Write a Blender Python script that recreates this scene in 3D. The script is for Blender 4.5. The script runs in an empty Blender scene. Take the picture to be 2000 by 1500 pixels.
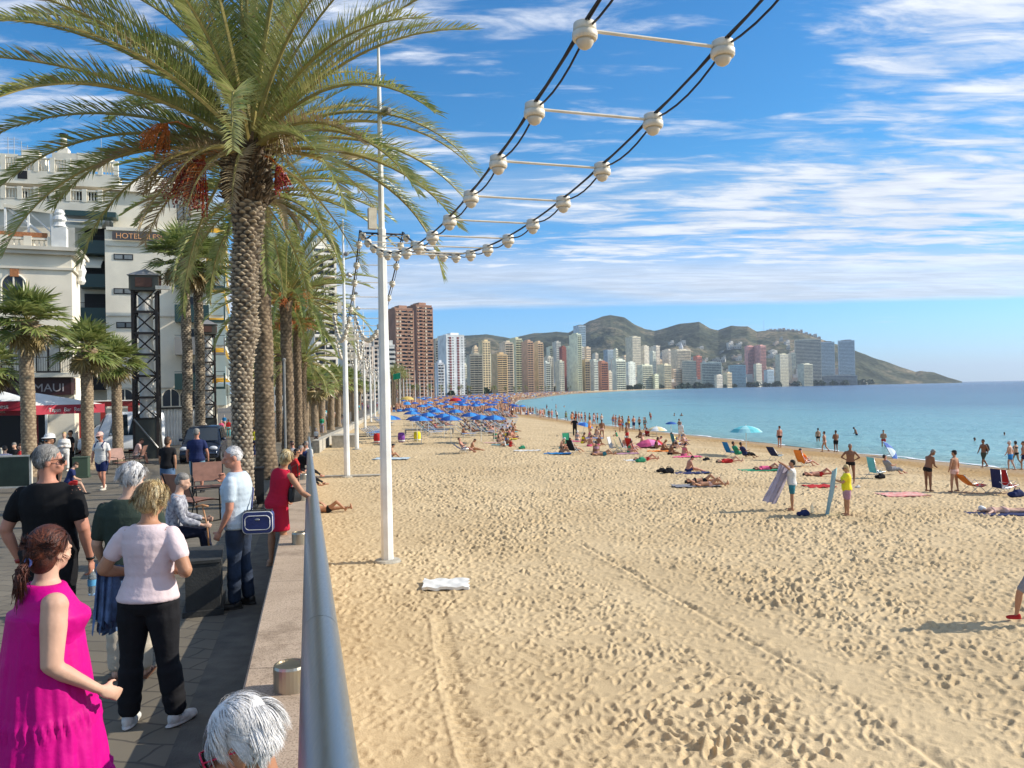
import bpy, bmesh, math, random
import numpy as np
from mathutils import Vector, Matrix, Euler
R = math.radians
random.seed(7)
rng = np.random.default_rng(7)
C = bpy.context.scene.collection
SC = bpy.context.scene

# ------------------------------------------------------------------ camera
CAM_Z = 5.5
ROLL = R(1.1); PITCH = math.atan(12/1500)
Rv = Vector((math.cos(ROLL), 0, -math.sin(ROLL)))
Fv0 = Vector((0, math.cos(PITCH), math.sin(PITCH)))
Uv = Rv.cross(Fv0).normalized()
Rv = Fv0.cross(Uv).normalized()
CAM = Vector((0, 0, CAM_Z))
camd = bpy.data.cameras.new("camera"); camo = bpy.data.objects.new("camera", camd); C.objects.link(camo)
camo.matrix_world = Matrix(((Rv.x, Uv.x, -Fv0.x, CAM.x), (Rv.y, Uv.y, -Fv0.y, CAM.y), (Rv.z, Uv.z, -Fv0.z, CAM.z), (0, 0, 0, 1)))
camd.sensor_width = 36; camd.lens = 36*1500/2000
camd.clip_start = 0.05; camd.clip_end = 60000
SC.camera = camo
# ------------------------------------------------------------------ exposure
SC.view_settings.view_transform = 'Standard'; SC.view_settings.look = 'None'
SC.view_settings.exposure = 0.3; SC.view_settings.gamma = 1
SC.cycles.max_bounces = 5; SC.cycles.diffuse_bounces = 2; SC.cycles.glossy_bounces = 3
SC.cycles.transmission_bounces = 4; SC.cycles.transparent_max_bounces = 8; SC.cycles.volume_bounces = 0
SC.cycles.caustics_reflective = False; SC.cycles.caustics_refractive = False
SC.cycles.use_denoising = True
# ------------------------------------------------------------------ sun
SUN_EL = R(32); SUN_AZ = math.atan2(2.6, 0.30)       # azimuth measured from +Y towards +X
sdir = Vector((math.sin(SUN_AZ)*math.cos(SUN_EL), math.cos(SUN_AZ)*math.cos(SUN_EL), math.sin(SUN_EL)))
sl = bpy.data.lights.new("sun", 'SUN'); sl.energy = 4.9; sl.angle = R(0.5); sl.color = (1, .93, .82)
so = bpy.data.objects.new("sun", sl); C.objects.link(so)
so.rotation_mode = 'QUATERNION'; so.rotation_quaternion = sdir.to_track_quat('Z', 'Y')
# ------------------------------------------------------------------ sky
W = bpy.data.worlds.new("World"); SC.world = W; W.use_nodes = True
nt = W.node_tree; N = nt.nodes; L = nt.links; N.clear()
def wn(t, **k):
    n = N.new(t)
    for a, b in k.items(): setattr(n, a, b)
    return n
def wmath(op, a, b=None, c=None, clamp=False):
    n = N.new('ShaderNodeMath'); n.operation = op; n.use_clamp = clamp
    for i, v in enumerate((a, b, c)):
        if v is None: continue
        if hasattr(v, 'links') or hasattr(v, 'is_linked'): L.new(v, n.inputs[i])
        else: n.inputs[i].default_value = v
    return n.outputs[0]
def wramp(v, a, b, lo=0., hi=1.):
    n = N.new('ShaderNodeMapRange'); n.interpolation_type = 'SMOOTHSTEP'; n.clamp = True
    L.new(v, n.inputs['Value'])
    n.inputs['From Min'].default_value = a; n.inputs['From Max'].default_value = b
    n.inputs['To Min'].default_value = lo; n.inputs['To Max'].default_value = hi
    return n.outputs[0]
tc = wn('ShaderNodeTexCoord'); sep = wn('ShaderNodeSeparateXYZ'); L.new(tc.outputs['Generated'], sep.inputs[0])
sx, sy, sz = sep.outputs
zc = wmath('ADD', wmath('MAXIMUM', sz, 0.0), 0.06)
ux = wmath('DIVIDE', sx, zc); uy = wmath('DIVIDE', sy, zc)
comb = wn('ShaderNodeCombineXYZ'); L.new(ux, comb.inputs[0]); L.new(uy, comb.inputs[1])
def wnoise(scale, rot, sxy, detail=8, rough=.6, dist=0., off=(0, 0, 0)):
    m = wn('ShaderNodeMapping'); m.inputs['Rotation'].default_value = (0, 0, R(rot)); m.inputs['Scale'].default_value = (sxy[0], sxy[1], 1)
    m.inputs['Location'].default_value = off
    L.new(comb.outputs[0], m.inputs[0])
    n = wn('ShaderNodeTexNoise'); L.new(m.outputs[0], n.inputs['Vector'])
    n.inputs['Scale'].default_value = scale; n.inputs['Detail'].default_value = detail
    n.inputs['Roughness'].default_value = rough; n.inputs['Distortion'].default_value = dist
    return n.outputs['Fac']
big = wnoise(.42, 25, (1, 1), 3, .5, .3, (3.1, 1.7, 0))
streak = wnoise(1.0, -28, (.75, 2.3), 9, .62, .7, (1.3, 4.2, 0))
ripple = wnoise(3.4, -50, (.8, 2.6), 6, .6, .5, (7, 2, 0))
mixn = wmath('ADD', wmath('MULTIPLY', streak, .52), wmath('MULTIPLY', ripple, .48))
# more cloud to the right (x/y) and in the low bank
az = wmath('DIVIDE', sx, wmath('MAXIMUM', sy, .05))
right = wramp(az, -.5, .4)
cov = wmath('ADD', wmath('MULTIPLY', wmath('SUBTRACT', big, .46), .5), wmath('MULTIPLY', right, .045))
hi_cl = wramp(wmath('ADD', mixn, wmath('SUBTRACT', cov, .02)), .45, .63)
elev = wmath('DIVIDE', sz, wmath('MAXIMUM', sy, .05))
wob = wmath('MULTIPLY', wmath('SUBTRACT', wnoise(.5, 0, (1, .2), 3, .5), .5), .018)
el2 = wmath('ADD', elev, wob)
bank = wmath('MULTIPLY', wramp(el2, .103, .113), wramp(el2, .20, .135))
bankn = wmath('MULTIPLY', bank, wramp(wnoise(.8, 0, (.5, 1.), 7, .6, .5, (5, 5, 0)), .25, .55, .35, .88))
band2 = wmath('MULTIPLY', wramp(el2, .20, .235), wramp(el2, .31, .25))
bankn = wmath('MAXIMUM', bankn, wmath('MULTIPLY', wmath('MULTIPLY', band2, right), wramp(mixn, .36, .6, .0, .85)))
hi_cl = wmath('MULTIPLY', hi_cl, wramp(el2, .10, .17))
thin = wmath('MULTIPLY', wmath('MULTIPLY', wramp(el2, .072, .078), wramp(el2, .092, .082)), wramp(wnoise(1.1, 8, (.7, 3.), 5, .5, .2, (9, 1, 0)), .56, .66, 0, .35))
cl = wmath('MAXIMUM', wmath('MAXIMUM', hi_cl, bankn), thin)
cl = wmath('MULTIPLY', cl, .93)
sky = wn('ShaderNodeTexSky', sky_type='NISHITA'); sky.sun_disc = False
sky.sun_elevation = SUN_EL; sky.sun_rotation = SUN_AZ; sky.air_density = 1.0; sky.dust_density = .1; sky.ozone_density = 2.0
hsv = wn('ShaderNodeHueSaturation'); hsv.inputs['Saturation'].default_value = 1.36; hsv.inputs['Value'].default_value = 1.14; L.new(sky.outputs[0], hsv.inputs['Color'])
tint = wn('ShaderNodeMix'); tint.data_type = 'RGBA'; tint.blend_type = 'MULTIPLY'; tint.inputs['Factor'].default_value = 1
L.new(hsv.outputs[0], tint.inputs['A']); tramp = wn('ShaderNodeValToRGB'); L.new(wmath('MULTIPLY', sz, 2.0), tramp.inputs[0]); tramp.color_ramp.elements[0].color = (.50, .80, 1.45, 1); tramp.color_ramp.elements[1].color = (.56, 1.08, 1.2, 1); tramp.color_ramp.elements[1].position = .5
L.new(tramp.outputs[0], tint.inputs['B'])
shade = wramp(mixn, .35, .7, 5.6, 8.6)
cc = wn('ShaderNodeVectorMath', operation='SCALE'); cc.inputs[0].default_value = (1.0, 1.04, 1.12); L.new(shade, cc.inputs['Scale'])
mx = wn('ShaderNodeMix'); mx.data_type = 'RGBA'; L.new(cl, mx.inputs['Factor']); L.new(tint.outputs['Result'], mx.inputs['A']); L.new(cc.outputs[0], mx.inputs['B'])
bg = wn('ShaderNodeBackground'); L.new(mx.outputs['Result'], bg.inputs[0]); bg.inputs[1].default_value = 0.1
ow = wn('ShaderNodeOutputWorld'); L.new(bg.outputs[0], ow.inputs[0])

# ------------------------------------------------------------------ pixel <-> world (for laying out, in photo pixels)
def ray(px, py):
    d = Fv0 + Rv*((px-1000)/1500) + Uv*((750-py)/1500)
    return d/d.y
def P(px, py, D):
    return CAM + ray(px, py)*D
def hor(px): return 762 - 0.0192*(px-1000)
def sstep(a, b, x):
    t = np.clip((x-a)/(b-a), 0, 1); return t*t*(3-2*t)
# wall / promenade line x as function of depth
_wy = [-30, 0, 50, 80, 120, 200, 300, 400, 500, 600, 825, 1200, 1600, 2600, 4000]
_wx = [8.1, .045, -13.3, -17.4, -22.8, -34, -42, -44, -40, -32, 5, 90, 225, 590, 1480]
def wall_x(y): return np.interp(y, _wy, _wx)
def prom_z(y): return CAM_Z - np.interp(y, [-30, 0, 50, 75, 400], [2.03, 2.03, 3.68, 3.95, 4.3])
_sy = [-30, 0, 48, 60, 72, 87, 116, 138, 168, 217, 300, 412, 825, 1600, 2600, 4000]
_sxx = [75, 55, 31, 27, 24.5, 20, 13.5, 9.2, 5.6, 1.7, .5, 4, 60, 250, 620, 1500]
def shore_x(y): return np.interp(y, _sy, _sxx)
def sand_z(x, y):
    wx = wall_x(y)+.6; t = np.clip((x-wx)/(shore_x(y)-wx), -.2, 2.5)
    top = np.interp(y, [0, 40, 60, 80], [1.28, 1.28, 1.5, 1.5])
    base = np.interp(t, [-.2, 0, .35, .6, .85, 1.0, 1.1, 2.5], [0, 0, .05, .3, .65, 1.0, 1.12, 2.2])
    return top*(1-base)
def ground(px, py, surf='sand'):
    r = ray(px, py); D = 12.
    f = (lambda p: float(sand_z(p.x, p.y))) if surf == 'sand' else ((lambda p: 0.0) if surf == 'sea' else (lambda p: float(prom_z(p.y))))
    lo, hi = 1.0, 6000.
    for _ in range(60):
        m = (lo+hi)/2; p = CAM + r*m
        if p.z > f(p): lo = m
        else: hi = m
    return CAM + r*((lo+hi)/2)

# ------------------------------------------------------------------ mesh builder
class MB:
    def __init__(s): s.v = []; s.f = []; s.m = []
    def add(s, vs, fs, mi=0):
        o = len(s.v); s.v.extend([tuple(v) for v in vs]); s.f.extend([tuple(i+o for i in f) for f in fs]); s.m.extend([mi]*len(fs)); return s
    def box(s, c, d, rz=0, mi=0, M=None):
        x, y, z = d[0]/2, d[1]/2, d[2]/2
        vs = [Vector((a*x, b*y, e*z)) for a in (-1, 1) for b in (-1, 1) for e in (-1, 1)]
        if M is not None: vs = [M @ v + Vector(c) for v in vs]
        else:
            cr, sr = math.cos(rz), math.sin(rz)
            vs = [Vector((v.x*cr-v.y*sr+c[0], v.x*sr+v.y*cr+c[1], v.z+c[2])) for v in vs]
        return s.add(vs, [(0, 1, 3, 2), (4, 6, 7, 5), (0, 4, 5, 1), (2, 3, 7, 6), (0, 2, 6, 4), (1, 5, 7, 3)], mi)
    def box2(s, a, b, mi=0):
        return s.box([(a[i]+b[i])/2 for i in range(3)], [abs(b[i]-a[i]) for i in range(3)], 0, mi)
    def tube(s, pts, rs, n=8, mi=0, cap=True):
        pts = [Vector(p) for p in pts]
        if not hasattr(rs, '__len__'): rs = [rs]*len(pts)
        vs = []; fs = []; u = None
        for i, p in enumerate(pts):
            t = (pts[min(i+1, len(pts)-1)]-pts[max(i-1, 0)])
            t = t.normalized() if t.length > 1e-9 else Vector((0, 0, 1))
            if u is None:
                u = t.cross(Vector((0, 0, 1)))
                if u.length < .05: u = Vector((1, 0, 0))
            u = (u - t*u.dot(t)).normalized(); w = t.cross(u)
            for k in range(n):
                a = 2*math.pi*k/n; vs.append(p + (u*math.cos(a)+w*math.sin(a))*rs[i])
        for i in range(len(pts)-1):
            for k in range(n): fs.append((i*n+k, i*n+(k+1) % n, (i+1)*n+(k+1) % n, (i+1)*n+k))
        if cap: fs += [tuple(range(n))[::-1], tuple((len(pts)-1)*n+k for k in range(n))]
        return s.add(vs, fs, mi)
    def lathe(s, c, prof, n=16, mi=0, sx=1, sy=1):
        vs = [(c[0]+r*math.cos(2*math.pi*k/n)*sx, c[1]+r*math.sin(2*math.pi*k/n)*sy, c[2]+z) for r, z in prof for k in range(n)]
        fs = [(i*n+k, i*n+(k+1) % n, (i+1)*n+(k+1) % n, (i+1)*n+k) for i in range(len(prof)-1) for k in range(n)]
        fs += [tuple(range(n))[::-1], tuple((len(prof)-1)*n+k for k in range(n))]
        return s.add(vs, fs, mi)
    def loft(s, rings, mi=0, cap=True):
        n = len(rings[0]); vs = [v for r in rings for v in r]
        fs = [(i*n+k, i*n+(k+1) % n, (i+1)*n+(k+1) % n, (i+1)*n+k) for i in range(len(rings)-1) for k in range(n)]
        if cap: fs += [tuple(range(n))[::-1], tuple((len(rings)-1)*n+k for k in range(n))]
        return s.add(vs, fs, mi)
    def ell(s, c, r, M=None, n=12, m=8, mi=0):
        c = Vector(c); vs = []
        for i in range(m+1):
            th = math.pi*(i+.02)/(m+.04)
            for k in range(n):
                a = 2*math.pi*k/n; v = Vector((r[0]*math.sin(th)*math.cos(a), r[1]*math.sin(th)*math.sin(a), -r[2]*math.cos(th)))
                vs.append(c + (M @ v if M is not None else v))
        fs = [(i*n+k, i*n+(k+1) % n, (i+1)*n+(k+1) % n, (i+1)*n+k) for i in range(m) for k in range(n)]
        fs += [tuple(range(n))[::-1], tuple(m*n+k for k in range(n))]
        return s.add(vs, fs, mi)
    def quad(s, a, b, c, d, mi=0): return s.add([a, b, c, d], [(0, 1, 2, 3)], mi)
    def grid(s, P2, mi=0):
        h = len(P2); w = len(P2[0]); vs = [p for r in P2 for p in r]
        return s.add(vs, [(i*w+j, i*w+j+1, (i+1)*w+j+1, (i+1)*w+j) for i in range(h-1) for j in range(w-1)], mi)
    def mesh(s, name, mats, smooth=False):
        me = bpy.data.meshes.new(name); me.from_pydata(s.v, [], s.f)
        for m in (mats if isinstance(mats, (list, tuple)) else [mats]): me.materials.append(m)
        if any(s.m): me.polygons.foreach_set('material_index', s.m)
        if smooth: me.polygons.foreach_set('use_smooth', [True]*len(me.polygons))
        me.update(); return me
    def build(s, name, mats, parent=None, smooth=False, loc=None, rz=0):
        o = bpy.data.objects.new(name, s.mesh(name, mats, smooth)); C.objects.link(o)
        if parent is not None: o.parent = parent
        if loc is not None: o.location = loc
        o.rotation_euler.z = rz
        return o
def link(name, me, parent=None, loc=None, rz=0, sc=None):
    o = bpy.data.objects.new(name, me); C.objects.link(o)
    if parent is not None: o.parent = parent
    if loc is not None: o.location = loc
    o.rotation_euler.z = rz
    if sc is not None: o.scale = (sc, sc, sc) if not hasattr(sc, '__len__') else sc
    return o
def empty(name, loc=(0, 0, 0), rz=0):
    o = bpy.data.objects.new(name, None); C.objects.link(o); o.location = loc; o.rotation_euler.z = rz; o.empty_display_size = .2; return o
def tag(o, label=None, cat=None, group=None, kind=None):
    for k, v in (('label', label), ('category', cat), ('group', group), ('kind', kind)):
        if v is not None: o[k] = v
    return o
def copy_tree(o, parent=None):
    c = o.copy(); C.objects.link(c); c.parent = parent
    for ch in list(o.children): copy_tree(ch, c)
    return c

# ------------------------------------------------------------------ materials
_mc = {}
def mat(name, col, rough=.6, metal=0., var=.0, vs=4., bump=0., bs=40., col2=None, spec=.5, sub=0., obj=True, bdist=.02, alpha=1., trans=0., emit=None):
    if name in _mc: return _mc[name]
    m = bpy.data.materials.new(name); m.use_nodes = True; nt = m.node_tree; n = nt.nodes; l = nt.links
    b = n['Principled BSDF']; b.inputs['Roughness'].default_value = rough; b.inputs['Metallic'].default_value = metal
    b.inputs['Specular IOR Level'].default_value = spec
    if alpha < 1: b.inputs['Alpha'].default_value = alpha
    if trans: b.inputs['Transmission Weight'].default_value = trans
    if emit: b.inputs['Emission Color'].default_value = (*emit[0], 1); b.inputs['Emission Strength'].default_value = emit[1]
    tcn = n.new('ShaderNodeTexCoord'); src = tcn.outputs['Object']
    b.inputs['Base Color'].default_value = (*col, 1)
    if var or col2:
        no = n.new('ShaderNodeTexNoise'); no.inputs['Scale'].default_value = vs; no.inputs['Detail'].default_value = 5; l.new(src, no.inputs['Vector'])
        mr = n.new('ShaderNodeMapRange'); mr.inputs['From Min'].default_value = .32; mr.inputs['From Max'].default_value = .68; l.new(no.outputs['Fac'], mr.inputs['Value'])
        mx = n.new('ShaderNodeMix'); mx.data_type = 'RGBA'; l.new(mr.outputs[0], mx.inputs['Factor'])
        c2 = col2 if col2 else tuple(c*(1-var) for c in col); c1 = col if col2 else tuple(min(1, c*(1+var*.6)) for c in col)
        mx.inputs['A'].default_value = (*c1, 1); mx.inputs['B'].default_value = (*c2, 1)
        l.new(mx.outputs['Result'], b.inputs['Base Color'])
    if bump:
        nb = n.new('ShaderNodeTexNoise'); nb.inputs['Scale'].default_value = bs; nb.inputs['Detail'].default_value = 6; l.new(src, nb.inputs['Vector'])
        bp = n.new('ShaderNodeBump'); bp.inputs['Strength'].default_value = bump; bp.inputs['Distance'].default_value = bdist; l.new(nb.outputs['Fac'], bp.inputs['Height']); l.new(bp.outputs[0], b.inputs['Normal'])
    _mc[name] = m; return m
# ------------------------------------------------------------------ sand with footprints
TS = 26.0; TN = 1300
def foot_tile(seed, count):
    g = np.random.default_rng(seed); H = np.zeros((TN, TN), np.float32); px = TS/TN
    w = 30; yy, xx = np.mgrid[-w:w+1, -w:w+1]*px
    for i in range(count):
        cx, cy = g.random(2)*TN; a = g.normal(.5, .9); ln = g.uniform(.07, .14); wd = g.uniform(.035, .062); dp = g.uniform(.018, .06)
        ca, sa = math.cos(a), math.sin(a); u = (xx*ca+yy*sa)/ln; v = (-xx*sa+yy*ca)/(wd*(1+.25*np.tanh((xx*ca+yy*sa)/ln)))
        r2 = u*u+v*v
        st = -dp*np.exp(-r2**1.6) + dp*.5*np.exp(-(np.sqrt(r2)-1.65)**2*5)*(1+.6*u)
        ix = (int(cx)+np.arange(-w, w+1)) % TN; iy = (int(cy)+np.arange(-w, w+1)) % TN
        sub = H[np.ix_(iy, ix)]
        mask = np.exp(-r2**1.6)
        H[np.ix_(iy, ix)] = sub*(1-.75*mask) + st
    return H
def smp(H, x, y):
    u = (x/TS*TN) % TN; v = (y/TS*TN) % TN; i = u.astype(int) % TN; j = v.astype(int) % TN; fu = u-np.floor(u); fv = v-np.floor(v); i1 = (i+1) % TN; j1 = (j+1) % TN
    return (H[j, i]*(1-fu)*(1-fv)+H[j, i1]*fu*(1-fv)+H[j1, i]*(1-fu)*fv+H[j1, i1]*fu*fv)
T1 = foot_tile(3, 13000); T2 = foot_tile(5, 9000)
def vnoise(x, y, seed, sc):
    g = np.random.default_rng(seed); G = g.random((64, 64)); x = x/sc; y = y/sc
    i = np.floor(x).astype(int); j = np.floor(y).astype(int); fx = x-i; fy = y-j; fx = fx*fx*(3-2*fx); fy = fy*fy*(3-2*fy)
    a = G[j % 64, i % 64]; b = G[j % 64, (i+1) % 64]; c = G[(j+1) % 64, i % 64]; d = G[(j+1) % 64, (i+1) % 64]
    return (a*(1-fx)+b*fx)*(1-fy)+(c*(1-fx)+d*fx)*fy
# drag mark, ridges and tyre track drawn on the beach plan
gA = ground(1130, 1060); gB = ground(1660, 1360); gC = ground(1930, 1560)
tA = ground(838, 1200); tB = ground(858, 1350); tC = ground(890, 1480); tD = ground(960, 1640)
rA = ground(1500, 1230); rB = ground(1850, 1440); rC = ground(2000, 1540)
def polydist(x, y, pts):
    best = np.full(x.shape, 1e9); sgn = np.zeros(x.shape); al = np.zeros(x.shape); acc = 0
    for a, b in zip(pts[:-1], pts[1:]):
        dx, dy = b.x-a.x, b.y-a.y; L2 = dx*dx+dy*dy; t = ((x-a.x)*dx+(y-a.y)*dy)/L2; tcl = np.clip(t, 0, 1)
        ex = x-(a.x+tcl*dx); ey = y-(a.y+tcl*dy); d = np.hypot(ex, ey); k = d < best
        best = np.where(k, d, best); sgn = np.where(k, np.sign(ex*dy-ey*dx), sgn); al = np.where(k, acc+tcl*math.sqrt(L2), al); acc += math.sqrt(L2)
    return best*sgn, al
def sand_h(x, y):
    d = np.hypot(x, y)
    f = smp(T1, x*1.22, y*1.22)*.85 + smp(T2, x*.92-y*.69+3, x*.69+y*.92+7)*.68
    n1 = vnoise(x, y, 1, 3.1); n2 = vnoise(x, y, 2, 1.1); n3 = vnoise(x, y, 3, .45)
    wx = wall_x(y); near = sstep(0, 6, x-wx)
    amp = (.6+.4*sstep(.3, .7, n1))*(.45+.55*near)
    # smoother swept lanes
    dg, al = polydist(x, y, [gA, gB, gC]); lane = np.exp(-((np.abs(dg)-.6)/.5)**2)*.62
    dr, _ = polydist(x, y, [rA, rB, rC]); lane = np.maximum(lane, np.exp(-(dr/.35)**2)*.75)
    wetline = (shore_x(y)-x)/(shore_x(y)-wx); amp = amp*(.25+.75*sstep(.06, .2, wetline))
    h = f*amp*(1-lane) + (n1-.5)*.04 + (n2-.5)*.015*near + (n3-.5)*.008
    dd = dg+.05*(n2-.5)
    h += (-.045*np.exp(-(dd/.07)**2)+.03*np.exp(-((dd-.13)/.07)**2))*sstep(-.01, .5, al)*(dg != 0)*(.35+.9*n3)
    dt, al = polydist(x, y, [tA, tB, tC, tD]); on = np.where((al > .02), 1., 0.)
    h += on*(.012*np.exp(-(dt/.03)**2) - .026*np.exp(-((dt+.22)/.14)**4)*(1+np.sin(al*2*math.pi/.14+dt*6)))
    return h*.95
def np_mesh(name, X, Y, Z, m, smooth=True):
    h, w = X.shape; me = bpy.data.meshes.new(name); me.vertices.add(h*w)
    me.vertices.foreach_set('co', np.stack([X, Y, Z], -1).astype(np.float32).ravel())
    idx = np.arange(h*w).reshape(h, w); q = np.stack([idx[:-1, :-1], idx[:-1, 1:], idx[1:, 1:], idx[1:, :-1]], -1).reshape(-1, 4)
    me.loops.add(q.size); me.loops.foreach_set('vertex_index', q.ravel().astype(np.int32)); me.polygons.add(len(q))
    me.polygons.foreach_set('loop_start', np.arange(0, q.size, 4, dtype=np.int32)); me.polygons.foreach_set('loop_total', np.full(len(q), 4, np.int32))
    me.polygons.foreach_set('use_smooth', np.full(len(q), smooth)); me.materials.append(m); me.update(calc_edges=True); me.validate()
    o = bpy.data.objects.new(name, me); C.objects.link(o); return o
def sand_material():
    m = bpy.data.materials.new('sand'); m.use_nodes = True; nt = m.node_tree; n = nt.nodes; l = nt.links; b = n['Principled BSDF']
    b.inputs['Roughness'].default_value = .95; b.inputs['Specular IOR Level'].default_value = .15
    g = n.new('ShaderNodeNewGeometry'); s = n.new('ShaderNodeSeparateXYZ'); l.new(g.outputs['Position'], s.inputs[0])
    no = n.new('ShaderNodeTexNoise'); no.inputs['Scale'].default_value = .35; no.inputs['Detail'].default_value = 8; l.new(g.outputs['Position'], no.inputs['Vector'])
    cr = n.new('ShaderNodeValToRGB'); cr.color_ramp.elements[0].position = .3; cr.color_ramp.elements[1].position = .7
    cr.color_ramp.elements[0].color = (.53, .395, .225, 1); cr.color_ramp.elements[1].color = (.645, .495, .295, 1); l.new(no.outputs['Fac'], cr.inputs[0])
    # damp sand by the water line, by height above the sea
    nz = n.new('ShaderNodeTexNoise'); nz.inputs['Scale'].default_value = .25; l.new(g.outputs['Position'], nz.inputs['Vector'])
    ad = n.new('ShaderNodeMath'); ad.operation = 'MULTIPLY_ADD'; l.new(nz.outputs['Fac'], ad.inputs[0]); ad.inputs[1].default_value = .35; l.new(s.outputs[2], ad.inputs[2])
    mr = n.new('ShaderNodeMapRange'); mr.inputs['From Min'].default_value = .98; mr.inputs['From Max'].default_value = .74; l.new(ad.outputs[0], mr.inputs['Value'])
    mx = n.new('ShaderNodeMix'); mx.data_type = 'RGBA'; l.new(mr.outputs[0], mx.inputs['Factor']); l.new(cr.outputs[0], mx.inputs['A']); mx.inputs['B'].default_value = (.40, .255, .11, 1)
    fine = n.new('ShaderNodeTexNoise'); fine.inputs['Scale'].default_value = 45; fine.inputs['Detail'].default_value = 4; l.new(g.outputs['Position'], fine.inputs['Vector'])
    mf = n.new('ShaderNodeMix'); mf.data_type = 'RGBA'; mf.blend_type = 'MULTIPLY'; mf.inputs['Factor'].default_value = .35; l.new(mx.outputs['Result'], mf.inputs['A'])
    fr = n.new('ShaderNodeValToRGB'); fr.color_ramp.elements[0].position = .3; fr.color_ramp.elements[0].color = (.6, .6, .6, 1); fr.color_ramp.elements[1].position = .65; l.new(fine.outputs['Fac'], fr.inputs[0]); l.new(fr.outputs[0], mf.inputs['B'])
    l.new(mf.outputs['Result'], b.inputs['Base Color'])
    mr2 = n.new('ShaderNodeMapRange'); mr2.inputs['From Min'].default_value = .7; mr2.inputs['From Max'].default_value = .5; mr2.inputs['To Min'].default_value = .95; mr2.inputs['To Max'].default_value = .45; l.new(ad.outputs[0], mr2.inputs['Value']); l.new(mr2.outputs[0], b.inputs['Roughness'])
    bp = n.new('ShaderNodeBump'); bp.inputs['Strength'].default_value = .5; bp.inputs['Distance'].default_value = .02; l.new(fine.outputs['Fac'], bp.inputs['Height'])
    vo = n.new('ShaderNodeTexVoronoi'); vo.inputs['Scale'].default_value = 2.6; l.new(g.outputs['Position'], vo.inputs['Vector'])
    bp2 = n.new('ShaderNodeBump'); bp2.inputs['Strength'].default_value = .35; bp2.inputs['Distance'].default_value = .06; l.new(vo.outputs['Distance'], bp2.inputs['Height']); l.new(bp.outputs[0], bp2.inputs['Normal'])
    l.new(bp2.outputs[0], b.inputs['Normal']); return m
M_SAND = sand_material()
FINE = True
na, nr = (1250, 1050) if FINE else (500, 420)
ang = np.linspace(R(-30), R(44), na); rad = 4.2*np.exp(np.linspace(0, math.log(130/4.2), nr))
A, D_ = np.meshgrid(ang, rad); X = D_*np.sin(A); Y = D_*np.cos(A)
wxx = wall_x(Y)+.0; X = np.maximum(X, wxx)
Z = sand_z(X, Y) + sand_h(X, Y)
tag(np_mesh('sand', X, Y, Z, M_SAND), kind='structure')
# rest of the beach, coarse: behind, beside and far along the bay (sits under the fine sheet where they overlap)
ys = np.concatenate([np.linspace(-25, 100, 40), np.linspace(110, 800, 70), np.linspace(840, 4000, 60)]); ts = np.linspace(-.2, 1.6, 40)
YY, TT = np.meshgrid(ys, ts, indexing='ij'); wx = wall_x(YY)+.0; sxv = shore_x(YY); XX = wx+np.clip(TT, 0, 9)*(sxv-wx)
ZZ = sand_z(XX, YY)
Fm = (np.hypot(XX, YY) < 128) & (YY > 1)
tag(np_mesh('far_sand', XX, YY, ZZ-.12*Fm-.02, M_SAND), kind='structure')
def sheet(name, pts, m, z=None):
    b = MB(); b.add(pts, [tuple(range(len(pts)))]); return tag(b.build(name, m), kind='structure')
# ------------------------------------------------------------------ sea
def sea_material():
    m = bpy.data.materials.new('sea_water'); m.use_nodes = True; nt = m.node_tree; n = nt.nodes; l = nt.links; b = n['Principled BSDF']
    b.inputs['Roughness'].default_value = .24; b.inputs['IOR'].default_value = 1.33; b.inputs['Specular IOR Level'].default_value = .4
    g = n.new('ShaderNodeNewGeometry'); at = n.new('ShaderNodeAttribute'); at.attribute_name = 'depth'
    no = n.new('ShaderNodeTexNoise'); no.inputs['Scale'].default_value = .012; no.inputs['Detail'].default_value = 4; l.new(g.outputs['Position'], no.inputs['Vector'])
    ad = n.new('ShaderNodeMath'); ad.operation = 'MULTIPLY_ADD'; l.new(no.outputs['Fac'], ad.inputs[0]); ad.inputs[1].default_value = .2; l.new(at.outputs['Fac'], ad.inputs[2])
    cr = n.new('ShaderNodeValToRGB'); e = cr.color_ramp.elements; e[0].position = .0; e[0].color = (.30, .27, .16, 1); e[1].position = 1; e[1].color = (.03, .085, .17, 1)
    for p, c in ((.085, (.30, .28, .17)), (.115, (.20, .33, .28)), (.2, (.20, .42, .42)), (.38, (.15, .36, .40)), (.55, (.07, .18, .26)), (.75, (.04, .10, .19))):
        x = e.new(p); x.color = (*c, 1)
    l.new(ad.outputs[0], cr.inputs[0]); l.new(cr.outputs[0], b.inputs['Base Color'])
    mp = n.new('ShaderNodeMapping'); mp.inputs['Scale'].default_value = (.6, 1.3, 1); mp.inputs['Rotation'].default_value = (0, 0, R(20)); l.new(g.outputs['Position'], mp.inputs[0])
    w1 = n.new('ShaderNodeTexNoise'); w1.inputs['Scale'].default_value = 1.3; w1.inputs['Detail'].default_value = 7; w1.inputs['Roughness'].default_value = .55; l.new(mp.outputs[0], w1.inputs['Vector'])
    w2 = n.new('ShaderNodeTexNoise'); w2.inputs['Scale'].default_value = .16; w2.inputs['Detail'].default_value = 3; l.new(mp.outputs[0], w2.inputs['Vector'])
    am = n.new('ShaderNodeMath'); am.operation = 'MULTIPLY_ADD'; l.new(w2.outputs['Fac'], am.inputs[0]); am.inputs[1].default_value = 1.6; l.new(w1.outputs['Fac'], am.inputs[2])
    bp = n.new('ShaderNodeBump'); bp.inputs['Strength'].default_value = 1.; bp.inputs['Distance'].default_value = .6; l.new(am.outputs[0], bp.inputs['Height']); l.new(bp.outputs[0], b.inputs['Normal'])
    return m
M_SEA = sea_material()
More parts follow.
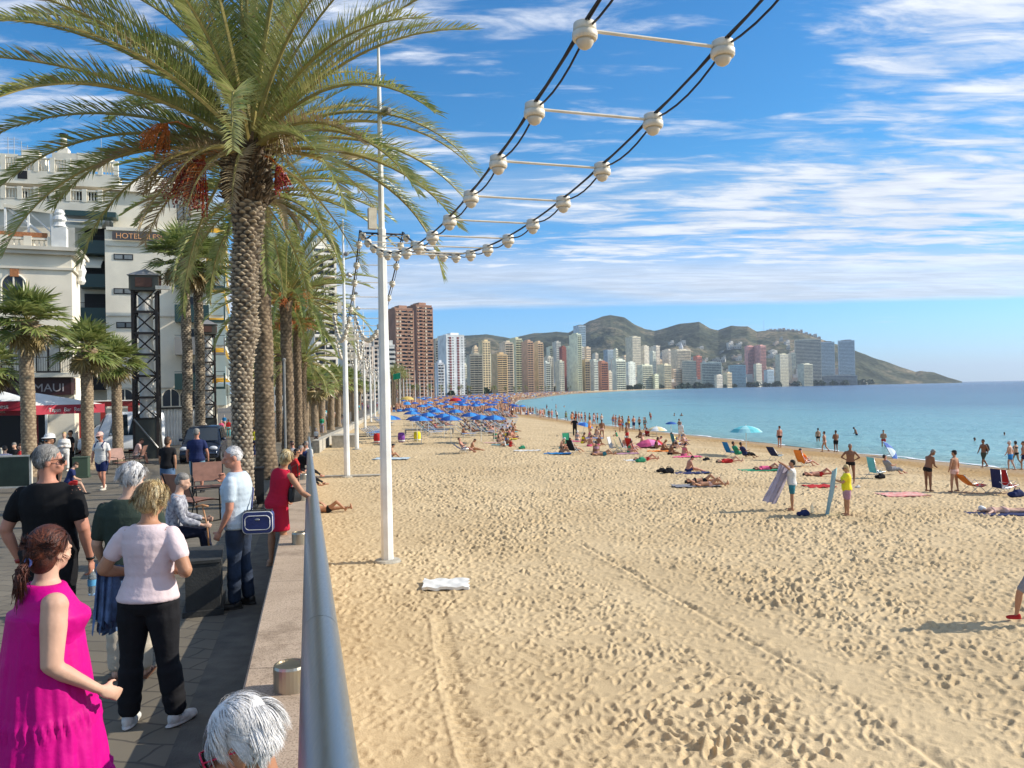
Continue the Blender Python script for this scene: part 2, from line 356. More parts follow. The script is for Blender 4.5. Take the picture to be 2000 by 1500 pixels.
ys = np.concatenate([np.linspace(-60, 40, 10), np.linspace(45, 430, 120), np.linspace(440, 4000, 80), [6000, 9000, 14000, 22000, 30000]])
off = np.concatenate([np.linspace(-5, 12, 24), 12*np.exp(np.linspace(.05, math.log(30000/12), 60))])
YY, OO = np.meshgrid(ys, off, indexing='ij')
XX = shore_x(YY)+OO+np.maximum(0, YY-4000)*0; ZZ = np.zeros_like(XX)+.012*np.sin(XX*1.3+YY*.4)*(OO < 12)*(OO > -1)
so_ = np_mesh('sea', XX, YY, ZZ, M_SEA)
dep = np.clip(np.where(OO < 2, OO*.012+.02, .044+.19*np.log1p(np.maximum(OO-2, 0)/16)), 0, 1.0).astype(np.float32)
at = so_.data.attributes.new('depth', 'FLOAT', 'POINT'); at.data.foreach_set('value', dep.ravel())
tag(so_, kind='structure')
# thin foam where the ripples reach the sand
fb = MB(); M_FOAM = mat('foam', (.75, .78, .78), .7)
prev = None; yv = np.arange(40, 420, .8); row = []
for y in yv:
    x0 = float(shore_x(y))+.35*math.sin(y*.9)+.5*math.sin(y*.23+1)+.15*math.sin(y*2.7); w_ = .12+.34*abs(math.sin(y*.61)*math.sin(y*.17+2)); row.append((x0-w_, x0+w_*.6, y))
g = [[(a, y, max(.015, float(sand_z(a, y))+.03)), (b2, y, .03)] for a, b2, y in row]
fb.grid(g); tag(fb.build('foam', M_FOAM), kind='stuff', label='thin white foam line along the water edge', cat='foam')

# ------------------------------------------------------------------ promenade
def paver_material(name, c1, c2, cm, sc=1.0):
    m = bpy.data.materials.new(name); m.use_nodes = True; nt = m.node_tree; n = nt.nodes; l = nt.links; b = n['Principled BSDF']; b.inputs['Roughness'].default_value = .75
    g = n.new('ShaderNodeNewGeometry'); mp = n.new('ShaderNodeMapping'); mp.inputs['Rotation'].default_value = (0, 0, R(15)); l.new(g.outputs['Position'], mp.inputs[0])
    ds = n.new('ShaderNodeTexNoise'); ds.inputs['Scale'].default_value = 3.; l.new(mp.outputs[0], ds.inputs['Vector'])
    vm = n.new('ShaderNodeVectorMath'); vm.operation = 'MULTIPLY_ADD'; l.new(ds.outputs['Color'], vm.inputs[0]); vm.inputs[1].default_value = (.1, .1, 0); l.new(mp.outputs[0], vm.inputs[2])
    br = n.new('ShaderNodeTexBrick'); br.inputs['Scale'].default_value = sc; br.inputs['Mortar Size'].default_value = .012; br.inputs['Mortar Smooth'].default_value = .3
    br.inputs['Brick Width'].default_value = .42; br.inputs['Row Height'].default_value = .26
    br.inputs['Color1'].default_value = (*c1, 1); br.inputs['Color2'].default_value = (*c2, 1); br.inputs['Mortar'].default_value = (*cm, 1); l.new(vm.outputs[0], br.inputs['Vector'])
    no = n.new('ShaderNodeTexNoise'); no.inputs['Scale'].default_value = .8; no.inputs['Detail'].default_value = 8; l.new(g.outputs['Position'], no.inputs['Vector'])
    cr = n.new('ShaderNodeValToRGB'); cr.color_ramp.elements[0].position = .3; cr.color_ramp.elements[0].color = (.6, .6, .6, 1); cr.color_ramp.elements[1].position = .7; l.new(no.outputs['Fac'], cr.inputs[0])
    mx = n.new('ShaderNodeMix'); mx.data_type = 'RGBA'; mx.blend_type = 'MULTIPLY'; mx.inputs['Factor'].default_value = .8; l.new(br.outputs['Color'], mx.inputs['A']); l.new(cr.outputs[0], mx.inputs['B']); l.new(mx.outputs['Result'], b.inputs['Base Color'])
    iv = n.new('ShaderNodeMath'); iv.operation = 'MULTIPLY'; l.new(br.outputs['Fac'], iv.inputs[0]); iv.inputs[1].default_value = -1
    bp = n.new('ShaderNodeBump'); bp.inputs['Strength'].default_value = .5; bp.inputs['Distance'].default_value = .012; l.new(iv.outputs[0], bp.inputs['Height']); l.new(bp.outputs[0], b.inputs['Normal'])
    return m
M_PAVE = paver_material('promenade_pavers', (.20, .17, .122), (.165, .14, .10), (.10, .085, .065))
ys = np.concatenate([np.linspace(-25, 80, 60), np.linspace(90, 1200, 40)])
us = np.array([0, .3, .6, 1.0])
YY, UU = np.meshgrid(ys, us, indexing='ij'); x1 = wall_x(YY)-.30; XX = x1 + UU*(-260-x1); ZZ = prom_z(YY)
tag(np_mesh('promenade', XX, YY, ZZ, M_PAVE, False), kind='structure')
# paved border beside the wall
M_BORD = mat('border_stone', (.11, .10, .08), .8, var=.3, vs=6, bump=.3, bs=60)
b = MB(); ys = np.linspace(-4, 50, 40); b.grid([[(float(wall_x(y))-.92, y, float(prom_z(y))+.006), (float(wall_x(y))-.44, y, float(prom_z(y))+.006)] for y in ys])
tag(b.build('pavement', M_BORD), kind='structure')
# land under the town and beyond the bay
M_LAND = mat('dry_land', (.22, .18, .12), .95, var=.4, vs=.02)
b = MB(); pts = [(-4000, 700), (float(wall_x(700))-2, 700), (0-30, 1200), (200, 1600), (560, 2600), (1400, 4000), (1400, 9000), (-4000, 9000)]
b.add([(x, y, .9) for x, y in pts], [tuple(range(len(pts)))]); tag(b.build('land', M_LAND), kind='structure')
# ------------------------------------------------------------------ granite wall
def granite():
    m = mat('granite', (.56, .43, .31), .7, col2=(.44, .33, .23), vs=1.6, bump=.25, bs=120, bdist=.01)
    n = m.node_tree.nodes; l = m.node_tree.links; b = n['Principled BSDF']; tc = n.new('ShaderNodeTexCoord')
    v = n.new('ShaderNodeTexNoise'); v.inputs['Scale'].default_value = 90; v.inputs['Detail'].default_value = 3; l.new(tc.outputs['Object'], v.inputs['Vector'])
    cr = n.new('ShaderNodeValToRGB'); cr.color_ramp.elements[0].position = .38; cr.color_ramp.elements[0].color = (.45, .42, .4, 1); cr.color_ramp.elements[1].position = .5; l.new(v.outputs['Fac'], cr.inputs[0])
    st = n.new('ShaderNodeTexNoise'); st.inputs['Scale'].default_value = .9; st.inputs['Detail'].default_value = 9; st.inputs['Roughness'].default_value = .7; l.new(tc.outputs['Object'], st.inputs['Vector']); sr = n.new('ShaderNodeValToRGB'); sr.color_ramp.elements[0].position = .36; sr.color_ramp.elements[0].color = (.45, .42, .38, 1); sr.color_ramp.elements[1].position = .47; l.new(st.outputs['Fac'], sr.inputs[0]); s2 = n.new('ShaderNodeMix'); s2.data_type = 'RGBA'; s2.blend_type = 'MULTIPLY'; s2.inputs['Factor'].default_value = .7; l.new(b.inputs['Base Color'].links[0].from_socket, s2.inputs['A']); l.new(sr.outputs[0], s2.inputs['B']); l.new(s2.outputs['Result'], b.inputs['Base Color'])
    old = b.inputs['Base Color'].links[0].from_socket; mx = n.new('ShaderNodeMix'); mx.data_type = 'RGBA'; mx.blend_type = 'MULTIPLY'; mx.inputs['Factor'].default_value = .8
    l.new(old, mx.inputs['A']); l.new(cr.outputs[0], mx.inputs['B']); l.new(mx.outputs['Result'], b.inputs['Base Color']); return m
M_GRAN = granite()
wallo = empty('sea_wall', (float(wall_x(0)), 0, float(prom_z(0))))
tag(wallo, 'low granite topped wall running between promenade and sand under the steel handrail', 'wall')
org = wallo.location
def wl(y, dx, dz): return (float(wall_x(y))+dx-org.x, y-org.y, float(prom_z(y))+dz-org.z)
slabs = np.arange(-3, 50, 2.65)
for y0 in slabs:
    y1 = y0+2.64; b = MB()
    pr = [(-.46, .36), (-.46, .425), (-.445, .44), (.03, .44), (.045, .425), (.045, .36)]
    b.loft([[wl(y0, *p) for p in pr], [wl(y1, *p) for p in pr]])
    b.build('coping_slab', M_GRAN, wallo)
b = MB(); pr = [(-.42, -.15), (-.42, .362), (.03, .362), (.03, -3.2)]
ysw = [-3, 10, 20, 30, 40, 50.2]; b.loft([[wl(y, *p) for p in pr] for y in ysw]); b.build('wall_body', M_GRAN, wallo)
# ------------------------------------------------------------------ handrail
M_STEEL = mat('brushed_steel', (.40, .42, .42), .36, 1.)
_sn = _b = None
_n = M_STEEL.node_tree.nodes; _l = M_STEEL.node_tree.links; _t = _n.new('ShaderNodeTexCoord'); _m = _n.new('ShaderNodeMapping'); _m.inputs['Scale'].default_value = (60, .6, 60); _l.new(_t.outputs['Object'], _m.inputs[0]); _x = _n.new('ShaderNodeTexNoise'); _x.inputs['Scale'].default_value = 2.2; _x.inputs['Detail'].default_value = 8; _l.new(_m.outputs[0], _x.inputs['Vector']); _r = _n.new('ShaderNodeMapRange'); _r.inputs['From Min'].default_value = .3; _r.inputs['From Max'].default_value = .7; _r.inputs['To Min'].default_value = .31; _r.inputs['To Max'].default_value = .43; _l.new(_x.outputs['Fac'], _r.inputs['Value']); _l.new(_r.outputs[0], _n['Principled BSDF'].inputs['Roughness'])
M_STEEL2 = mat('warm_steel', (.48, .43, .34), .38, 1., bump=.05, bs=200, bdist=.002)
def rail_z(y): return float(np.interp(y, [-4, 0, 2.3, 4, 12.3, 50], [4.66, 4.56, 4.46, 4.38, 4.02, 2.74]))
hr = empty('steel_handrail', (float(wall_x(0)), 0, float(prom_z(0)))); tag(hr, 'long thick brushed steel tube handrail on drum feet along the beach wall', 'handrail')
segs = [-3, 1.05, 3.83, 8.6, 13.9, 19.2, 24.5, 29.8, 35.1, 40.4, 45.7, 49.6]
for a, c in zip(segs[:-1], segs[1:]):
    b = MB(); n_ = 8; ys = np.linspace(a+.003, c-.003, n_)
    b.tube([(float(wall_x(y))-org.x, y-org.y, rail_z(y)-.08-org.z) for y in ys], .089, 40, 0, False)
    b.build('rail_tube', M_STEEL, hr, True)
    b = MB(); b.tube([(float(wall_x(y))-org.x, y-org.y, rail_z(y)-.08-org.z) for y in (c-.004, c+.004)], .087, 40, 0, False); b.build('joint_ring', mat('dark_joint', (.12, .12, .12), .5, .8), hr, True)
for y in [-.7, 4.55, 9.85, 15.1, 20.4, 25.7, 31, 36.3, 41.6, 46.9]:
    wt = float(prom_z(y))+.44-org.z; x = float(wall_x(y))-org.x
    b = MB(); b.lathe((x-.17, y, wt), [(.1, .0), (.1, .135), (.094, .15), (.085, .15), (.085, .143)], 28); b.build('post_drum', M_STEEL2, hr, False)
    b = MB(); zt = rail_z(y)-.1-org.z
    for s_ in (-.006, .006):
        pass
    b.add([(x-.12, y-.008, wt+.14), (x+.02, y-.008, wt+.14), (x+.03, y-.008, zt), (x-.02, y-.008, zt), (x-.12, y+.008, wt+.14), (x+.02, y+.008, wt+.14), (x+.03, y+.008, zt), (x-.02, y+.008, zt)],
          [(0, 1, 2, 3), (7, 6, 5, 4), (0, 4, 5, 1), (1, 5, 6, 2), (2, 6, 7, 3), (3, 7, 4, 0)])
    b.build('post_bracket', M_STEEL2, hr)
# ------------------------------------------------------------------ white light poles and lamp ladders
M_WHITE = mat('white_paint', (.82, .81, .76), .4, var=.2, vs=1.3, bump=.02, bs=20)
M_DARKM = mat('dark_cable', (.012, .012, .02), .5)
M_GREYM = mat('grey_metal', (.30, .29, .27), .5, .4)
M_LAMP = mat('lamp_plastic', (.74, .68, .56), .5, var=.15, vs=8)
M_DOME = mat('lamp_dome', (.62, .56, .46), .3)
M_CONC = mat('concrete', (.46, .42, .34), .9, var=.25, vs=4, bump=.3, bs=40)
PH = 13.05
def pole_mesh():
    b = MB(); hs = [0, .08, 4, 8.3, 8.35, 11, PH]; rs = [.15, .15, .135, .105, .075, .06, .03]
    b.lathe((0, 0, 0), list(zip(rs, hs)), 8); return b.mesh('pole', M_WHITE)
PM = pole_mesh()
fl = MB(); fl.lathe((0, 0, -.3), [(.34, 0), (.34, .33), (.30, .37), (.2, .38)], 20); FLM = fl.mesh('base', M_CONC)
def cyl_mesh(name, m, prof, n=12):
    b = MB(); b.lathe((0, 0, 0), prof, n); return b.mesh(name, m)
BOXM = MB().box((0, 0, 0), (.2, .16, .52)).mesh('box', M_LAMP)
spotb = MB(); spotb.lathe((0, 0, 0), [(.05, -.14), (.085, -.1), (.1, .1), (.12, .14), (.11, .14)], 12); SPM = spotb.mesh('spot', M_GREYM)
plots = []
for (px, py) in ((757, 1098), (678, 932), (697, 878), (713, 838)):
    plots.append(ground(px, py))
p1 = plots[0]
p0 = Vector((p1.x+.305*19.5, p1.y-19.5, 0)); p0.z = float(sand_z(p0.x, p0.y))
plots = [p0]+plots
y = plots[-1].y
while y < 420:
    y += 19.6; x = float(np.interp(y, [78, 97, 116, 136, 156, 176, 200, 300, 400, 500], [-15, -18.1, -21.1, -23.9, -26.8, -29.4, -32, -40, -42, -38.5])); plots.append(Vector((x, y, float(sand_z(x, y)))))
LH = 8.2   # height of the lamp ladder clamps above sand
names = ['nearest tall white light pole, standing on a round footing by the handrail', 'second tall white light pole from the viewer, on a strip of concrete in the sand', 'third tall white light pole along the beach wall', 'fourth tall white light pole along the beach wall']
Mv = {}
def ladder_dir(i):
    a = plots[max(i-1, 0)]; c = plots[min(i+1, len(plots)-1)]; d = (c-a); d.z = 0; d.normalize(); return d
for i, p in enumerate(plots):
    if i == 0: continue
    o = empty('light_pole', (p.x, p.y, p.z)); d = ladder_dir(i) if i > 1 else (plots[1]-plots[0]).normalized(); o.rotation_euler.z = math.atan2(-d.x, d.y)
    if i <= 4: tag(o, names[i-1], 'light pole', 'white light poles along the beach')
    else: tag(o, 'slim white light pole in the far part of the row beyond the fourth pole', 'light pole', 'white light poles along the beach')
    link('pole', PM, o); link('base', FLM, o)
    if i <= 4:
        b = MB(); b.tube([(-.56, 0, LH), (.56, 0, LH)], .022, 6)
        b.tube([(-.56+1.12*t, .06*math.sin(t*9), LH-.04+.07*math.cos(t*15+i)-.03) for t in np.linspace(0, 1, 22)], .02, 5)
        b.build('crossbar', M_DARKM, o, True)
        link('control_box', BOXM, o, (-.23, 0, LH+.36), .1)
        b = MB(); b.tube([(-.05, 0, 10.08), (-.4, 0, 10.14), (-.75, 0, 10.12)], .03, 8); arm = b.build('lamp_arm', M_WHITE, o, True)
        b = MB(); b.lathe((-.72, 0, 10.08), [(.02, .07), (.16, .06), (.24, .02), (.22, -.02), (.02, -.04)], 18, sx=1.25); b.build('lamp_head', M_LAMP, arm, True)
        s = link('spotlight', SPM, o, (.3, .05, 10.2)); s.rotation_euler = (R(70), 0, R(-60))
        b = MB(); b.tube([(0, 0, 10.0), (.22, .03, 10.06), (.3, .05, 10.15)], .02, 6); b.build('spotlight_arm', M_WHITE, s.parent)
        s = link('loudspeaker', SPM, o, (.17, -.1, 11.25)); s.rotation_euler = (R(-80), 0, R(20))
cst = MB(); p2 = plots[2]; cst.box((p2.x+.1, p2.y+.1, p2.z+.02), (3.6, .5, .14), R(4)); tag(cst.build('concrete_strip', M_CONC), 'long low concrete strip half sunk in sand at the foot of the second white pole', 'concrete strip')
# one lamp and its shared meshes
lb = MB(); lb.lathe((0, 0, 0), [(.06, .10), (.088, .085), (.092, .03), (.085, .02), (.1, .012), (.1, -.03), (.09, -.045)], 20); LAMPM = lb.mesh('lamp', M_LAMP, True)
for p_ in LAMPM.polygons: p_.use_smooth = abs(p_.normal.z) < .5
lb = MB(); lb.lathe((0, 0, 0), [(.072, -.045), (.068, -.07), (.05, -.10), (.02, -.117), (.004, -.12)], 16); DOMEM = lb.mesh('dome', M_DOME, True)
lb = MB(); lb.lathe((0, 0, 0), [(.06, .1), (.095, .06), (.1, -.03), (.06, -.1), (.01, -.12)], 8); LAMPF = lb.mesh('lamp_far', M_LAMP, True)
RUNG = MB().tube([(-.45, 0, .03), (.45, 0, .03)], .012, 6).mesh('rung', M_LAMP)
def garland(i):
    a, c = plots[i], plots[i+1]; near = i <= 1
    o = empty('lamp_ladder', ((a.x+c.x)/2, (a.y+c.y)/2, (a.z+c.z)/2+LH)); d = Vector((c.x-a.x, c.y-a.y, 0)); Ln = d.length; d.normalize(); side = Vector((d.y, -d.x, 0)); rz = math.atan2(-d.x, d.y)
    lab = ['ladder of round cream lamps sweeping overhead from the nearest pole out of the picture', 'rope ladder of cream lamps hanging between the nearest and second white pole', 'rope ladder of cream lamps between the second and third white pole', 'rope ladder of cream lamps between the third and fourth white pole']
    tag(o, lab[i] if i < 4 else 'faint rope ladder of lamps in the far part of the pole row', 'string lights', 'lamp ladders strung between the poles')
    mid = o.location; za = a.z+LH-mid.z; zc_ = c.z+LH-mid.z
    def pt(t, s_, dz=0): return Vector(((t-.5)*Ln*d.x+side.x*s_, (t-.5)*Ln*d.y+side.y*s_, za+(zc_-za)*t - 1.93*(1-(2*t-1)**2)+dz))
    nl = 19 if i < 4 else 13; ts = [(k+.5)/nl for k in range(nl)]
    for s_ in (-.53, .53):
        b = MB(); tt = np.linspace(0, 1, 60 if near else 24); b.tube([pt(t, s_, .06) for t in tt], .011 if i < 3 else .014, 6)
        if near:
            for t0, t1 in zip([0]+ts, ts+[1]):
                b.tube([pt(t0+(t1-t0)*q, s_+.03, .05-.075*4*q*(1-q)*(.6+.5*((t0*37) % 1))) for q in np.linspace(0, 1, 7)], .009, 5)
                b.tube([pt(t0+(t1-t0)*q, s_-.02, .06-.02*4*q*(1-q)) for q in np.linspace(0, 1, 4)], .008, 5)
        b.build('cable', M_DARKM, o, True)
    for t in ts:
        for s_ in (-.53, .53):
            q = pt(t, s_)
            l = link('lamp', LAMPM if near else LAMPF, o, q, rz+t*5, .86)
            if near: link('lamp_dome', DOMEM, l)
        r_ = link('rung', RUNG, o, pt(t, 0), rz)
for i in range(min(9, len(plots)-1)): garland(i)
# ------------------------------------------------------------------ palms
def leafmat(name, c, c2, tr=.25):
    m = bpy.data.materials.new(name); m.use_nodes = True; nt = m.node_tree; n = nt.nodes; l = nt.links; b = n['Principled BSDF']
    b.inputs['Roughness'].default_value = .38; b.inputs['Specular IOR Level'].default_value = .7
    g = n.new('ShaderNodeTexCoord'); no = n.new('ShaderNodeTexNoise'); no.inputs['Scale'].default_value = 2.3; no.inputs['Detail'].default_value = 4; l.new(g.outputs['Object'], no.inputs['Vector'])
    cr = n.new('ShaderNodeValToRGB'); cr.color_ramp.elements[0].position = .35; cr.color_ramp.elements[0].color = (*c, 1); cr.color_ramp.elements[1].position = .65; cr.color_ramp.elements[1].color = (*c2, 1)
    l.new(no.outputs['Fac'], cr.inputs[0]); l.new(cr.outputs[0], b.inputs['Base Color'])
    t = n.new('ShaderNodeBsdfTranslucent'); l.new(cr.outputs[0], t.inputs[0]); ms = n.new('ShaderNodeMixShader'); ms.inputs[0].default_value = tr
    l.new(b.outputs[0], ms.inputs[1]); l.new(t.outputs[0], ms.inputs[2]); l.new(ms.outputs[0], n['Material Output'].inputs[0]); return m
LG = leafmat('palm_leaf', (.19, .25, .055), (.46, .45, .18), .42); LG2 = leafmat('palm_leaf_young', (.17, .23, .05), (.36, .38, .13), .35); LDRY = leafmat('palm_leaf_dry', (.28, .20, .10), (.42, .32, .18), .2)
LRA = mat('frond_rib', (.36, .30, .10), .5, var=.3, vs=3); LDATE = mat('dates', (.24, .012, .02), .4, var=.5, vs=12); LORA = mat('date_stalks', (.60, .17, .03), .5, var=.3, vs=6)
LFAN = leafmat('fan_leaf', (.14, .20, .045), (.34, .36, .12), .35); LFDRY = leafmat('fan_leaf_dry', (.30, .22, .09), (.40, .30, .14), .15)
def frond(b, base, az, ph0, droop, Ln, K, ll, mi=0, g=None, rr=.022, twist=0., keel=.5, lw=.016):
    n = 18; ca, sa = math.cos(az), math.sin(az); p = Vector(base); pts = [p.copy()]; phs = [ph0]; bend = g.normal(0, .12)
    for i in range(n):
        s = (i+.5)/n; ph = ph0 - droop*s**1.25; a2 = az + bend*s*s*1.5
        t = Vector((math.cos(ph)*math.cos(a2), math.cos(ph)*math.sin(a2), math.sin(ph))); p = p + t*(Ln/n); pts.append(p.copy()); phs.append(ph)
    b.tube(pts, [rr*1.9*(1-i/n)**.8+.004 for i in range(n+1)], 4, 3)
    for k in range(K):
        s = .13 + .87*(k+.5)/K; f = s*n; i = min(int(f), n-1); q = pts[i].lerp(pts[i+1], f-i); t = (pts[i+1]-pts[i]).normalized()
        side = t.cross(Vector((0, 0, 1)))
        side = side.normalized() if side.length > .05 else Vector((-sa, ca, 0)); up = side.cross(t)
        ls = ll*(min(1, .45+s*2.2) if s < .3 else 1)*(1-.55*max(0, (s-.6)/.4)**1.5)
        for sg in (-1, 1):
            al = R(68-34*s)+g.normal(0, .09); ke = keel+g.normal(0, .16)
            dv = (t*math.cos(al) + (side*sg*math.cos(ke)+up*math.sin(ke))*math.sin(al)).normalized()
            l_ = ls*g.uniform(.85, 1.1); m1 = q+dv*l_*.5; dr = g.uniform(.05, .22); tip = m1+(dv-Vector((0, 0, dr*1.3))).normalized()*l_*.5
            w = t.cross(dv).cross(dv); w = w.normalized() if w.length > .01 else up
            w = (w*math.cos(.5)+t.cross(dv).normalized()*math.sin(.5))*lw
            mm = mi if mi == 2 or g.random() > .05 else 2
            b.add([q-w*.6, q+w*.6, m1+w, m1-w, tip], [(0, 1, 2, 3), (3, 2, 4)], mm)
def date_crown(seed, nf, Ln, K, ll, lo=-18, dry=5, rr=.022, lw=.016):
    g = np.random.default_rng(seed); b = MB()
    for i in range(nf):
        a = i/(nf-1); az = i*2.39996+g.normal(0, .2); ph0 = R(84-(84-lo)*a**1.15)+g.normal(0, .06)
        dr = R(30+42*a+g.normal(0, 12)); L_ = Ln*(1-.12*abs(a-.4))*g.uniform(.9, 1.06)
        r0 = .08+.16*a; base = (r0*math.cos(az), r0*math.sin(az), .35-.55*a)
        frond(b, base, az, ph0, min(dr, ph0+R(88)), L_, K, ll, 1 if a < .3 else 0, g, rr, lw=lw)
    for i in range(dry):
        az = g.uniform(0, 6.28); frond(b, (.22*math.cos(az), .22*math.sin(az), -.2), az, R(g.uniform(-25, 25)), R(60), Ln*g.uniform(.35, .6), max(8, K//2), ll*.8, 2, g, rr, lw=lw)
    return b
def boss_trunk(H, prof, n_s, dz, amp, nth=78, nz=None, seed=1, lean=(0, 0)):
    nz = nz or int(H/dz*5); g = np.random.default_rng(seed); th = np.linspace(0, 2*np.pi, nth+1)[:-1]; z = np.linspace(0, H, nz); ZZ, TH = np.meshgrid(z, th, indexing='ij')
    rad = np.interp(ZZ, [p[0] for p in prof], [p[1] for p in prof]); am = np.interp(ZZ, [p[0] for p in prof], [p[2] for p in prof])
    row = ZZ/dz + TH/(2*np.pi)*1.0; fr = row % 1; ri = np.floor(row); ph = (TH/(2*np.pi)*n_s+.5*(ri % 2)); fp = np.abs((ph % 1)-.5)*2
    jit = np.sin(ri*12.9+np.floor(ph)*78.2)*43758.5; jit = jit-np.floor(jit)
    jx = np.sin(ri*39.3+np.floor(ph)*11.1)*9731.3; jx = jx-np.floor(jx); fp = np.abs((ph % 1)-.5-.22*(jx-.5))*2*(.9+.5*jit)
    boss = np.clip(1-fp**1.5, 0, 1)*np.clip(1-np.abs(fr-.35-.3*jit+.25*fp)*2.1, 0, 1)**.7*(.35+.95*jx)
    r = rad+amp*am*boss+.01*np.sin(TH*5+ZZ*9)*am + .02*np.sin(ZZ*3.1+TH)*am
    bx = lean[0]*(ZZ/H)**1.5+.03*np.sin(ZZ*.9+seed); by = lean[1]*(ZZ/H)**1.5
    X_ = bx+r*np.cos(TH); Y_ = by+r*np.sin(TH); b = MB(); n_ = nth
    co = np.stack([X_, Y_, ZZ+.3*amp*boss], -1).reshape(-1, 3); idx = np.arange(nz*nth).reshape(nz, nth); nx_ = np.roll(idx, -1, 1)
    f = np.stack([idx[:-1], nx_[:-1], nx_[1:], idx[1:]], -1).reshape(-1, 4)
    me = bpy.data.meshes.new('trunk'); me.from_pydata(co.tolist(), [], f.tolist()); at = me.attributes.new('boss', 'FLOAT', 'POINT'); at.data.foreach_set('value', boss.astype(np.float32).ravel())
    me.polygons.foreach_set('use_smooth', [True]*len(me.polygons)); me.update(); return me, (float(lean[0]), float(lean[1]))
def bark(name, gap, face, topc=None):
    m = bpy.data.materials.new(name); m.use_nodes = True; nt = m.node_tree; n = nt.nodes; l = nt.links; b = n['Principled BSDF']; b.inputs['Roughness'].default_value = .9
    at = n.new('ShaderNodeAttribute'); at.attribute_name = 'boss'; g = n.new('ShaderNodeTexCoord'); no = n.new('ShaderNodeTexNoise'); no.inputs['Scale'].default_value = 9; no.inputs['Detail'].default_value = 7; l.new(g.outputs['Object'], no.inputs['Vector'])
    a = n.new('ShaderNodeMath'); a.operation = 'MULTIPLY_ADD'; l.new(no.outputs['Fac'], a.inputs[0]); a.inputs[1].default_value = .9; l.new(at.outputs['Fac'], a.inputs[2])
    cr = n.new('ShaderNodeValToRGB'); cr.color_ramp.elements[0].position = .4; cr.color_ramp.elements[0].color = (*gap, 1); cr.color_ramp.elements[1].position = .95; cr.color_ramp.elements[1].color = (*face, 1); l.new(a.outputs[0], cr.inputs[0]); l.new(cr.outputs[0], b.inputs['Base Color'])
    bp = n.new('ShaderNodeBump'); bp.inputs['Strength'].default_value = .6; bp.inputs['Distance'].default_value = .03; l.new(no.outputs['Fac'], bp.inputs['Height']); l.new(bp.outputs[0], b.inputs['Normal']); return m
BK1 = bark('date_bark', (.06, .04, .025), (.42, .34, .24)); BK2 = bark('fan_bark', (.17, .12, .075), (.36, .27, .17)); BK3 = bark('old_bark', (.09, .06, .035), (.25, .18, .11))
def thorn_head(b, H, r0, r1, h0, h1, n, seed, mi=0):
    g = np.random.default_rng(seed)
    for i in range(n):
        a = i*2.39996; t = i/n; z = H-h1+(h1-h0)*t; r = r0+(r1-r0)*t; ca, sa = math.cos(a), math.sin(a); l_ = g.uniform(.10, .24); w = g.uniform(.035, .07); tl = R(g.uniform(20, 75))
        p = Vector((r*ca*.85, r*sa*.85, z)); d = Vector((ca*math.cos(tl), sa*math.cos(tl), math.sin(tl))); s = Vector((-sa, ca, 0)); nn = s.cross(d)
        tip = p+d*(l_+r*.15)
        b.add([p-s*w-nn*.02, p+s*w-nn*.02, p+s*w*.8+nn*.03, p-s*w*.8+nn*.03, tip-s*w*.45, tip+s*w*.45, tip+s*w*.3+nn*.03, tip-s*w*.3+nn*.03], [(0, 1, 5, 4), (1, 2, 6, 5), (2, 3, 7, 6), (3, 0, 4, 7), (4, 5, 6, 7)], mi)
def cluster(b, c, d, n, Ln, seed, ml=4, md=5):
    g = np.random.default_rng(seed); c = Vector(c); d = Vector(d).normalized()
    hub = c+d*.5; b.tube([c, c+d*.3+Vector((0, 0, .08)), hub], [.03, .025, .02], 5, ml)
    for i in range(n):
        v = Vector(g.normal(0, 1, 3)); v = (v.normalized()*.55+d*.5+Vector((0, 0, -.7))).normalized(); l_ = Ln*g.uniform(.6, 1.1)
        e = hub+v*l_*.5+Vector((0, 0, -.04)); e2 = e+(v+Vector((0, 0, -1.))).normalized()*l_*.5
        b.tube([hub, e, e2], .006, 3, ml, False)
        for k in range(7):
            q = hub.lerp(e, .5+.5*k/6) if k < 2 else e.lerp(e2, k/6)
            s = .022; a = q+Vector(g.normal(0, .012, 3)); b.add([a+Vector((s, 0, 0)), a+Vector((0, s, 0)), a+Vector((-s, 0, 0)), a+Vector((0, -s, 0)), a+Vector((0, 0, s*1.3)), a+Vector((0, 0, -s*1.3))], [(0, 1, 4), (1, 2, 4), (2, 3, 4), (3, 0, 4), (1, 0, 5), (2, 1, 5), (3, 2, 5), (0, 3, 5)], md)
CM = [LG, LG2, LDRY, LRA]
# --- big date palm
bp_ = P(486, 771, 18); base = Vector((bp_.x-.18, bp_.y, float(prom_z(bp_.y)))); Ht = P(490, 300, 18).z-base.z
o = empty('date_palm', base); tag(o, 'big date palm in front with thick scaly trunk and huge arching crown', 'palm tree', 'date palms along the promenade')
me, tp = boss_trunk(Ht, [(0, .30, .3), (.25, .23, .25), (2.4, .225, .45), (3.4, .24, .8), (4.1, .34, .9), (4.5, .26, 1.0), (6.2, .29, 1.1), (7.0, .35, 1.2), (7.4, .46, 1.0), (Ht, .48, .8)], 10, .088, .085, 96, int(Ht/.088*7), 2, (.25, 0)); me.materials.append(BK1)
tr = link('trunk', me, o)
b = MB(); thorn_head(b, Ht+.1, .50, .46, -.05, 1.3, 420, 4); b.build('trunk_head', BK3, o, loc=(tp[0]*.93, 0, 0))
cr = date_crown(21, 70, 6.3, 125, .64, 0, 12, .028, .0135); co = cr.build('crown', CM, o, loc=(tp[0]+.05, tp[1], Ht+.22))
b = MB(); cluster(b, (tp[0]-.35, -.35, Ht-.1), (-.75, -.4, -.15), 170, 1.3, 5, 0, 1); b.build('date_cluster', [LORA, LDATE], o)
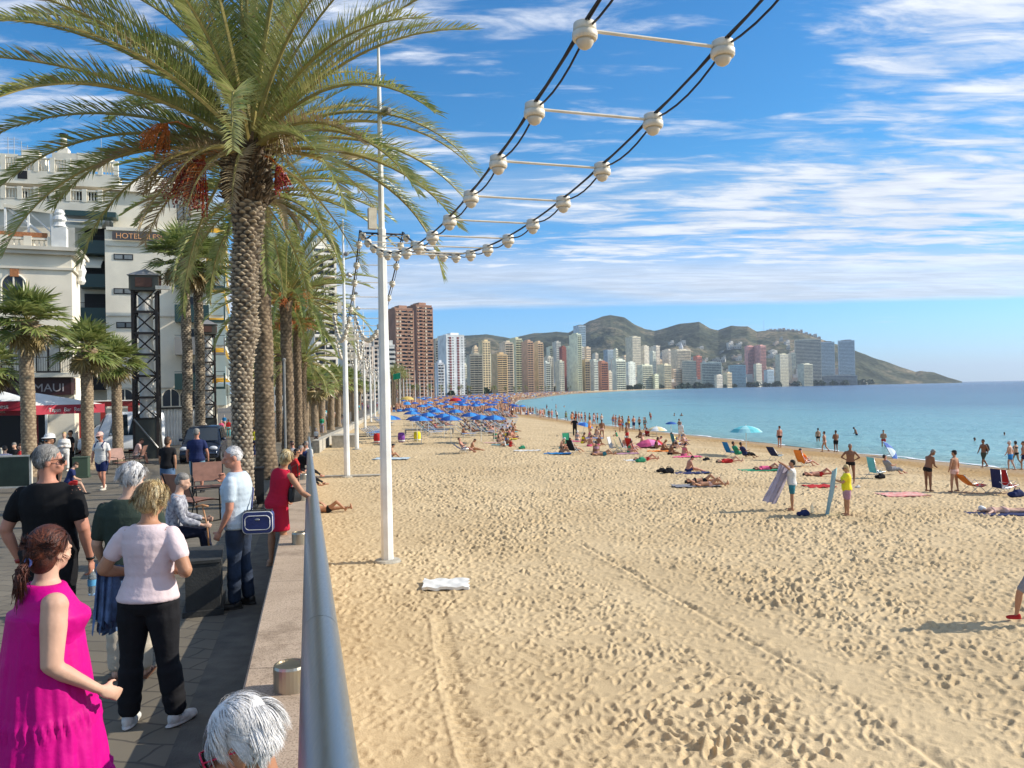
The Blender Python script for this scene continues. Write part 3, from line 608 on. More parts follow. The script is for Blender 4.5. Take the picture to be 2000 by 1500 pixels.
b = MB(); cluster(b, (tp[0]-1.1, -.5, Ht+.45), (-.75, -.3, .1), 70, .8, 6, 0, 0); b.build('date_cluster', [LORA, LDATE], o)
b = MB(); cluster(b, (tp[0]+.35, -.2, Ht-.1), (.4, -.1, -.25), 45, .6, 7, 0, 1); b.build('date_cluster', [LORA, LDATE], o)
b = MB(); cluster(b, (tp[0]+.4, -.3, Ht+.3), (.8, -.2, .5), 50, .9, 9, 0, 0); b.build('date_cluster', [LDRY, LDRY], o)
# --- second palm right behind it
D2 = 26.5; q = P(519, 771, D2); base = Vector((q.x, q.y, float(prom_z(q.y)))); H2 = P(520, 375, D2).z-base.z
o = empty('date_palm', base); tag(o, 'date palm with slimmer dark trunk just behind the big one, crown mixing with it', 'palm tree', 'date palms along the promenade')
me, tp = boss_trunk(H2, [(0, .42, .3), (1.0, .33, .3), (6, .29, .5), (H2, .36, .8)], 9, .12, .05, 48, int(H2/.12*5), 3, (-.2, 0)); me.materials.append(BK3)
link('trunk', me, o); CR2 = date_crown(33, 46, 4.9, 66, .5, -30, 9, .024, .026); CR2M = CR2.mesh('crown', CM); link('crown', CR2M, o, (tp[0], tp[1], H2))
# --- row of date palms farther along
ORM = MB(); cluster(ORM, (-.3, -.3, 0), (-.7, -.3, .35), 46, 1.0, 15, 0, 0); cluster(ORM, (.3, -.3, 0), (.7, -.3, .35), 46, 1.0, 16, 0, 0); cluster(ORM, (0, -.4, 0), (.1, -.7, .1), 36, .8, 17, 0, 0); ORM = ORM.mesh('date_cluster', [LORA])
CR3M = date_crown(41, 44, 4.0, 40, .42, -20, 3, .03, .028).mesh('crown', CM); CR4M = date_crown(42, 26, 3.6, 24, .45, -20, 3, .035, .045).mesh('crown', CM)
CR5M = date_crown(45, 56, 4.6, 56, .5, -5, 3, .03, .026).mesh('crown', [LG2, LG2, LG, LRA]); HD = 8.0; TM3, _ = boss_trunk(HD, [(0, .33, .4), (2, .27, .5), (HD-.8, .27, .7), (HD, .36, .8)], 8, .16, .05, 28, 150, 5); TM3.materials.append(BK3)
def palm_at(name, px, ycrown, D, crown, tm, H0, label, group, rz=0, sc=1., extra=None, dates=False, xoff=0):
    q = P(px, 771, D); z0 = float(prom_z(q.y)) if q.x < wall_x(q.y) else float(sand_z(q.x, q.y)); Hh = P(px, ycrown, D).z-z0
    o = empty(name, (q.x, q.y, z0)); tag(o, label, 'palm tree', group); t = link('trunk', tm, o, rz=rz); t.scale = (sc, sc, Hh/H0)
    link('crown', crown, o, (0, 0, Hh), rz, sc)
    if dates: link('date_cluster', ORM, o, (0, 0, Hh+.05), 0, sc)
    return o
gdp = 'date palms along the promenade'
palm_at('date_palm', 562, 580, 44, CR5M, TM3, HD, 'date palm with a ring of bright orange date stalks, right of the dark trunk', gdp, .3, 1.15, dates=True)
palm_at('date_palm', 582, 630, 50, CR5M, TM3, HD, 'shorter date palm with orange stalks close behind the bright orange one', gdp, 1.9, .95, dates=True)
palm_at('date_palm', 592, 706, 58, CR3M, TM3, HD, 'low date palm with drooping fronds beside the promenade path', gdp, 3.1, .95)
palm_at('date_palm', 545, 690, 62, CR3M, TM3, HD, 'date palm seen low between the two thick trunks', gdp, 4.1, .9)
# --- fan palms
def fan_crown(seed, nl, pet, rad, nseg=22, dead=14):
    g = np.random.default_rng(seed); b = MB()
    def fan(az, ph, L_, r_, mi):
        ca, sa = math.cos(az), math.sin(az); d = Vector((math.cos(ph)*ca, math.cos(ph)*sa, math.sin(ph))); s = Vector((-sa, ca, 0)); up = s.cross(d); e = d*L_+Vector((0, 0, -.06*L_))
        b.tube([Vector((0, 0, 0)), e*.5+Vector((0, 0, .03)), e], [.018, .014, .012], 3, 2)
        for k in range(nseg):
            a = R(-115+230*(k+.5)/nseg); dv = (d*math.cos(a)+s*math.sin(a)+up*(.18*math.cos(a*2))).normalized(); da = R(230/nseg/2)*1.0
            pv = (s*math.cos(a)-d*math.sin(a)); l_ = r_*(.78+.22*math.cos(a))*g.uniform(.9, 1.08); m1 = e+dv*l_*.55; tip = m1+(dv+Vector((0, 0, -.12-.5*g.random()*(1.2 if mi else .8)))).normalized()*l_*.5
            w = pv*math.sin(da)*l_*.55; fo = up*.02*(1 if k % 2 else -1)
            b.add([e, m1-w+fo, m1+w-fo, tip], [(0, 1, 2), (1, 3, 2)], mi)
    for i in range(nl):
        a = i/nl; az = i*2.39996+g.normal(0, .25); ph = R(88-118*a)+g.normal(0, .16); fan(az, ph, pet*g.uniform(.8, 1.1)*(.6+.4*a), rad*g.uniform(.88, 1.1), 0)
    for i in range(dead):
        az = g.uniform(0, 6.28); fan(az, R(g.uniform(-75, -35)), pet*.7, rad*.75, 1)
    return b.mesh('crown', [LFAN, LFDRY, LRA])
FC1 = fan_crown(1, 46, .95, .85); FC2 = fan_crown(2, 40, .9, .8, 16, 20); FCF = fan_crown(3, 22, .9, .9, 9, 10)
HF = 5.; TF, _ = boss_trunk(HF, [(0, .30, .3), (.4, .24, .3), (3.9, .215, .5), (4.35, .24, 1.5), (4.6, .38, 2.5), (HF, .30, 2.5)], 9, .09, .035, 40, 240, 8); TF.materials.append(BK2)
gf = 'fan palms in front of the restaurant'
palm_at('fan_palm', 55, 628, 30, FC1, TF, HF, 'tallest fan palm with a bushy brown beard under its crown, left on the plaza', gf, 0, 1.12)
palm_at('fan_palm', 170, 680, 34, FC2, TF, HF, 'middle fan palm of the three on the plaza', gf, 2, 1.1)
palm_at('fan_palm', 231, 706, 38, FC1, TF, HF, 'slimmest fan palm with leaning trunk beside the lattice tower', gf, 4, 1.05).rotation_euler.y = R(-2)
palm_at('fan_palm', -18, 715, 33, FC2, TF, HF, 'fan palm cut off by the left edge of the picture', gf, 1, 1.05)
HW = 12.; TW, _ = boss_trunk(HW, [(0, .34, .5), (1, .27, .6), (HW-1.2, .24, .9), (HW, .3, 1.8)], 8, .12, .03, 24, 400, 9); TW.materials.append(BK1)
gw = 'twin tall palms before the hotel'
palm_at('tall_palm', 366, 505, 46, fan_crown(5, 46, 1.5, 1.25, 20, 12), TW, HW, 'left one of two tall thin palms in front of the white hotel', gw, 0, 1.1)
palm_at('tall_palm', 391, 515, 48, fan_crown(6, 42, 1.4, 1.2, 20, 12), TW, HW, 'right one of two tall thin palms in front of the white hotel', gw, 1, 1.1)
# far rows of fan palms on the promenade
k = 0
for (px, yc, D) in ((614, 752, 70), (628, 748, 78), (646, 744, 84), (660, 742, 92), (676, 745, 100), (690, 744, 110), (640, 752, 120), (655, 754, 135), (668, 752, 150), (604, 742, 96), (622, 756, 125), (684, 756, 165), (702, 756, 190), (596, 738, 80), (712, 755, 215), (500, 728, 75), (503, 745, 90)):
    palm_at('fan_palm', px, yc, D, FCF, TF, HF, 'bushy fan palm in the far row lining the promenade', 'far row of fan palms lining the promenade', k*1.3, 1.5 if D > 60 else 1.1); k += 1
for (px, yc, D) in ((766, 733, 205), (772, 726, 210), (779, 730, 220), (786, 728, 226), (769, 738, 235), (791, 736, 240), (782, 735, 250)):
    palm_at('date_palm', px, yc, D, CR4M, TM3, HD, 'date palm in the dense clump beside the green flag', 'clump of palms beside the green flag', k*1.7, .75); k += 1
g = np.random.default_rng(77)
for i in range(46):
    D = 250*math.exp(i/46*1.75)+g.uniform(-5, 5); x = float(wall_x(D))-g.uniform(6, 30)-D*.015; px = 1000+1500*x/D; yc = hor(px)-(g.uniform(5.5, 8)-4.2)/D*1500
    palm_at('fan_palm' if i % 2 else 'date_palm', px, yc, D, FCF if i % 2 else CR4M, TF if i % 2 else TM3, HF if i % 2 else HD, 'small distant palm on the seafront below the towers', 'distant palms on the seafront', i, 1.5 if i % 2 else .8)
# ------------------------------------------------------------------ towers along the bay
M_ROOF = mat('roof_grey', (.30, .28, .26), .9, var=.3, vs=.3)
M_GLASS = mat('window_glass', (.035, .045, .06), .3, spec=.4, var=.5, vs=.35)
M_GLASSB = mat('blue_glass', (.26, .33, .36), .2, spec=.8, var=.3, vs=.2)
_wc = {}
def wallm(c, d=.22):
    k = 'plaster_%02x%02x%02x' % tuple(int(255*v) for v in c)
    return mat(k, c, .85, var=d, vs=.12, bump=0)
def shutters(seed, n, x0, x1, b, y, z, h, ax, cols):
    g = np.random.default_rng(seed)
    for i in range(n):
        if g.random() < .55:
            c = x0+(x1-x0)*(i+.5)/n; w = (x1-x0)/n*g.uniform(.4, .9); hh = h*g.uniform(.35, .95)
            if ax == 0: b.box((c, y-.06, z+h-hh/2), (w, .12, hh), 0, 1+int(g.integers(cols)))
            else: b.box((y+.06, c, z+h-hh/2), (.12, w, hh), 0, 1+int(g.integers(cols)))
def tower(px0, px1, ytop, D, col, style='bal', yaw=18, side=.35, label='', cat='apartment tower', fh=3.0, group=None, roof=True, col2=None, zb=None, cols=None, detail=None, depth=None, name='apartment_tower', awn=None):
    W_ = (px1-px0)/1500*D; cx = ((px0+px1)/2-1000)/1500*D
    # viewing direction tilts what a yaw shows
    view = math.atan2(cx, D); rel = R(yaw)-view     # angle of the front face to the sight line
    if abs(math.sin(rel)) < .08: rel = .08*(1 if rel >= 0 else -1)
    w = (1-side)*W_/math.cos(rel); d = side*W_/abs(math.sin(rel)); d = min(d, 42) if depth is None else depth
    zt = P((px0+px1)/2, ytop, D).z; z0 = zb if zb is not None else 0.9
    if D < 420: z0 = float(prom_z(D))
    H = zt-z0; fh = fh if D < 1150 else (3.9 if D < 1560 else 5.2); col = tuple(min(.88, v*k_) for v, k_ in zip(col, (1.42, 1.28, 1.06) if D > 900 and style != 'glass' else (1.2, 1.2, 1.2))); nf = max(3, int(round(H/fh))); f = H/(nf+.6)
    detail = detail if detail is not None else (2 if D < 1000 else (1 if D < 1560 else 0))
    o = empty(name, (cx, D+d*.3, z0), R(yaw)); tag(o, label, cat, group)
    wm = wallm(col); wm2 = wallm(col2) if col2 else wm; cols = cols or [(.5, .42, .33), (.7, .66, .58)]; pal = [wm]+[wallm(c) for c in cols]
    b = MB(); b.box((0, 0, H/2-.3), (w, d, H-.6)); b.build('wall', wm, o)
    if roof:
        b = MB(); b.box((0, 0, H-.15), (w+.3, d+.3, .9)); b.box((w*.1, 0, H+1.6), (w*.45, d*.5, 2.8)); b.box((-w*.2, d*.1, H+1), (w*.2, d*.3, 1.6)); b.build('roof', wm2 if style != 'glass' else M_ROOF, o)
    hw, hd = w/2, d/2
    def floor_mesh(var):
        bw = MB(); bb = MB(); gl = M_GLASS; wh = .62 if detail == 2 else .46
        if style == 'bal':
            nb = max(2, int(w/5)); ns = max(1, int(d/5))
            bw.box((0, -hd-.04, .55*f), (w*.94, .12, f*wh)); bw.box((hw+.04, 0, .55*f), (.12, d*.94, f*wh))
            bb.box((0, -hd-.6, 0), (w*.98, 1.3, .22)); bb.box((0, -hd-1.22, .5), (w*.98, .12, .95), 0, 0)
            bb.box((hw+.6, 0, 0), (1.3, d*.98, .22)); bb.box((hw+1.22, 0, .5), (.12, d*.98, .95), 0, 0)
            for i in range(nb+1): bb.box((-w*.49+w*.98*i/nb, -hd-.6, f/2), (.22, 1.25, f))
            for i in range(ns+1): bb.box((hw+.6, -d*.49+d*.98*i/ns, f/2), (1.25, .22, f))
            if detail == 2:
                shutters(var*7+int(px0), nb*2, -w*.48, w*.48, bb, -hd-1.2, .95, f-1.1, 0, len(cols)); shutters(var*3+1, ns*2, -d*.48, d*.48, bb, hd*0+hw+1.2, .95, f-1.1, 1, len(cols))
        elif style == 'band':
            bw.box((0, -hd-.04, .55*f), (w*.97, .12, f*.45)); bw.box((hw+.04, 0, .55*f), (.12, d*.97, f*.45))
            bb.box((0, -hd-.25, 0), (w, .5, f*.42)); bb.box((hw+.25, 0, 0), (.5, d, f*.42))
        elif style == 'strip':
            nb = 4; gl = M_GLASS
            for i in range(nb): 
                c = -hw+w*(i+.5)/nb; bw.box((c, -hd-.05, .5*f), (w/nb*.22, .12, f*.4))
            for c, s_ in ((-hw*.55, 1), (hw*.3, 1)): bb.box((c, -hd-.12, .42*f), (w*.12, .25, f*.72), 0, 1)
            bw.box((hw+.04, 0, .55*f), (.12, d*.94, f*.62)); bb.box((hw+.7, 0, 0), (1.5, d, .25)); bb.box((hw+1.4, 0, .5), (.12, d, 1.0)); bb.box((hw+.7, -d*.2, f/2), (1.5, .25, f))
        elif style == 'grid':
            nb = max(3, int(w/3.4)); ns = max(2, int(d/3.4))
            for i in range(nb): bw.box((-hw+w*(i+.5)/nb, -hd-.03, .55*f), (w/nb*.55, .12, f*.5))
            for i in range(ns): bw.box((hw+.03, -hd+d*(i+.5)/ns, .55*f), (.12, d/ns*.55, f*.5))
            bb.box((0, -hd-.08, .02), (w, .16, .3)); bb.box((hw+.08, 0, .02), (.16, d, .3))
        else:
            gl = M_GLASSB; bw.box((0, -hd-.04, .5*f), (w*.96, .12, f*.72)); bw.box((hw+.04, 0, .5*f), (.12, d*.96, f*.72)); bb.box((0, -hd-.3, .0), (w*.98, .6, .3)); bb.box((hw+.3, 0, 0), (.6, d*.98, .3))
        return bw, bb, gl
    if detail == 0:
        aw, ab = MB(), MB()
        for k in range(nf):
            bw, bb, gl = floor_mesh(0)
            for src, dst in ((bw, aw), (bb, ab)): dst.add([(v[0], v[1], v[2]+k*f) for v in src.v], src.f, 0)
        aw.build('window_rows', gl, o); ab.build('balcony_rows', wm2, o)
    else:
        vs_ = []
        for v in range(3 if style == 'bal' and detail == 2 else 1):
            bw, bb, gl = floor_mesh(v+1); p2_ = [wm2]+[wallm(c) for c in cols]; vs_.append((bw.mesh('window_row', gl), bb.mesh('balcony', p2_)))
        for k in range(nf):
            mw, mb = vs_[(k*7+k//3) % len(vs_)]; link('window_row', mw, o, (0, 0, k*f+.2)); link('balcony', mb, o, (0, 0, k*f+.2))
    return o
BR = [(.40, .22, .13), (.55, .40, .27), (.30, .16, .10), (.65, .55, .42)]
GT = 'towers lining the seafront of the bay'
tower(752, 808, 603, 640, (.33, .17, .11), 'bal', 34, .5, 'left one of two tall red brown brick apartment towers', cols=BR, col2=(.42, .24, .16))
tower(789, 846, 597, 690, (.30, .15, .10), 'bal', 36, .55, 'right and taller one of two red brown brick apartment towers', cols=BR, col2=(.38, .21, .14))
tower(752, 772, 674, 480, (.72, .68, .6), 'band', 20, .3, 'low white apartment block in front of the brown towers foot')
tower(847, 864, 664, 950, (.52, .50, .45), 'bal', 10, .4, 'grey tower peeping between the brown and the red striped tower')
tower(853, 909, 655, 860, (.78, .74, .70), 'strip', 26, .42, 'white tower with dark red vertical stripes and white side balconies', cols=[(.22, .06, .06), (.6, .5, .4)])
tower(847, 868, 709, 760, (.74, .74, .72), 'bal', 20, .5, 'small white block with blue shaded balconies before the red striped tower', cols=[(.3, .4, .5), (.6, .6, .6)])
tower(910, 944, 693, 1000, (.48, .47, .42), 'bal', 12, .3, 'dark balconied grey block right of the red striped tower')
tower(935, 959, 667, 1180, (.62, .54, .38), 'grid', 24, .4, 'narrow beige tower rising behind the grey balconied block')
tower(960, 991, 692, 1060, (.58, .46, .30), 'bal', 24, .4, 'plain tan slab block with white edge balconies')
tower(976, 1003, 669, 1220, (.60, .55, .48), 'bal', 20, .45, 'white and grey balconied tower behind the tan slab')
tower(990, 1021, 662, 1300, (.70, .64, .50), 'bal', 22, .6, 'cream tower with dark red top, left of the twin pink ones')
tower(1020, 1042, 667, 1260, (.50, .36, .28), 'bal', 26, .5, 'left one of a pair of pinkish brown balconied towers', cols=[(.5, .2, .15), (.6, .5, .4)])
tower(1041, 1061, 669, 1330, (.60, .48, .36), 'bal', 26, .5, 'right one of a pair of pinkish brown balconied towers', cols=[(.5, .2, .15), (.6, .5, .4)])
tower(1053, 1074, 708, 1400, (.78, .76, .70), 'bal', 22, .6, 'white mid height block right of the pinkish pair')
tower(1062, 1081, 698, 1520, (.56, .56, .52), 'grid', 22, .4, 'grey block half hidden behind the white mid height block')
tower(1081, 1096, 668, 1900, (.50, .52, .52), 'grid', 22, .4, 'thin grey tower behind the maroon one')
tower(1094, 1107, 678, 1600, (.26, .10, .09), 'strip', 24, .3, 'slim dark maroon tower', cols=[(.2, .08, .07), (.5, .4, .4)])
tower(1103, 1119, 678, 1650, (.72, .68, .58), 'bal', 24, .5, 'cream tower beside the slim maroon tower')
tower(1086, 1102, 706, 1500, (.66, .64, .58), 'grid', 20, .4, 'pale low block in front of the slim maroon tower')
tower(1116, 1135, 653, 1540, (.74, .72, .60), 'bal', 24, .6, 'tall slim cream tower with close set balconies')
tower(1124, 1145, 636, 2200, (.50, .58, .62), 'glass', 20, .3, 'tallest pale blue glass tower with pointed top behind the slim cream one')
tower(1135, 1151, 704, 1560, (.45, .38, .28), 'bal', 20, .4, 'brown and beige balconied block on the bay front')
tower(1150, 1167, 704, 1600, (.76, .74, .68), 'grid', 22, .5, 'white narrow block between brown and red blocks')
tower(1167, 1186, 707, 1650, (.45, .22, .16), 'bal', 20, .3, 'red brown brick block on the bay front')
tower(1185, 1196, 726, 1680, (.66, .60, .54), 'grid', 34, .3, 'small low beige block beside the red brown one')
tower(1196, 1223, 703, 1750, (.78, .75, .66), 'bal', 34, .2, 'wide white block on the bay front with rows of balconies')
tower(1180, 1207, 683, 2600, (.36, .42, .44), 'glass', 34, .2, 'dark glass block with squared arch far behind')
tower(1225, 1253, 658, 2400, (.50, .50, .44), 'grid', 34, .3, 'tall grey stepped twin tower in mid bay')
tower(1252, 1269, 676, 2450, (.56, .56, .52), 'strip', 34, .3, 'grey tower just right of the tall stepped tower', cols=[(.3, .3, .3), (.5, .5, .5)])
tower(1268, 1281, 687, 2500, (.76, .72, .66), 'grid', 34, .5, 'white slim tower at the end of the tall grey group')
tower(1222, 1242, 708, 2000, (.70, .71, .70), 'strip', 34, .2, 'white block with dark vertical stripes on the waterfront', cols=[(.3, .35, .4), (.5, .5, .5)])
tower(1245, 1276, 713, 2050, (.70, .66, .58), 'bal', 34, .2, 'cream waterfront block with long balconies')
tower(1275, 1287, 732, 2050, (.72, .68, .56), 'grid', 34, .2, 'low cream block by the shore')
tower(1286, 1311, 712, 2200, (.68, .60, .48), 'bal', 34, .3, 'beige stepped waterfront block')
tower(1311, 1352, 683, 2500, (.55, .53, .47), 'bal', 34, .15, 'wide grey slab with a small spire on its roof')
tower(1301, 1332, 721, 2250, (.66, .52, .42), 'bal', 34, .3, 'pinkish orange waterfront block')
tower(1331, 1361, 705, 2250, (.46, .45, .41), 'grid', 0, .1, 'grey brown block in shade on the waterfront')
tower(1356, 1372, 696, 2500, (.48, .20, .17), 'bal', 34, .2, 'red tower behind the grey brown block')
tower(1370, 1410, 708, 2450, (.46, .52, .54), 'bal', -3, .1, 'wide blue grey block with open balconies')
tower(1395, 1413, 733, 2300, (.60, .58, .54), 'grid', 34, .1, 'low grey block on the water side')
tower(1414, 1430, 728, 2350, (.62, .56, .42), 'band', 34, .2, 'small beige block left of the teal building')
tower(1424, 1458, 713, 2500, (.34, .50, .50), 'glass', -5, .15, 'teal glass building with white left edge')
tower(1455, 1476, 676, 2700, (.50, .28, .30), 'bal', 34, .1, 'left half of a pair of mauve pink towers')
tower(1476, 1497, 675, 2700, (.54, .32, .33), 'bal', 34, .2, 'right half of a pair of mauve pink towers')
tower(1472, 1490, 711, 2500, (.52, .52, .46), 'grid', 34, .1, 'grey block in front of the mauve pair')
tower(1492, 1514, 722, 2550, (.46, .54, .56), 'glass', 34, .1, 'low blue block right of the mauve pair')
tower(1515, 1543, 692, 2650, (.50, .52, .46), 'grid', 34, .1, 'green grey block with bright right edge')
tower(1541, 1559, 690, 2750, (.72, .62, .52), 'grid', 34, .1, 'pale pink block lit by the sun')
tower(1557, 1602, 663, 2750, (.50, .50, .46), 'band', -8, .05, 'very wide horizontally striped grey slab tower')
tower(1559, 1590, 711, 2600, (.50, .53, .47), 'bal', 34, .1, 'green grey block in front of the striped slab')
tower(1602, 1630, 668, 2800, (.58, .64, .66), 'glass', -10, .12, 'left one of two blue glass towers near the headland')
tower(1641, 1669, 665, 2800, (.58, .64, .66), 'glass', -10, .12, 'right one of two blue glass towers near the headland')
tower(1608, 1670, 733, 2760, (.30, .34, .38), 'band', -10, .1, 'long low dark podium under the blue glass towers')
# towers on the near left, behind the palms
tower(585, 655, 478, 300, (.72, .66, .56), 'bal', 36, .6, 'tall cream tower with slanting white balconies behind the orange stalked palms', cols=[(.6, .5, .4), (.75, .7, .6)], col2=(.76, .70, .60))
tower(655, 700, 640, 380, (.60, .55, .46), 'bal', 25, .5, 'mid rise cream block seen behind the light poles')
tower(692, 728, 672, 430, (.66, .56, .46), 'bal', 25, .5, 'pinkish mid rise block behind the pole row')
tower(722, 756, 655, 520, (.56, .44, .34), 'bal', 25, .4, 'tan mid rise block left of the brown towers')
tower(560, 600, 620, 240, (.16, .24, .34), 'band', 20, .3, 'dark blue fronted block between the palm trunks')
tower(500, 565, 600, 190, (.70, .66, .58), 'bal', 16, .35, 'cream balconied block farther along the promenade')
g = np.random.default_rng(5)
for i in range(60):
    px = g.uniform(900, 1330) if i < 44 else g.uniform(1330, 1560); D = float(np.interp(px, [905, 1000, 1100, 1250, 1560], [1250, 1500, 2000, 2600, 2900]))*g.uniform(.98, 1.1); w_ = g.uniform(8, 17); c_ = [(.70, .66, .58), (.58, .50, .40), (.50, .50, .47), (.62, .60, .56)][i % 4]
    tower(px, px+w_, g.uniform(676, 716) if px < 1300 else g.uniform(712, 732), D, c_, ['bal', 'grid', 'band'][i % 3], 34, .4, 'plain tower block standing behind the front row of seafront towers', group='blocks in the back rows of the town', detail=0)
# spire on the wide grey slab
b = MB(); q = P(1332, 683, 2495); b.lathe((0, 0, 0), [(7, 0), (7, 8), (5, 14), (1.2, 22), (.3, 36)], 10); s = b.build('roof_spire', wallm((.6, .6, .58)), None, loc=(q.x, q.y+12, q.z)); tag(s, 'small pointed spire on the roof of the wide grey slab', 'spire')
b = MB(); b.lathe((0, 0, 0), [(.6, 0), (.35, 60)], 5); q = P(1492, 645, 3900); tag(b.build('radio_mast', M_GREYM, None, loc=(q.x, q.y, q.z-8)), 'thin radio mast on the ridge right of the rounded hill', 'mast')
# ------------------------------------------------------------------ hills
prof = [(700, 668), (800, 664), (870, 660), (905, 656), (950, 653), (1000, 661), (1045, 651), (1090, 648), (1112, 650), (1135, 638), (1155, 627), (1180, 618), (1195, 615), (1222, 620), (1240, 632), (1262, 643), (1280, 646), (1305, 640), (1330, 633), (1368, 628), (1388, 641), (1405, 645), (1430, 636), (1462, 637), (1480, 647), (1500, 646), (1560, 646), (1585, 654), (1620, 668), (1660, 681), (1700, 696), (1750, 713), (1788, 726), (1800, 724), (1825, 727), (1850, 736), (1868, 742), (1879, 745.3)]
pxs = np.array([p[0] for p in prof], float); pys = np.array([p[1] for p in prof], float)
_sm = lambda px, a, b_: sum(np.interp(np.asarray(px)+k, a, b_) for k in range(-160, 161, 20))/17
D1 = lambda px: _sm(px, [700, 1100, 1300, 1500, 1879], [4300, 4300, 4000, 3700, 3450])
D0 = lambda px: _sm(px, [700, 1100, 1300, 1500, 1700, 1879], [2100, 2150, 2650, 2850, 3050, 3400])
nu, nv = 900, 150
PX = np.linspace(700, 1879, nu); V = np.linspace(0, 1.5, nv); PXX, VV = np.meshgrid(PX, V, indexing='ij')
DD = D0(PXX)+(D1(PXX)-D0(PXX))*VV; XXh = (PXX-1000)/1500*DD; YYh = DD
ridge = (hor(PXX)-np.interp(PXX, pxs, pys))/1500*D1(PXX)+CAM_Z
def fbm(x, y, s, seed, o=5):
    t = 0; a = 1; n_ = 0
    for k in range(o): t = t+a*vnoise(x, y, seed+k, s/(2**k)); n_ += a; a *= .5
    return t/n_
n1 = fbm(XXh, YYh, 520, 60, 6); rid = 1-np.abs(2*fbm(XXh+3000, YYh, 430, 80, 6)-1)*1.6
cross = np.where(VV <= 1, np.interp(VV, [0, .12, .45, .8, 1], [0, .07, .36, .80, 1]), np.interp(VV, [1, 1.5], [1, .6]))
wob = (1-np.abs(cross*2-1))
Zh = ridge*np.clip(cross + wob*((n1-.5)*.55+(rid-.6)*.28), 0, 1.0)*np.where(VV <= 1, 1, 1)
Zh = np.where(np.abs(VV-1) < .012, ridge, np.minimum(Zh, ridge*(.15+.85*VV) if False else Zh))
Zh = Zh + (fbm(XXh, YYh, 60, 99, 3)-.5)*7*np.clip(cross*3, 0, 1)*(np.clip(ridge/40, 0, 1))
Zh = np.where(VV < .01, -2, np.maximum(Zh, .5*(VV > .03)))
def hill_mat():
    m = bpy.data.materials.new('hillside'); m.use_nodes = True; nt = m.node_tree; n = nt.nodes; l = nt.links; b = n['Principled BSDF']; b.inputs['Roughness'].default_value = .95; b.inputs['Specular IOR Level'].default_value = .1
    g = n.new('ShaderNodeNewGeometry'); a = n.new('ShaderNodeTexNoise'); a.inputs['Scale'].default_value = .006; a.inputs['Detail'].default_value = 10; a.inputs['Roughness'].default_value = .65; l.new(g.outputs['Position'], a.inputs['Vector'])
    cr = n.new('ShaderNodeValToRGB'); e = cr.color_ramp.elements; e[0].position = .40; e[0].color = (.055, .062, .038, 1); e[1].position = .68; e[1].color = (.34, .26, .17, 1); x = e.new(.50); x.color = (.105, .11, .065, 1); x = e.new(.58); x.color = (.20, .165, .10, 1)
    l.new(a.outputs['Fac'], cr.inputs[0]); c = n.new('ShaderNodeTexNoise'); c.inputs['Scale'].default_value = .06; c.inputs['Detail'].default_value = 5; l.new(g.outputs['Position'], c.inputs['Vector'])
    r2 = n.new('ShaderNodeValToRGB'); r2.color_ramp.elements[0].position = .42; r2.color_ramp.elements[0].color = (.35, .45, .4, 1); r2.color_ramp.elements[1].position = .6; l.new(c.outputs['Fac'], r2.inputs[0])
    mx = n.new('ShaderNodeMix'); mx.data_type = 'RGBA'; mx.blend_type = 'MULTIPLY'; mx.inputs['Factor'].default_value = .9; l.new(cr.outputs[0], mx.inputs['A']); l.new(r2.outputs[0], mx.inputs['B']); l.new(mx.outputs['Result'], b.inputs['Base Color'])
    bp = n.new('ShaderNodeBump'); bp.inputs['Strength'].default_value = .8; bp.inputs['Distance'].default_value = 6; l.new(c.outputs['Fac'], bp.inputs['Height']); l.new(bp.outputs[0], b.inputs['Normal']); return m
tag(np_mesh('hills', XXh, YYh, Zh, hill_mat()), kind='structure')
from mathutils.bvhtree import BVHTree
def hill_z(px, D):
    i = np.clip((px-700)/(1879-700)*(nu-1), 0, nu-1); v = (D-D0(px))/(D1(px)-D0(px)); j = np.clip(v/1.5*(nv-1), 0, nv-1); return float(Zh[int(i), int(j)])
# houses on the slopes
hm = MB(); hm.box((0, 0, 3), (14, 11, 7)); hm.box((0, 0, 7), (15, 12, .8)); hm.box((3, -2, 9), (7, 7, 4))
for i in range(3): hm.box((-4.5+i*4.5, -5.55, 3.2), (2, .2, 2.2), 0, 1)
HOUSE = [hm.mesh('house', [wallm(c), M_GLASS]) for c in ((.66, .62, .54), (.60, .46, .34), (.50, .49, .44))]
for i in range(150):
    px = g.uniform(1275, 1570) if i < 115 else g.uniform(930, 1300); vv = (g.beta(1.6, 2.4)*.75+.03) if i < 115 else g.uniform(.0, .06)
    D = float(D0(px)+(D1(px)-D0(px))*vv); z = hill_z(px, D)
    h = link('hillside_house', HOUSE[i % 3], None, ((px-1000)/1500*D, D, z-.5), g.uniform(-.5, .5), (g.uniform(.8, 2.2), g.uniform(.8, 1.5), g.uniform(.9, 2.3)))
    tag(h, 'small pale house among the scrub on the hillside behind the bay', 'house', 'houses on the hillside')
for i, px in enumerate(np.linspace(1505, 1600, 12)):
    D = float(D1(px))-8; h = link('hillside_house', HOUSE[i % 2], None, ((px-1000)/1500*D, D, hill_z(px, D)-3), 0, (g.uniform(1, 2.2), 1, g.uniform(.9, 1.6)))
    tag(h, 'villa standing on the skyline of the right hill', 'house', 'villas on the skyline')
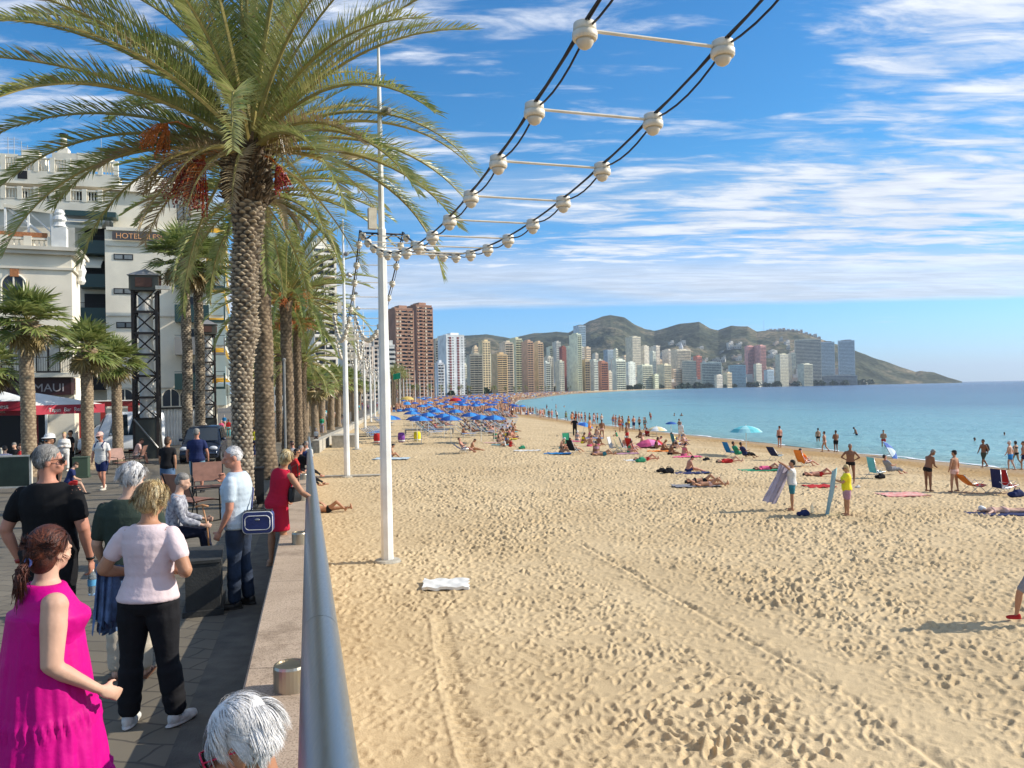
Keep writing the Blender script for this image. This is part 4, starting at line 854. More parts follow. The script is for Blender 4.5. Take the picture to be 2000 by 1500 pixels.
# far pale low blocks filling the seafront at its foot
for i in range(70):
    px = g.uniform(915, 1640); D = float(np.interp(px, [915, 1000, 1100, 1250, 1400, 1650], [1000, 1300, 1700, 2100, 2400, 2850]))*g.uniform(1.0, 1.12)
    h = link('seafront_block', HOUSE[i % 3], None, ((px-1000)/1500*D, D, .5), g.uniform(-.3, .5), (g.uniform(.8, 2.6)*D/1500, 1.5, g.uniform(.8, 3.2)*D/1500)); h['label'] = 'low pale block squeezed between the taller seafront towers'; h['category'] = 'building'; h['group'] = 'low seafront blocks'
# trees along the foot of the town as bushes
sg = np.random.default_rng(12); lb_ = MB()
for i in range(260):
    v = Vector(sg.normal(0, 1, 3)); v.normalize(); v = Vector((v.x*4.2, v.y*4.2, abs(v.z)*3.2+1.5))*float(sg.uniform(.75, 1.1)); s1 = Vector(sg.normal(0, 1, 3))*.85; s2 = Vector(sg.normal(0, 1, 3))*.85
    lb_.add([v-s1, v+s2, v+s1, v-s2], [(0, 1, 2, 3)])
lb_.ell((0, 0, 2.4), (3.3, 3.3, 2.2), None, 8, 6)
BUSH = lb_.mesh('crown', leafmat('tree_leaf', (.035, .06, .02), (.07, .10, .035), .1)); tk = MB(); tk.tube([(0, 0, -.5), (0, 0, 2.4)], [.35, .2], 6); TKM = tk.mesh('trunk', BK3)
for i in range(110):
    px = g.uniform(860, 1690) if i < 90 else g.uniform(1590, 1700); D = float(np.interp(px, [860, 1000, 1100, 1250, 1400, 1700], [800, 1200, 1600, 2000, 2300, 2850]))*g.uniform(.985, 1.1)
    s_ = g.uniform(1.2, 2.6)*D/1900; o = empty('shade_tree', ((px-1000)/1500*D, D, .8)); tag(o, 'dark green tree at the foot of the seafront towers', 'tree', 'trees at the foot of the towers'); link('crown', BUSH, o, (0, 0, 0), i, s_); link('trunk', TKM, o, (0, 0, 0), 0, s_)
# ------------------------------------------------------------------ haze
hz = MB(); hz.box2((-34000, -400, -4.2), (36000, 33000, 700)); HZ = bpy.data.materials.new('haze'); HZ.use_nodes = True
n = HZ.node_tree.nodes; n.remove(n['Principled BSDF']); pv = n.new('ShaderNodeVolumePrincipled'); pv.inputs['Color'].default_value = (.72, .84, 1, 1); pv.inputs['Density'].default_value = 5.6e-5; pv.inputs['Anisotropy'].default_value = .3
HZ.node_tree.links.new(pv.outputs[0], n['Material Output'].inputs['Volume']); tag(hz.build('haze', HZ), kind='stuff', label='thin blue sea air filling the whole bay', cat='haze')
# ------------------------------------------------------------------ buildings on the left
class Frame:
    def __init__(s, px, D, yaw):
        q = P(px, 771, D); s.o = Vector((q.x, q.y, float(prom_z(q.y)))); s.e = Vector((math.cos(R(yaw)), math.sin(R(yaw)), 0)); s.n = Vector((math.sin(R(yaw)), -math.cos(R(yaw)), 0)); s.yaw = R(yaw)
    def at(s, px, py, off=0.):
        r = ray(px, py); t = ((s.o+s.n*off)-CAM).dot(s.n)/r.dot(s.n); p = CAM+r*t-s.o
        return p.dot(s.e), p.z
    def root(s, name, label, cat, group=None):
        s.r = empty(name, s.o, s.yaw); tag(s.r, label, cat, group); return s.r
    # local frame: x along facade, -y outward, z up
    def rect(s, b, x0, y0, x1, y1, o0, o1, mi=0):
        u0, _ = s.at(x0, (y0+y1)/2, o1); u1, _ = s.at(x1, (y0+y1)/2, o1); xm = (x0+x1)/2; z1 = s.at(xm, y0, o1)[1]; z0 = s.at(xm, y1, o1)[1]
        b.box2((u0, -o1, z0), (u1, -o0, z1), mi); return u0, u1, z0, z1
YG = 19
M_STUC = mat('white_stucco', (.87, .79, .63), .85, var=.16, vs=.4, bump=.12, bs=14)
M_STUC2 = mat('cream_stucco', (.72, .66, .54), .85, var=.22, vs=.4, bump=.12, bs=14)
M_TEAL = mat('dark_teal_panel', (.02, .055, .055), .4)
M_PALEB = mat('pale_blue_panel', (.42, .52, .52), .5)
M_DK = mat('dark_interior', (.012, .011, .011), .7)
M_RED = mat('red_canvas', (.42, .02, .045), .6, var=.2, vs=2)
M_REDP = mat('red_paint', (.28, .02, .015), .5)
M_CREAM = mat('cream_canvas', (.70, .64, .50), .8)
M_YEL = mat('yellow_awning_glow', (.85, .55, .04), .6, var=.25, vs=2, emit=((1, .6, .05), .25))  # yellow canvas with a weak glow put in, standing for the yellow-lit ceilings
M_IRON = mat('black_iron', (.015, .015, .015), .5, .5)
M_SIGNB = mat('sign_board', (.09, .08, .08), .6)
M_ORL = mat('orange_letters', (.85, .42, .18), .5)
M_BRICK = mat('terracotta', (.45, .18, .07), .8, var=.3, vs=9)
M_WINP = mat('window_pane', (.22, .24, .24), .15, var=.3, vs=2)
def text(name, body, size, m, parent, loc, rot=(R(90), 0, 0), ext=.02, align='LEFT'):
    cu = bpy.data.curves.new(name, 'FONT'); cu.body = body; cu.size = size; cu.extrude = ext; cu.align_x = align; cu.materials.append(m)
    to = bpy.data.objects.new(name, cu); C.objects.link(to); me = bpy.data.meshes.new_from_object(to.evaluated_get(bpy.context.evaluated_depsgraph_get())); bpy.data.objects.remove(to); o = bpy.data.objects.new(name, me); C.objects.link(o); o.parent = parent; o.location = loc; o.rotation_euler = rot; return o
def railing(b, x0, x1, y, z, h=.95, step=.14, ax=0):
    def bx(a0, a1, z0, z1, w=.02):
        if ax == 0: b.box2((a0, y-w, z0), (a1, y+w, z1))
        else: b.box2((y-w, a0, z0), (y+w, a1, z1))
    bx(x0, x1, z+h-.04, z+h, .025); bx(x0, x1, z+.08, z+.11)
    n_ = int(abs(x1-x0)/step)
    for i in range(n_+1): a = x0+(x1-x0)*i/n_; bx(a-.01, a+.01, z+.1, z+h-.04, .01)
BALM = MB(); BALM.lathe((0, 0, 0), [(.05, 0), (.05, .06), (.075, .2), (.035, .42), (.035, .5), (.055, .56), (.055, .62)], 8); BALM = BALM.mesh('baluster', M_STUC, True)
def balustrade(F, x0, y0, x1, y1, off, posts):
    r = F.r; b = MB(); u0, _ = F.at(x0, (y0+y1)/2, off); u1, _ = F.at(x1, (y0+y1)/2, off); zt = F.at((x0+x1)/2, y0, off)[1]; zb = F.at((x0+x1)/2, y1, off)[1]; h = zt-zb
    b.box2((u0, -off, zt-.14), (u1, -off+.3, zt)); b.box2((u0, -off, zb-.05), (u1, -off+.3, zb+.1))
    for i in range(posts+1): u = u0+(u1-u0)*i/posts; b.box2((u-.22, -off-.04, zb), (u+.22, -off+.34, zt+.08))
    n_ = int((u1-u0)/.27); bl = b.build('balustrade', M_STUC, r)
    for i in range(n_):
        u = u0+(i+.5)*(u1-u0)/n_
        if min(abs(u-(u0+(u1-u0)*k/posts)) for k in range(posts+1)) > .3: link('baluster', BALM, bl, (u, -off+.15, zb+.1), 0, (1.1, 1.1, (h-.24)/.62))
def window(F, x0, y0, x1, y1, panes=2, off=0., rail=False):
    b = MB(); u0, u1, z0, z1 = F.rect(b, x0, y0, x1, y1, off-.05, off+.04); w = b.build('window', M_DK, F.r)
    g_ = MB()
    for i in range(panes):
        a = u0+(u1-u0)*i/panes+.07; c = u0+(u1-u0)*(i+1)/panes-.07; g_.box2((a, -off-.055, z0+.08), (c, -off-.03, z1-.08))
    g_.build('pane', M_WINP, w); return w
def arch_window(F, xc, ys, rpx, yb, off=0.):
    u, zs = F.at(xc, ys, off); u2, _ = F.at(xc+rpx, ys, off); r = u2-u; zb = F.at(xc, yb, off)[1]; b = MB()
    pts = [(u+r*math.cos(a), zs+r*math.sin(a)) for a in np.linspace(0, math.pi, 15)]; pts = [(u+r, zb)]+pts+[(u-r, zb)]
    b.add([(x, -off-.03, z) for x, z in pts], [tuple(range(len(pts)))[::-1]]); w = b.build('arched_window', M_GLASS, F.r)
    f_ = MB(); f_.tube([(x, -off-.05, z) for x, z in pts], .06, 5); f_.box2((u-.04, -off-.09, zb), (u+.04, -off-.035, zs+r)); f_.build('window_frame', M_STUC, w)
# hotel
H = Frame(209, 65, YG); H.root('white_hotel', 'tall white hotel with sign, teal balconies and yellow lit terraces behind the tall palms', 'hotel')
uR = H.at(403, 600)[0]; zT = H.at(300, 345)[1]; b = MB()
b.box2((0, 0, 0), (uR, 24, H.at(300, 452)[1])); b.box2((.5, 1.2, H.at(300, 452)[1]), (uR, 23, zT-1.2))
b.build('wall', M_STUC, H.r)
b = MB(); b.add([(.2, .8, zT-1.2), (uR+.6, .8, zT-1.2), (uR+.6, 24, zT-1.2), (.2, 24, zT-1.2), (uR*.45, 3, zT+1.1), (uR*.45, 22, zT+1.1)], [(0, 1, 4), (1, 2, 5, 4), (2, 3, 5), (3, 0, 4, 5), (3, 2, 1, 0)]); b.build('roof', M_STUC2, H.r)
for yy in (482, 617, 757, 795): b = MB(); H.rect(b, 207, yy-1.2, 405, yy+1.2, -.02, .12); b.build('string_course', M_STUC2, H.r)
b = MB(); H.rect(b, 207, 447, 405, 453, -.02, .25); b.build('cornice', M_STUC2, H.r)
b = MB(); u0, u1, z0, z1 = H.rect(b, 219, 453.5, 331, 470, .26, .36); sb = b.build('sign_board', M_SIGNB, H.r)
text('sign_letters', 'HOTEL  ILESINO', .64, M_ORL, sb, (u0+.25, -.365, z0+.14), ext=.015)
for q in ((222, 496, 260, 507.5), (222, 563, 261, 574.5), (227, 629, 263, 641), (345, 400, 372, 430)): window(H, *q)
for xc in (244, 334, 368): arch_window(H, xc, 775, 17, 793)
for i, (y0, y1, m) in enumerate(((529, 557, M_TEAL), (593, 624, M_TEAL), (656, 688, M_GREYM), (727, 756, M_TEAL))):
    b = MB(); u0, u1, z0, z1 = H.rect(b, 341, y0+2, 408, y1, 1.2, 1.3); b.box2((u0, -1.3, z0-.2), (u1+1.3, 0.0, z0)); b.box2((u1+1.2, -1.3, z0), (u1+1.3, 0, z1)); bb = b.build('balcony', m, H.r)
    b = MB(); b.box2((u0, -1.29, z1+.12), (u1+1.3, -1.25, z1+.16)); b.build('handrail', M_IRON, bb)
    b = MB(); b.box2((u0+.5, -.06, z0), (u0+2.0, -.02, z0+2.1)); b.build('window', M_GLASS, H.r)
# street side terraces with yellow awnings
nfl = 7; fz0 = H.at(405, 795)[1]; fh_ = (zT-1.2-fz0)/nfl
for k in range(nfl):
    z = fz0+k*fh_
    for j in range(6):
        y0 = .8+j*3.9
        b = MB(); b.box2((uR-.02, y0, z-.14), (uR+1.5, y0+3.6, z+.12)); b.box2((uR+1.4, y0, z+.12), (uR+1.5, y0+1.9, z+.95), 1); b.box2((uR+1.4, y0+1.95, z+.12), (uR+1.5, y0+3.6, z+.95), 2); b.box2((uR, y0-.08, z+.12), (uR+1.45, y0-.01, z+2.1), 1)
        bb = b.build('balcony', [M_STUC, M_PALEB, mat('brown_panel', (.25, .17, .09), .6)], H.r)
        b = MB(); b.box2((uR+.01, y0+.4, z+.15), (uR+.05, y0+3.2, z+2.2)); b.build('window', M_GLASS, H.r)
        if k < 6: b = MB(); b.add([(uR+.06, y0+.1, z+2.45), (uR+.06, y0+3.5, z+2.45), (uR+1.35, y0+3.5, z+1.9), (uR+1.35, y0+.1, z+1.9), (uR+1.35, y0+.1, z+1.4), (uR+1.35, y0+3.5, z+1.4)], [(0, 1, 2, 3), (3, 2, 5, 4)]); b.build('awning', M_YEL, bb)
# ground arcade and annex left strip of the hotel
b = MB(); uL = H.at(148, 600, -2.5)[0]; b.box2((uL, 2.6, 0), (-.02, 20, H.at(180, 412)[1])); b.build('side_wing', M_STUC2, H.r)
for i, (y0, y1) in enumerate(((440, 490), (520, 556), (586, 622), (655, 690), (722, 757))):
    b = MB(); u0, u1, z0, z1 = H.rect(b, 153, y1-21, 207, y1, -1.0, -.9); b.box2((u0, .9, z0-.2), (u1, 2.6, z0)); bb = b.build('balcony', M_TEAL if i < 3 else M_IRON, H.r)
    b = MB(); b.box2((u1, .9, z0), (u1+.06, 2.6, z1)); b.build('side_panel', M_PALEB, bb)
    b = MB(); railing(b, u0, u1, .92, z1-.05, .5); b.build('railing', M_IRON, bb)
    b = MB(); b.box2((u0+.2, 2.5, z0), (u1-.2, 2.58, z0+2.3)); b.build('window', M_DK, bb)
b = MB(); H.rect(b, 126, 412, 226, 422, -1.3, .2); b.build('fascia', M_TEAL, H.r)
for (x0, x1, y0, y1) in ((132, 205, 424, 437), (152, 203, 494, 516)):
    u0, z1 = H.at(x0, y0, -2); u1 = H.at(x1, y0, -2)[0]; z0 = H.at(x0, y1, 0)[1]; b = MB(); b.add([(u0, 2.5, z1), (u1, 2.5, z1), (u1, .4, z0), (u0, .4, z0), (u1, .4, z0-.2), (u0, .4, z0-.2)], [(0, 1, 2, 3), (3, 2, 4, 5)]); b.build('awning', M_CREAM, H.r)
# white curtained terrace by the hotel foot
T_ = Frame(313, 60, YG); T_.root('curtained_terrace', 'white ribbed curtain wall of a terrace between the two lattice towers', 'terrace')
b = MB(); ua = T_.at(386, 830)[0]; zt = T_.at(350, 798)[1]; n_ = 60
b.grid([[(ua*i/n_, -.18*abs(math.sin(i*.62)), z) for i in range(n_+1)] for z in (0, zt*.5, zt)]); b.build('curtain', M_WHITE, T_.r, True)
b = MB(); b.box2((-.1, -.3, zt), (ua+.1, .2, zt+.12)); b.box2((-.1, .25, 0), (ua+.1, .35, zt)); b.build('frame', M_IRON, T_.r)
# balustraded building behind
L2 = Frame(-70, 76, YG-3); L2.root('balustraded_building', 'pale building with two white balustraded roof terraces and a chimney, upper left', 'building')
uR2 = L2.at(228, 340)[0]; b = MB(); zA = L2.at(100, 372)[1]; zB = L2.at(100, 345)[1]; b.box2((0, 0, 0), (uR2, 14, L2.at(100, 393)[1])); b.box2((0, 2.2, zA-1), (uR2-.5, 14, zB)); b.build('wall', M_STUC2, L2.r)
b = MB(); L2.rect(b, -60, 337, 232, 360, -2.2, -.6); L2.rect(b, -60, 388, 232, 412, -.02, .4); b.build('cornice', M_STUC, L2.r)
balustrade(L2, -60, 308, 226, 336, -.6, 9); balustrade(L2, -60, 367, 226, 391, .4, 9)
for (x0, x1) in ((35, 54), (90, 130), (150, 190)): b = MB(); L2.rect(b, x0, 374, x1, 392, -2.25, -2.15); b.build('window', M_DK, L2.r)
b = MB(); L2.rect(b, 34, 333, 53, 349, -.6, -.55); b.build('window', M_DK, L2.r)
u, z = L2.at(123, 312, -3); ztop = L2.at(123, 262, -3)[1]; b = MB(); b.box2((u-.9, 2.5, z-1), (u+1.5, 5, z+.6)); b.box2((u-.5, 2.9, z), (u+.5, 4, z+(ztop-z)*.45)); b.lathe((u, 3.4, z+(ztop-z)*.4), [(.33, 0), (.30, (ztop-z)*.52)], 14); b.lathe((u, 3.4, ztop), [(.45, 0), (.45, .12), (.2, .2)], 14, 1); b.build('chimney', [M_STUC2, M_IRON], L2.r)
for (x0, y0, x1) in ((-5, 300, 34), (42, 293, 76), (150, 300, 215)): b = MB(); L2.rect(b, x0, y0, x1, 318, -6, -2.5); b.build('roof_shed', M_STUC, L2.r)
for (x, y0) in ((16, 268), (28, 268), (42, 276), (54, 284), (198, 232), (78, 290)):
    u, z = L2.at(x, 315, -4); zt = L2.at(x, y0, -4)[1]; b = MB(); b.tube([(u, 4, z-1), (u, 4, zt)], .03, 5)
    for q in range(4): b.box((u, 4, zt-.2-.3*q), (.9-.12*q, .02, .02))
    b.build('antenna', M_GREYM, L2.r)
# restaurant building in front
L1 = Frame(-45, 48, YG+3); L1.root('restaurant_building', 'white restaurant building with dark red fascia, balcony and roof terrace at the left', 'building')
uR1 = L1.at(141, 600)[0]; zc1 = L1.at(80, 490)[1]; zb1 = L1.at(80, 738)[1]; b = MB(); b.box2((0, 0, zb1), (uR1, 3.6, zc1)); b.box2((uR1-1.6, .3, 0), (uR1, 3.6, zb1)); b.box2((0, 3.4, 0), (uR1-1.6, 3.6, zb1)); b.build('wall', M_STUC, L1.r)
b = MB(); b.box2((-.3, -.55, zc1), (uR1+.55, 4.0, zc1+.22)); b.box2((-.2, -.35, zc1-.25), (uR1+.35, 3.9, zc1)); b.box2((-.1, -.14, zc1-1.2), (uR1+.14, 3.75, zc1-1.05)); b.build('cornice', M_STUC2, L1.r)
balustrade(L1, -40, 462, 100, 484, .3, 3)
b = MB(); L1.rect(b, -40, 452, 92, 461, .05, .25); b.build('tiled_strip', M_BRICK, L1.r)
u, z = L1.at(117, 484, 0); zt = L1.at(117, 410, 0)[1]; b = MB(); hh = zt-z; b.box2((u-.42, -.4, z), (u+.42, .45, z+hh*.52)); b.lathe((u, 0, z+hh*.52), [(.42, 0), (.48, .06), (.36, .16), (.30, .35), (.42, .5), (.36, .7), (.25, .8), (.33, .95), (.2, hh*.48)], 12); b.build('ornate_pillar', M_WHITE, L1.r, False)
b = MB(); u, z = L1.at(148, 545, -3); b.lathe((uR1+.25, 2.2, zc1-1.8), [(.18, 0), (.3, .2), (.22, .5), (.34, .9), (.2, 1.3), (.3, 1.6), (.1, 2.0)], 10); b.build('carved_bracket', M_WHITE, L1.r)
u0, z1 = L1.at(8, 394, -.5); u1 = L1.at(104, 404, -.5)[0]; b = MB(); b.add([(u0, 3, z1+.1), (u1, 3, z1), (u1, .2, z1-.45), (u0, .2, z1-.2), (u0, .2, z1-.4), (u1, .2, z1-.65)], [(0, 1, 2, 3), (3, 2, 5, 4)]); b.build('awning', M_CREAM, L1.r)
b = MB()
for uu in (u0+.1, (u0+u1)/2, u1-.1): b.box((uu, .3, (z1+zc1)/2-.2), (.12, .12, z1-zc1-.2))
b.tube([(u0, .5, z1-.2), (u1-.5, .5, zc1+1)], .12, 6); b.tube([(u0+1, .5, z1-.2), (u1+.2, .5, zc1+1)], .06, 6); b.build('awning_frame', M_WHITE, L1.r)
b = MB(); b.box2((-.1, 2.2, zc1), (uR1-1.0, 3.5, zc1+1.9)); b.build('terrace_room', M_STUC2, L1.r)
arch_window(L1, 27, 556, 24, 590, .0)
b = MB(); L1.rect(b, 19, 524, 36, 540, 0, .12); b.build('keystone', M_BRICK, L1.r)
b = MB(); b.box2((-.2, -1.5, zb1), (uR1+.5, 0, zb1+.28)); bb = b.build('balcony', M_STUC, L1.r); b = MB(); railing(b, -.1, uR1+.4, -1.42, zb1+.28, 1.0, .13); railing(b, -1.42, 0, uR1+.42, zb1+.28, 1.0, .13, 1); b.build('railing', M_IRON, bb)
for (x0, x1) in ((2, 44), (70, 118)): window(L1, x0, 655, x1, 728, 2)
zf = L1.at(80, 772)[1]; b = MB(); b.box2((-.1, -.9, zf), (uR1-.0, 1.0, zb1-.02)); fa = b.build('fascia', mat('dark_red_board', (.035, .006, .006), .5), L1.r)
u, z = L1.at(65, 765, .9); text('sign_letters', 'MAUI', .72, mat('grey_letters', (.42, .38, .38), .5), fa, (u, -.92, z))
b = MB(); b.box2((.0, .8, 0), (uR1-1.7, 3.35, zf)); b.build('dark_room', M_DK, L1.r)
b = MB(); b.box2((uR1-1.62, -.02, 0), (uR1-1.5, .35, zf)); b.build('door_post', M_WHITE, L1.r)
# red pergola left of the first lattice tower
PG = Frame(137, 52, YG); PG.root('red_pergola', 'red timber pergola frame in front of the white hotel ground floor', 'pergola'); ue = PG.at(263, 790)[0]; zt = PG.at(200, 784)[1]
b = MB(); b.box2((-.2, -.15, zt-.35), (ue, .15, zt)); b.box2((-.2, 2.4, zt-.35), (ue, 2.7, zt)); b.build('beam', M_REDP, PG.r)
for u in (0, .6, ue*.5, ue*.93):
    b = MB(); b.box2((u-.14, -.12, 0), (u+.14, .12, zt-.35)); b.build('post', M_REDP, PG.r)
b = MB(); b.box2((-.2, -.3, zt+.002), (ue, 2.8, zt+.06)); b.build('roof', M_WHITE, PG.r)
# ------------------------------------------------------------------ lattice towers
M_LAT = mat('dark_iron_frame', (.035, .026, .022), .6, .2, var=.4, vs=3); M_LOUV = mat('louver', (.10, .045, .03), .7); M_TUBE = mat('white_tube', (.74, .71, .64), .5)
def lattice(px, ytop, D, w, label, sc):
    q = P(px, 771, D); z0 = float(prom_z(q.y)); Ht = P(px, ytop, D).z-z0; o = empty('lattice_tower', (q.x, q.y, z0), R(YG)); tag(o, label, 'lattice tower', 'lattice lift towers in front of the hotel')
    h = w/2; hb = 2.15*sc; hc = Ht-1.25*sc; b = MB()
    for sx_ in (-1, 1):
        for sy_ in (-1, 1): b.box((sx_*h, sy_*h, hc/2), (.13*sc, .13*sc, hc))
    b.build('corner_post', M_LAT, o); nb_ = max(5, int((hc-hb)/(1.05*sc))); f = (hc-hb)/nb_; b = MB()
    for k in range(nb_+1):
        z = hb+k*f; b = MB()
        for s_ in (-1, 1): b.box((0, s_*h, 0), (w+.12, .1, .13)); b.box((s_*h, 0, 0), (.1, w+.12, .13))
        b.build('cross_beam', M_LAT, o, loc=(0, 0, z))
    b = MB()
    for k in range(nb_):
        z = hb+k*f
        for s_ in (-1, 1):
            b.tube([(-h, s_*h, z), (h, s_*h, z+f)], .04, 4); b.tube([(h, s_*h, z), (-h, s_*h, z+f)], .04, 4); b.tube([(s_*h, -h, z), (s_*h, h, z+f)], .04, 4); b.tube([(s_*h, h, z), (s_*h, -h, z+f)], .04, 4)
    b.build('brace', M_LAT, o)
    b = MB(); b.lathe((0, 0, 0), [(h*.62, 0), (h*.62, hc)], 20); b.build('inner_tube', M_TUBE, o, False)
    b = MB(); b.box((0, 0, hb/2), (w+.1, w+.1, hb)); bp_ = b.build('base_panel', mat('dark_panel', (.05, .055, .045), .6), o); b = MB()
    b.tube([(-h, -h-.08, hb), (h, -h-.08, .6)], .05, 4); b.tube([(h+.08, -h, hb), (h+.08, h, .6)], .05, 4); b.build('panel_brace', M_GREYM, bp_)
    b = MB(); b.box((0, 0, hc+.4*sc), (w+.3, w+.3, .8*sc)); cb = b.build('cap_box', mat('cap_grey', (.07, .07, .055), .6), o); b = MB(); b.box((0, -h-.17, hc+.42*sc), (w*.7, .06, .5*sc)); b.box((h+.17, 0, hc+.42*sc), (.06, w*.7, .5*sc)); b.build('louver', M_LOUV, cb)
    b = MB(); k = h+.25; zt = hc+.8*sc; b.add([(-k, -k, zt), (k, -k, zt), (k, k, zt), (-k, k, zt), (0, 0, Ht)], [(0, 1, 4), (1, 2, 4), (2, 3, 4), (3, 0, 4), (3, 2, 1, 0)]); b.build('cap_roof', M_GREYM, o); return o
lattice(287, 525, 44, 1.22, 'taller dark lattice tower with a pitched cap, left of the twin tall palms', 1.05)
lattice(407, 624, 60, 1.0, 'smaller dark lattice tower at the hotel corner, right of the twin tall palms', .95)
b = MB(); q = P(318, 562, 43.5); b.box((0, 0, 0), (.75, .22, .2), R(20)); b.tube([(-.3, 0, -.1), (-.8, .1, -.5)], .03, 5); tag(b.build('security_camera', M_LAMP, None, loc=q), 'grey camera housing on a bracket at the right side of the taller lattice tower', 'camera')
# ------------------------------------------------------------------ restaurant parasols
M_WC = mat('white_canvas', (.76, .76, .72), .8, var=.08, vs=2)
def square_parasol(px, py, D, rz, label, txt, sz=2.1):
    q = P(px, py, D); z0 = float(prom_z(q.y)); h = q.z-z0; o = empty('parasol', (q.x, q.y, z0), R(rz)); tag(o, label, 'parasol', 'red edged parasols of the restaurant')
    b = MB(); k = sz; b.add([(-k, -k, h), (k, -k, h), (k, k, h), (-k, k, h), (0, 0, h+.62)], [(0, 1, 4), (1, 2, 4), (2, 3, 4), (3, 0, 4)]); b.add([(-k, -k, h-.01), (k, -k, h-.01), (k, k, h-.01), (-k, k, h-.01), (0, 0, h+.6)], [(4, 1, 0), (4, 2, 1), (4, 3, 2), (4, 0, 3)], 1); b.build('canopy', [M_WC, M_RED], o)
    for i in range(4):
        b = MB(); b.box((0, -k-.012, h-.2), (2*k, .02, .44)); v = b.build('valance', M_RED, o); v.rotation_euler.z = i*math.pi/2
        if i < 2: text('valance_text', txt, .27, M_WC, v, (0, -k-.035, h-.3), ext=.004, align='CENTER')
    b = MB(); b.tube([(0, 0, 0), (0, 0, h+.55)], .05, 8); b.build('pole', M_REDP, o); return o
square_parasol(72, 792, 38, -24, 'white topped parasol with a lettered red edge, right of the leftmost fan palm', 'Tapas  Bar  Rest')
square_parasol(-14, 785, 36, 24, 'white topped red edged parasol cut off by the left border', 'Tapas  Bar  Rest', 1.7)
# ------------------------------------------------------------------ vehicles
def car(o, stations, ring_n, body_m, roof_frac=.0):
    pass
M_CARD = mat('dark_blue_paint', (.015, .025, .05), .2, .3, spec=.7); M_CARW = mat('white_car_paint', (.75, .76, .76), .25); M_TYRE = mat('tyre', (.02, .02, .02), .8); M_RIM = mat('rim', (.45, .45, .45), .35, .8); M_HEAD = mat('headlight_glass', (.6, .62, .65), .1); M_CGL = mat('car_glass', (.015, .025, .035), .06, spec=.8); M_PLATE = mat('plate', (.7, .7, .7), .5); M_BLUE = mat('blue_stripe', (.02, .05, .35), .4)
def vehicle(name, loc, rz, Ln, Wd, Ht, kind, label, body):
    o = empty(name, loc, rz); tag(o, label, 'van' if kind == 'van' else ('truck' if kind == 'truck' else 'car'))
    hl, hw = Ln/2, Wd/2       # front is -Y
    if kind == 'mpv': st = [(-hl, .35, .55, .62), (-hl+.12, .22, .72, .80), (-hl+.9, .2, .88, .97), (-hl+1.0, .2, .95, 1.02), (-hl+1.75, .2, .98, Ht-.08), (-hl+2.4, .2, 1.0, Ht), (hl-.9, .2, 1.0, Ht-.04), (hl-.25, .22, .98, Ht-.25), (hl-.05, .3, .9, 1.0), (hl, .35, .6, .7)]
    else: st = [(-hl, .4, .7, .8), (-hl+.1, .3, .95, 1.05), (-hl+.55, .28, 1.1, 1.22), (-hl+1.15, .25, 1.15, Ht-.12), (-hl+1.6, .25, 1.15, Ht), (hl-.3, .25, 1.15, Ht), (hl-.06, .3, 1.1, Ht-.1), (hl, .4, 1.0, Ht-.3)]
    rings = []
    for (y, zb, zm, zt) in st:
        e = 1-.10*max(0, (abs(y)/hl))**6; w = hw*e; wt = w*(.80 if kind == 'mpv' else .9) if zt > zm+.15 else w*.93
        rings.append([Vector(v) for v in ((-w*.93, y, zb), (-w, y, zb+.12), (-w*1.0, y, zm-.15), (-w*.97, y, zm), (-wt, y, zt-.09), (-wt*.88, y, zt), (0, y, zt+.03), (wt*.88, y, zt), (wt, y, zt-.09), (w*.97, y, zm), (w, y, zm-.15), (w, y, zb+.12), (w*.93, y, zb))])
    b = MB(); b.loft(rings[::-1]); b.build('body', body, o, True)
    def side_glass(s, y0, y1, z0, z1):
        b = MB(); x0 = s*(hw*.985); x1 = s*hw*(.83 if kind == 'mpv' else .92); b.add([(x0, y0-.12, z0), (x0, y1, z0), (x1+s*.012, y1-.03, z1), (x1+s*.012, y0+.22, z1)], [(0, 1, 2, 3) if s > 0 else (3, 2, 1, 0)]); b.build('side_window', M_CGL, o)
    zb_ = 1.0 if kind == 'mpv' else 1.2
    n_ = 3 if kind == 'mpv' else 2
    for s in (-1, 1):
        for i in range(n_): y0 = -hl+(1.55 if kind == 'mpv' else 1.35)+i*(Ln-2.3)/n_; side_glass(s, y0, y0+(Ln-2.3)/n_-.12, zb_, Ht-.14)
    b = MB(); y0 = -hl+(.98 if kind == 'mpv' else .58); y1 = -hl+(1.72 if kind == 'mpv' else 1.12); b.add([(-hw*.84, y0-.04, zb_+.05), (hw*.84, y0-.04, zb_+.05), (hw*.74, y1-.05, Ht-.11), (-hw*.74, y1-.05, Ht-.11)], [(0, 1, 2, 3)]); b.build('windscreen', M_CGL, o)
    for s in (-1, 1):
        b = MB(); b.ell((s*hw*.72, -hl+.1, .72 if kind == 'mpv' else .9), (.2, .1, .11)); b.build('headlight', M_HEAD, o, True)
        b = MB(); b.ell((s*(hw+.08), -hl+1.35, zb_+.1), (.1, .07, .08)); b.build('mirror', body, o, True)
        for y in (-hl+.8, hl-.85):
            b = MB(); b.tube([(s*(hw-.22), y, .32), (s*(hw+.01), y, .32)], .32, 20); w_ = b.build('wheel', M_TYRE, o, False); b = MB(); b.tube([(s*(hw-.1), y, .32), (s*(hw+.02), y, .32)], .2, 14); b.build('rim', M_RIM, w_)
    b = MB(); b.box((0, -hl-.015, .5), (.52, .03, .12)); b.build('number_plate', M_PLATE, o); b = MB(); b.box((0, -hl-.002, .68), (Wd*.5, .04, .1)); b.box((0, -hl+.03, .36), (Wd*.8, .1, .12)); b.build('grille', M_DK, o)
    return o
